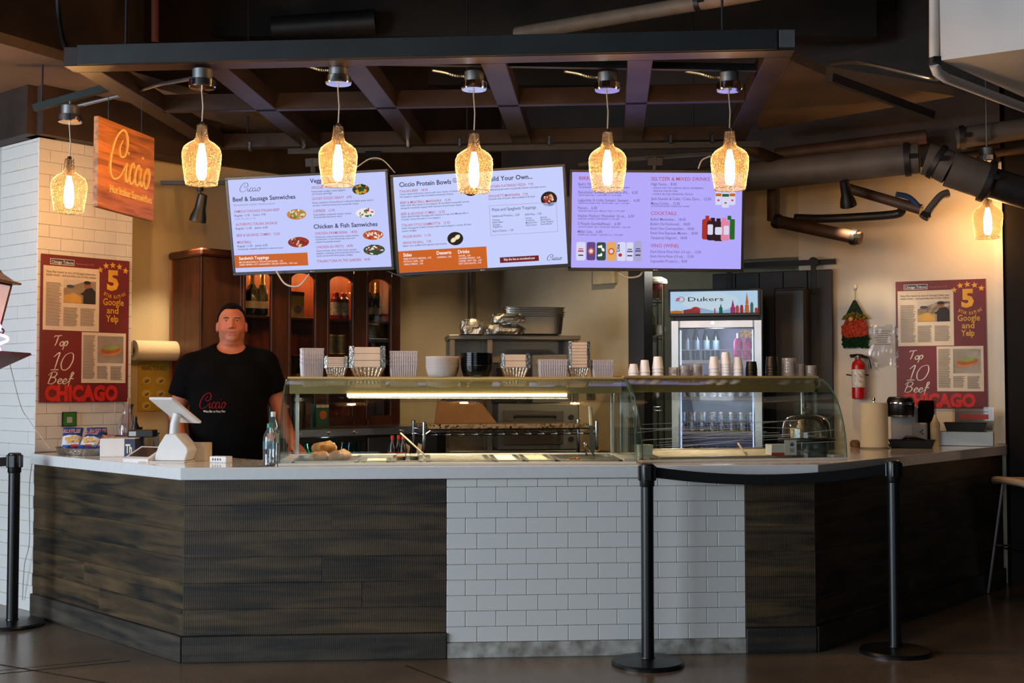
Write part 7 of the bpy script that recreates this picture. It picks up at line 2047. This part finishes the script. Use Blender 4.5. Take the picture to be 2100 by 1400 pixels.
for i in range(97):
    a = 2 * PI * i / 96; r = .155 + .024 * math.cos(8 * a); pts.append((r * math.cos(a) * .95, -.02, .215 + r * math.sin(a) * .62))
nl.tube(pts, .008, 8); nl.build('neon_flower', emis('neon_pink', (236, 120, 255), 7, True), t)
G().tube([(0, 0, .13), (0, 0, ztop + .02)], .012, 8).build('stem', mat('plum_frame'), t)
G().tube([(0, 0, zeave + .16), (0, 0, 3.19 - t.location.z)], .004, 6).build('hanging_cord', CABB, t)
point('lantern_light', (q.x + .05, q.y - .25, t.location.z + .22), 1.5, (.95, .45, 1), .05)
cable([P(20, 745, 6.8), P(42, 830, 7.3), P(60, 862, 7.42), P(103, 920, 7.36)], CABW, 'thin white cable running from the lantern to the worktop', .002)
cable([P(68, 930, 7.36), P(60, 1000, 7.40), P(60, 1110, 7.42), P(50, 1158, 7.44), P(46, 1230, 7.5)], CABW, 'thin white cable hanging down beside the counter end', .003)
# ------------------------------------------------------------------ the man behind the counter
def surfnet(f, xs, ys, zs):
    """smooth closed surface where f < 0, on a (possibly uneven) grid"""
    xs, ys, zs = (np.asarray(a, np.float32) for a in (xs, ys, zs))
    X, Y, Z = np.meshgrid(xs, ys, zs, indexing='ij')
    V = f(X, Y, Z); nx, ny, nz = V.shape
    acc = np.zeros((nx - 1, ny - 1, nz - 1, 3), np.float32); cnt = np.zeros((nx - 1, ny - 1, nz - 1), np.float32)
    cor = [(i, j, k) for i in (0, 1) for j in (0, 1) for k in (0, 1)]
    sl = lambda A, c: A[c[0]:nx - 1 + c[0], c[1]:ny - 1 + c[1], c[2]:nz - 1 + c[2]]
    for a in cor:
        for b in cor:
            if sum(abs(p - q) for p, q in zip(a, b)) == 1 and a < b:
                va, vb = sl(V, a), sl(V, b); m = (va < 0) != (vb < 0)
                t = np.where(m, va / np.where(m, va - vb, 1), 0)
                for d, A in enumerate((X, Y, Z)):
                    pa, pb = sl(A, a), sl(A, b); acc[..., d] += np.where(m, pa + (pb - pa) * t, 0)
                cnt += m
    act = cnt > 0; idx = -np.ones(cnt.shape, np.int64); idx[act] = np.arange(act.sum())
    verts = acc[act] / cnt[act][:, None]
    faces = []
    ins = V < 0
    def quads(e, c4_, flip):
        i, j, k = np.nonzero(e)
        if len(i) == 0: return
        q = np.stack([idx[i + c[0], j + c[1], k + c[2]] for c in c4_], 1)
        fl = flip[i, j, k]; q[fl] = q[fl][:, ::-1]; faces.append(q)
    A, B = ins[:-1, 1:-1, 1:-1], ins[1:, 1:-1, 1:-1]; quads(A != B, [(0, 0, 0), (0, 1, 0), (0, 1, 1), (0, 0, 1)], B)
    A, B = ins[1:-1, :-1, 1:-1], ins[1:-1, 1:, 1:-1]; quads(A != B, [(0, 0, 0), (0, 0, 1), (1, 0, 1), (1, 0, 0)], B)
    A, B = ins[1:-1, 1:-1, :-1], ins[1:-1, 1:-1, 1:]; quads(A != B, [(0, 0, 0), (1, 0, 0), (1, 1, 0), (0, 1, 0)], B)
    return verts, np.concatenate(faces)
def smin(a, b, k):
    h = np.clip(.5 + .5 * (b - a) / k, 0, 1)
    return b + (a - b) * h - k * h * (1 - h)
def smax(a, b, k): return -smin(-a, -b, k)
def ell_(X, Y, Z, c, r):
    x, y, z = (X - c[0]) / r[0], (Y - c[1]) / r[1], (Z - c[2]) / r[2]
    k0 = np.sqrt(x * x + y * y + z * z); k1 = np.sqrt((x / r[0]) ** 2 + (y / r[1]) ** 2 + (z / r[2]) ** 2)
    return k0 * (k0 - 1) / np.maximum(k1, 1e-6)
def cap_(X, Y, Z, a, b, r0, r1=None):
    r1 = r0 if r1 is None else r1
    a, b = np.array(a), np.array(b); d = b - a; L = float(d @ d)
    t = np.clip(((X - a[0]) * d[0] + (Y - a[1]) * d[1] + (Z - a[2]) * d[2]) / L, 0, 1)
    return np.sqrt((X - a[0] - d[0] * t) ** 2 + (Y - a[1] - d[1] * t) ** 2 + (Z - a[2] - d[2] * t) ** 2) - (r0 + (r1 - r0) * t)
HX = .014
SHL, ELL, WRL = (-.225, .01, 1.465), (-.305, .03, 1.19), (-.27, -.20, 1.05)
SHR, ELR, WRR = (.215, .01, 1.485), (.30, .02, 1.205), (.375, -.15, 1.015)
def head(X, Y, Z):
    f = ell_(X, Y, Z, (HX, .006, 1.738), (.0795, .098, .110))
    f = smin(f, ell_(X, Y, Z, (HX, -.028, 1.688), (.0690, .066, .074)), .025)
    f = smin(f, ell_(X, Y, Z, (HX, -.066, 1.632), (.030, .024, .019)), .022)
    f = smin(f, ell_(X, Y, Z, (HX, -.020, 1.606), (.050, .050, .022)), .022)
    for s in (-1, 1):
        f = smin(f, ell_(X, Y, Z, (HX + s * .038, -.060, 1.694), (.028, .026, .024)), .018)
        f = smin(f, ell_(X, Y, Z, (HX + s * .050, -.008, 1.652), (.020, .034, .028)), .025)
    f = smin(f, cap_(X, Y, Z, (HX - .036, -.0770, 1.7600), (HX + .036, -.0770, 1.7600), .0105), .016)
    for s in (-1, 1):
        f = smax(f, -ell_(X, Y, Z, (HX + s * .032, -.0990, 1.7408), (.023, .0185, .0105)), .010)
        f = smin(f, cap_(X, Y, Z, (HX + s * .020, -.0825, 1.7462), (HX + s * .043, -.0775, 1.7452), .0034), .004)
        f = smin(f, cap_(X, Y, Z, (HX + s * .020, -.0820, 1.7350), (HX + s * .042, -.0775, 1.7352), .0032), .005)
    f = smin(f, cap_(X, Y, Z, (HX, -.0880, 1.748), (HX, -.1080, 1.7065), .0070, .0105), .012)
    for s in (-1, 1):
        f = smin(f, ell_(X, Y, Z, (HX + s * .0125, -.0965, 1.7000), (.0085, .010, .0072)), .007)
    f = smin(f, cap_(X, Y, Z, (HX - .016, -.0885, 1.6715), (HX + .016, -.0885, 1.6715), .0042), .008)
    f = smin(f, cap_(X, Y, Z, (HX - .014, -.0870, 1.6600), (HX + .014, -.0870, 1.6600), .0050), .009)
    for s in (-1, 1): f = smax(f, -cap_(X, Y, Z, (HX, -.0950, 1.6655), (HX + s * .027, -.0870, 1.6680), .0030), .004)
    for s in (-1, 1):
        e = ell_(X, Y, Z, (HX + s * .0845, .012, 1.704), (.0115, .020, .033))
        e = smax(e, -ell_(X, Y, Z, (HX + s * .0960, .004, 1.706), (.008, .011, .020)), .006)
        f = smin(f, e, .010)
    return f
def torso(X, Y, Z):
    f = ell_(X, Y, Z, (0, .01, 1.385), (.225, .135, .20))
    f = smin(f, ell_(X, Y, Z, (.0, -.035, 1.15), (.215, .185, .25)), .10)
    f = smin(f, ell_(X, Y, Z, (0, .0, .93), (.195, .155, .15)), .08)
    for s, S_ in ((-1, SHL), (1, SHR)):
        f = smin(f, cap_(X, Y, Z, (s * .03, .03, 1.555), (S_[0] * .86, .02, S_[2] + .012), .050, .062), .05)
        f = smin(f, ell_(X, Y, Z, (s * .10, -.085, 1.385), (.10, .055, .075)), .05)
    return f
def arms(X, Y, Z):
    f = smin(cap_(X, Y, Z, SHL, ELL, .068, .047), cap_(X, Y, Z, ELL, WRL, .047, .031), .02)
    g = smin(cap_(X, Y, Z, SHR, ELR, .068, .047), cap_(X, Y, Z, ELR, WRR, .047, .031), .02)
    return np.minimum(f, g)
def legs(X, Y, Z):
    f = 9.
    for s in (-1, 1):
        l = smin(cap_(X, Y, Z, (s * .10, 0, .86), (s * .115, 0, .48), .095, .062), cap_(X, Y, Z, (s * .115, 0, .48), (s * .12, .02, .09), .062, .042), .03)
        l = smin(l, cap_(X, Y, Z, (s * .12, .02, .05), (s * .14, -.16, .04), .045, .04), .03)
        f = np.minimum(f, l)
    return f
def body(X, Y, Z):
    f = smin(torso(X, Y, Z), cap_(X, Y, Z, (.004, .03, 1.48), (HX, .016, 1.64), .074, .064), .03)
    f = smin(f, head(X, Y, Z), .022)
    f = smin(f, arms(X, Y, Z), .03)
    return smin(f, legs(X, Y, Z), .04)
def fine(a, b, c, d, s0, s1):
    return np.concatenate([np.arange(a, b, s0), np.arange(b, c, s1), np.arange(c, d + s0, s0)])
gx, gy, gz = fine(-.42, -.10, .13, .46, .016, .0042), fine(-.30, -.13, .0, .22, .018, .0042), fine(-.02, 1.56, 1.87, 1.88, .017, .0042)
bv_, bf_ = surfnet(body, gx, gy, gz)
def hand(w, direction, side):
    """palm, four fingers and a thumb rooted at wrist w; direction = way the fingers point"""
    w = Vector(w); d = Vector(direction).normalized(); up = Vector((0, 0, 1)); r = d.cross(up).normalized(); u = r.cross(d).normalized()
    pt = lambda a, b, c: tuple(w + d * a + r * b + u * c)
    segs = [(pt(-.03, 0, 0), pt(.02, 0, 0), .030, .027)]
    for b, L in ((-.030, .066), (-.010, .076), (.011, .072), (.031, .056)):
        segs += [(pt(.01, b * .6, 0), pt(.085, b, .004), .017, .0125), (pt(.085, b, .004), pt(.085 + L * .5, b * 1.1, -.006), .0105, .0095), (pt(.085 + L * .5, b * 1.1, -.006), pt(.085 + L, b * 1.12, -.026), .0095, .0075)]
    s = side
    segs += [(pt(.015, -s * .02, -.004), pt(.05, -s * .050, -.012), .016, .012), (pt(.05, -s * .050, -.012), pt(.082, -s * .060, -.02), .0115, .0085)]
    def f(X, Y, Z):
        q = None
        for a, b, r0, r1 in segs:
            c = cap_(X, Y, Z, a, b, r0, r1); q = c if q is None else smin(q, c, .006)
        return q
    lo, hi = Vector((min(min(a[i], b[i]) for a, b, *_ in segs) - .04 for i in range(3))), Vector((max(max(a[i], b[i]) for a, b, *_ in segs) + .04 for i in range(3)))
    return surfnet(f, *[np.arange(lo[i], hi[i], .0034) for i in range(3)])
parts = [(bv_, bf_), hand(WRL, (.25, -.9, -.25), 1), hand(WRR, (.45, -.62, -.62), -1)]
allv, allf, nn = [], [], 0
for v, f in parts: allv.append(v); allf.append(f + nn); nn += len(v)
bv_, bf_ = np.concatenate(allv), np.concatenate(allf)
MAN = (-1.722, 7.42, 0); MANA = .215
man = thing('person', 'man in a black T-shirt standing behind the cash desk facing the camera', 'person', MAN, MANA)
man.scale = (1.012,) * 3
def nmesh(name, v, f, m, parent):
    me = bpy.data.meshes.new(name); me.from_pydata(v.tolist(), [], f.tolist()); me.validate()
    me.materials.append(m); me.shade_smooth()
    o = bpy.data.objects.new(name, me); COL.objects.link(o); o.parent = parent
    return o
def skin_mat():
    m, t, b = nt('skin'); N = t.nodes; L = t.links
    at = N.new('ShaderNodeAttribute'); at.attribute_name = 'tone'
    L.new(at.outputs['Color'], b.inputs['Base Color'])
    b.inputs['Roughness'].default_value = .55; b.inputs['Specular IOR Level'].default_value = .3; b.inputs['Subsurface Weight'].default_value = .12; b.inputs['Subsurface Radius'].default_value = (.012, .005, .003)
    return m
bo = nmesh('body', bv_, bf_, skin_mat(), man)
x, y, z = bv_[:, 0] - HX, bv_[:, 1], bv_[:, 2]
col = np.tile(np.array(lin((178, 108, 80))), (len(bv_), 1))
def blend(mask, c):
    global col
    col = col * (1 - mask[:, None]) + np.array(lin(c)) * mask[:, None]
gs_ = lambda d2, s: np.exp(-d2 / (2 * s * s))
for s in (-1, 1): blend(.45 * gs_((x - s * .042) ** 2 + (z - 1.700) ** 2, .02) * (y < 0), (196, 96, 76))
blend(.4 * gs_(x ** 2 + (z - 1.703) ** 2, .012) * (y < -.07), (200, 100, 80))
blend(.35 * np.clip((1.690 - z) / .03, 0, 1) * np.clip((z - 1.600) / .02, 0, 1) * (y < .0), (160, 112, 92))
blend(.75 * gs_((x / 2.1) ** 2 + ((z - 1.6660) / .8) ** 2, .0085) * (y < -.075), (150, 78, 68))
blend(.35 * ((z < 1.4)), (196, 120, 92))
ca_ = bo.data.color_attributes.new('tone', 'FLOAT_COLOR', 'POINT')
ca_.data.foreach_set('color', np.concatenate([col, np.ones((len(col), 1))], 1).astype(np.float32).ravel())
# clothing
SHIRT = mat('black_cotton', (7, 7, 8), .9, var=.15, bump=.12, bs=300, spec=.08)
def shirt(X, Y, Z):
    f = torso(X, Y, Z) - .014 - .004 * np.sin(X * 22 + Z * 9) * np.sin(Z * 17 + X * 6) - .010 * np.clip((1.15 - Z) / .2, 0, 1)
    for S_, E_2 in ((SHL, ELL), (SHR, ELR)):
        a, b = np.array(S_), np.array(E_2); d = (b - a) / np.linalg.norm(b - a)
        sl_ = cap_(X, Y, Z, a, b, .080, .084)
        t = (X - a[0]) * d[0] + (Y - a[1]) * d[1] + (Z - a[2]) * d[2]
        sl_ = smax(sl_, t - .185, .008)
        f = smin(f, sl_, .035)
    f = smax(f, .88 - Z, .01)
    f = smax(f, -ell_(X, Y, Z, (.010, -.045, 1.615), (.094, .120, .078)), .010)
    f = smax(f, -cap_(X, Y, Z, (HX, .012, 1.58), (HX, .012, 1.75), .082), .008)
    return f
sv, sf = surfnet(shirt, np.arange(-.45, .46, .0085), np.arange(-.27, .22, .0085), np.arange(.85, 1.65, .0085))
so_ = nmesh('t_shirt', sv, sf, SHIRT, man)
so_['label'] = 'black short sleeved T-shirt with red script print'
cr = G(); n = 40
from mathutils.bvhtree import BVHTree
bvh = BVHTree.FromPolygons([Vector(p) for p in sv.tolist()], [tuple(q) for q in sf.tolist()])
ik = Ink(0, 0.)
ik.script('Ciccio', -.165, 1.222, -.015, .085, .0075, mat('shirt_red', (112, 18, 24), .8, spec=.1), 'shirt_print', 1)
ik.text('Wine Bar at Navy Pier', -.142, 1.198, -.015, .013, mat('shirt_white', (206, 196, 186), .7), 'shirt_print', 1, .01)
for (nm, mn, ly), (g, m_) in ik.g.items():
    out = []
    for p in g.v:
        h = bvh.ray_cast(Vector((p[0], -1, p[2])), Vector((0, 1, 0)))
        out.append((p[0], (h[0].y if h[0] else -.22) - .0022, p[2]))
    g.v = out; g.build(nm, m_, so_, smooth=False, fix=False)
def jeans(X, Y, Z):
    return smax(smin(legs(X, Y, Z), ell_(X, Y, Z, (0, .0, .93), (.195, .155, .15)), .05) - .012, np.maximum(Z - .95, .07 - Z), .01)
jv, jf = surfnet(jeans, np.arange(-.26, .27, .014), np.arange(-.22, .22, .014), np.arange(.04, 1.0, .014))
nmesh('trousers', jv, jf, mat('dark_denim', (30, 34, 46), .9), man)
def hair(X, Y, Z):
    f = ell_(X, Y, Z, (HX, .010, 1.7385), (.0865, .1045, .1165)) + .0010 * np.sin(X * 300 + Y * 60) * np.sin(Y * 90 + Z * 160)
    line = 1.8130 - 1.55 * np.clip(Y + .052, 0, .08) - .25 * np.clip(Y - .03, 0, 1) - .004 * np.cos((X - HX) * 40)
    f = smax(f, line - Z, .006)
    f = smax(f, -head(X, Y, Z) - .004, .004)
    for s in (-1, 1): f = smax(f, -ell_(X, Y, Z, (HX + s * .093, .010, 1.702), (.024, .026, .038)), .004)
    return f
hv, hf = surfnet(hair, np.arange(-.10, .125, .0042), np.arange(-.11, .13, .0042), np.arange(1.62, 1.875, .0042))
nmesh('hair', hv, hf, mat('dark_hair', (9, 7, 6), .8, var=.3, vs=120, bump=.3, bs=260, spec=.1), man)
bbv = BVHTree.FromPolygons([Vector(p) for p in bv_.tolist()], [tuple(q) for q in bf_.tolist()])
EYEW = mat('eye_white', (150, 134, 126), .3); IRIS = mat('iris_dark', (34, 28, 26), .15); BROW = mat('brow_hair', (48, 34, 28), .8)
for s in (-1, 1):
    e = G().sphere((HX + s * .032, -.0700, 1.7405), .0130, n=14, m=10).build('eye', EYEW, man)
    G().sphere((HX + s * .032 + .0005, -.0815, 1.7405), .0052, .0025, .0052, n=12, m=8).build('iris', IRIS, e)
    bp_ = []
    for p in spline([(HX + s * .013, 0, 1.7545), (HX + s * .030, 0, 1.7590), (HX + s * .048, 0, 1.7550)], 6):
        h = bbv.ray_cast(Vector((p.x, -1, p.z)), Vector((0, 1, 0))); bp_.append((p.x, h[0].y + .0005, p.z))
    G().tube(bp_, [.0016 + .0016 * math.sin(PI * i / 12) for i in range(13)], 6).build('eyebrow', BROW, man)
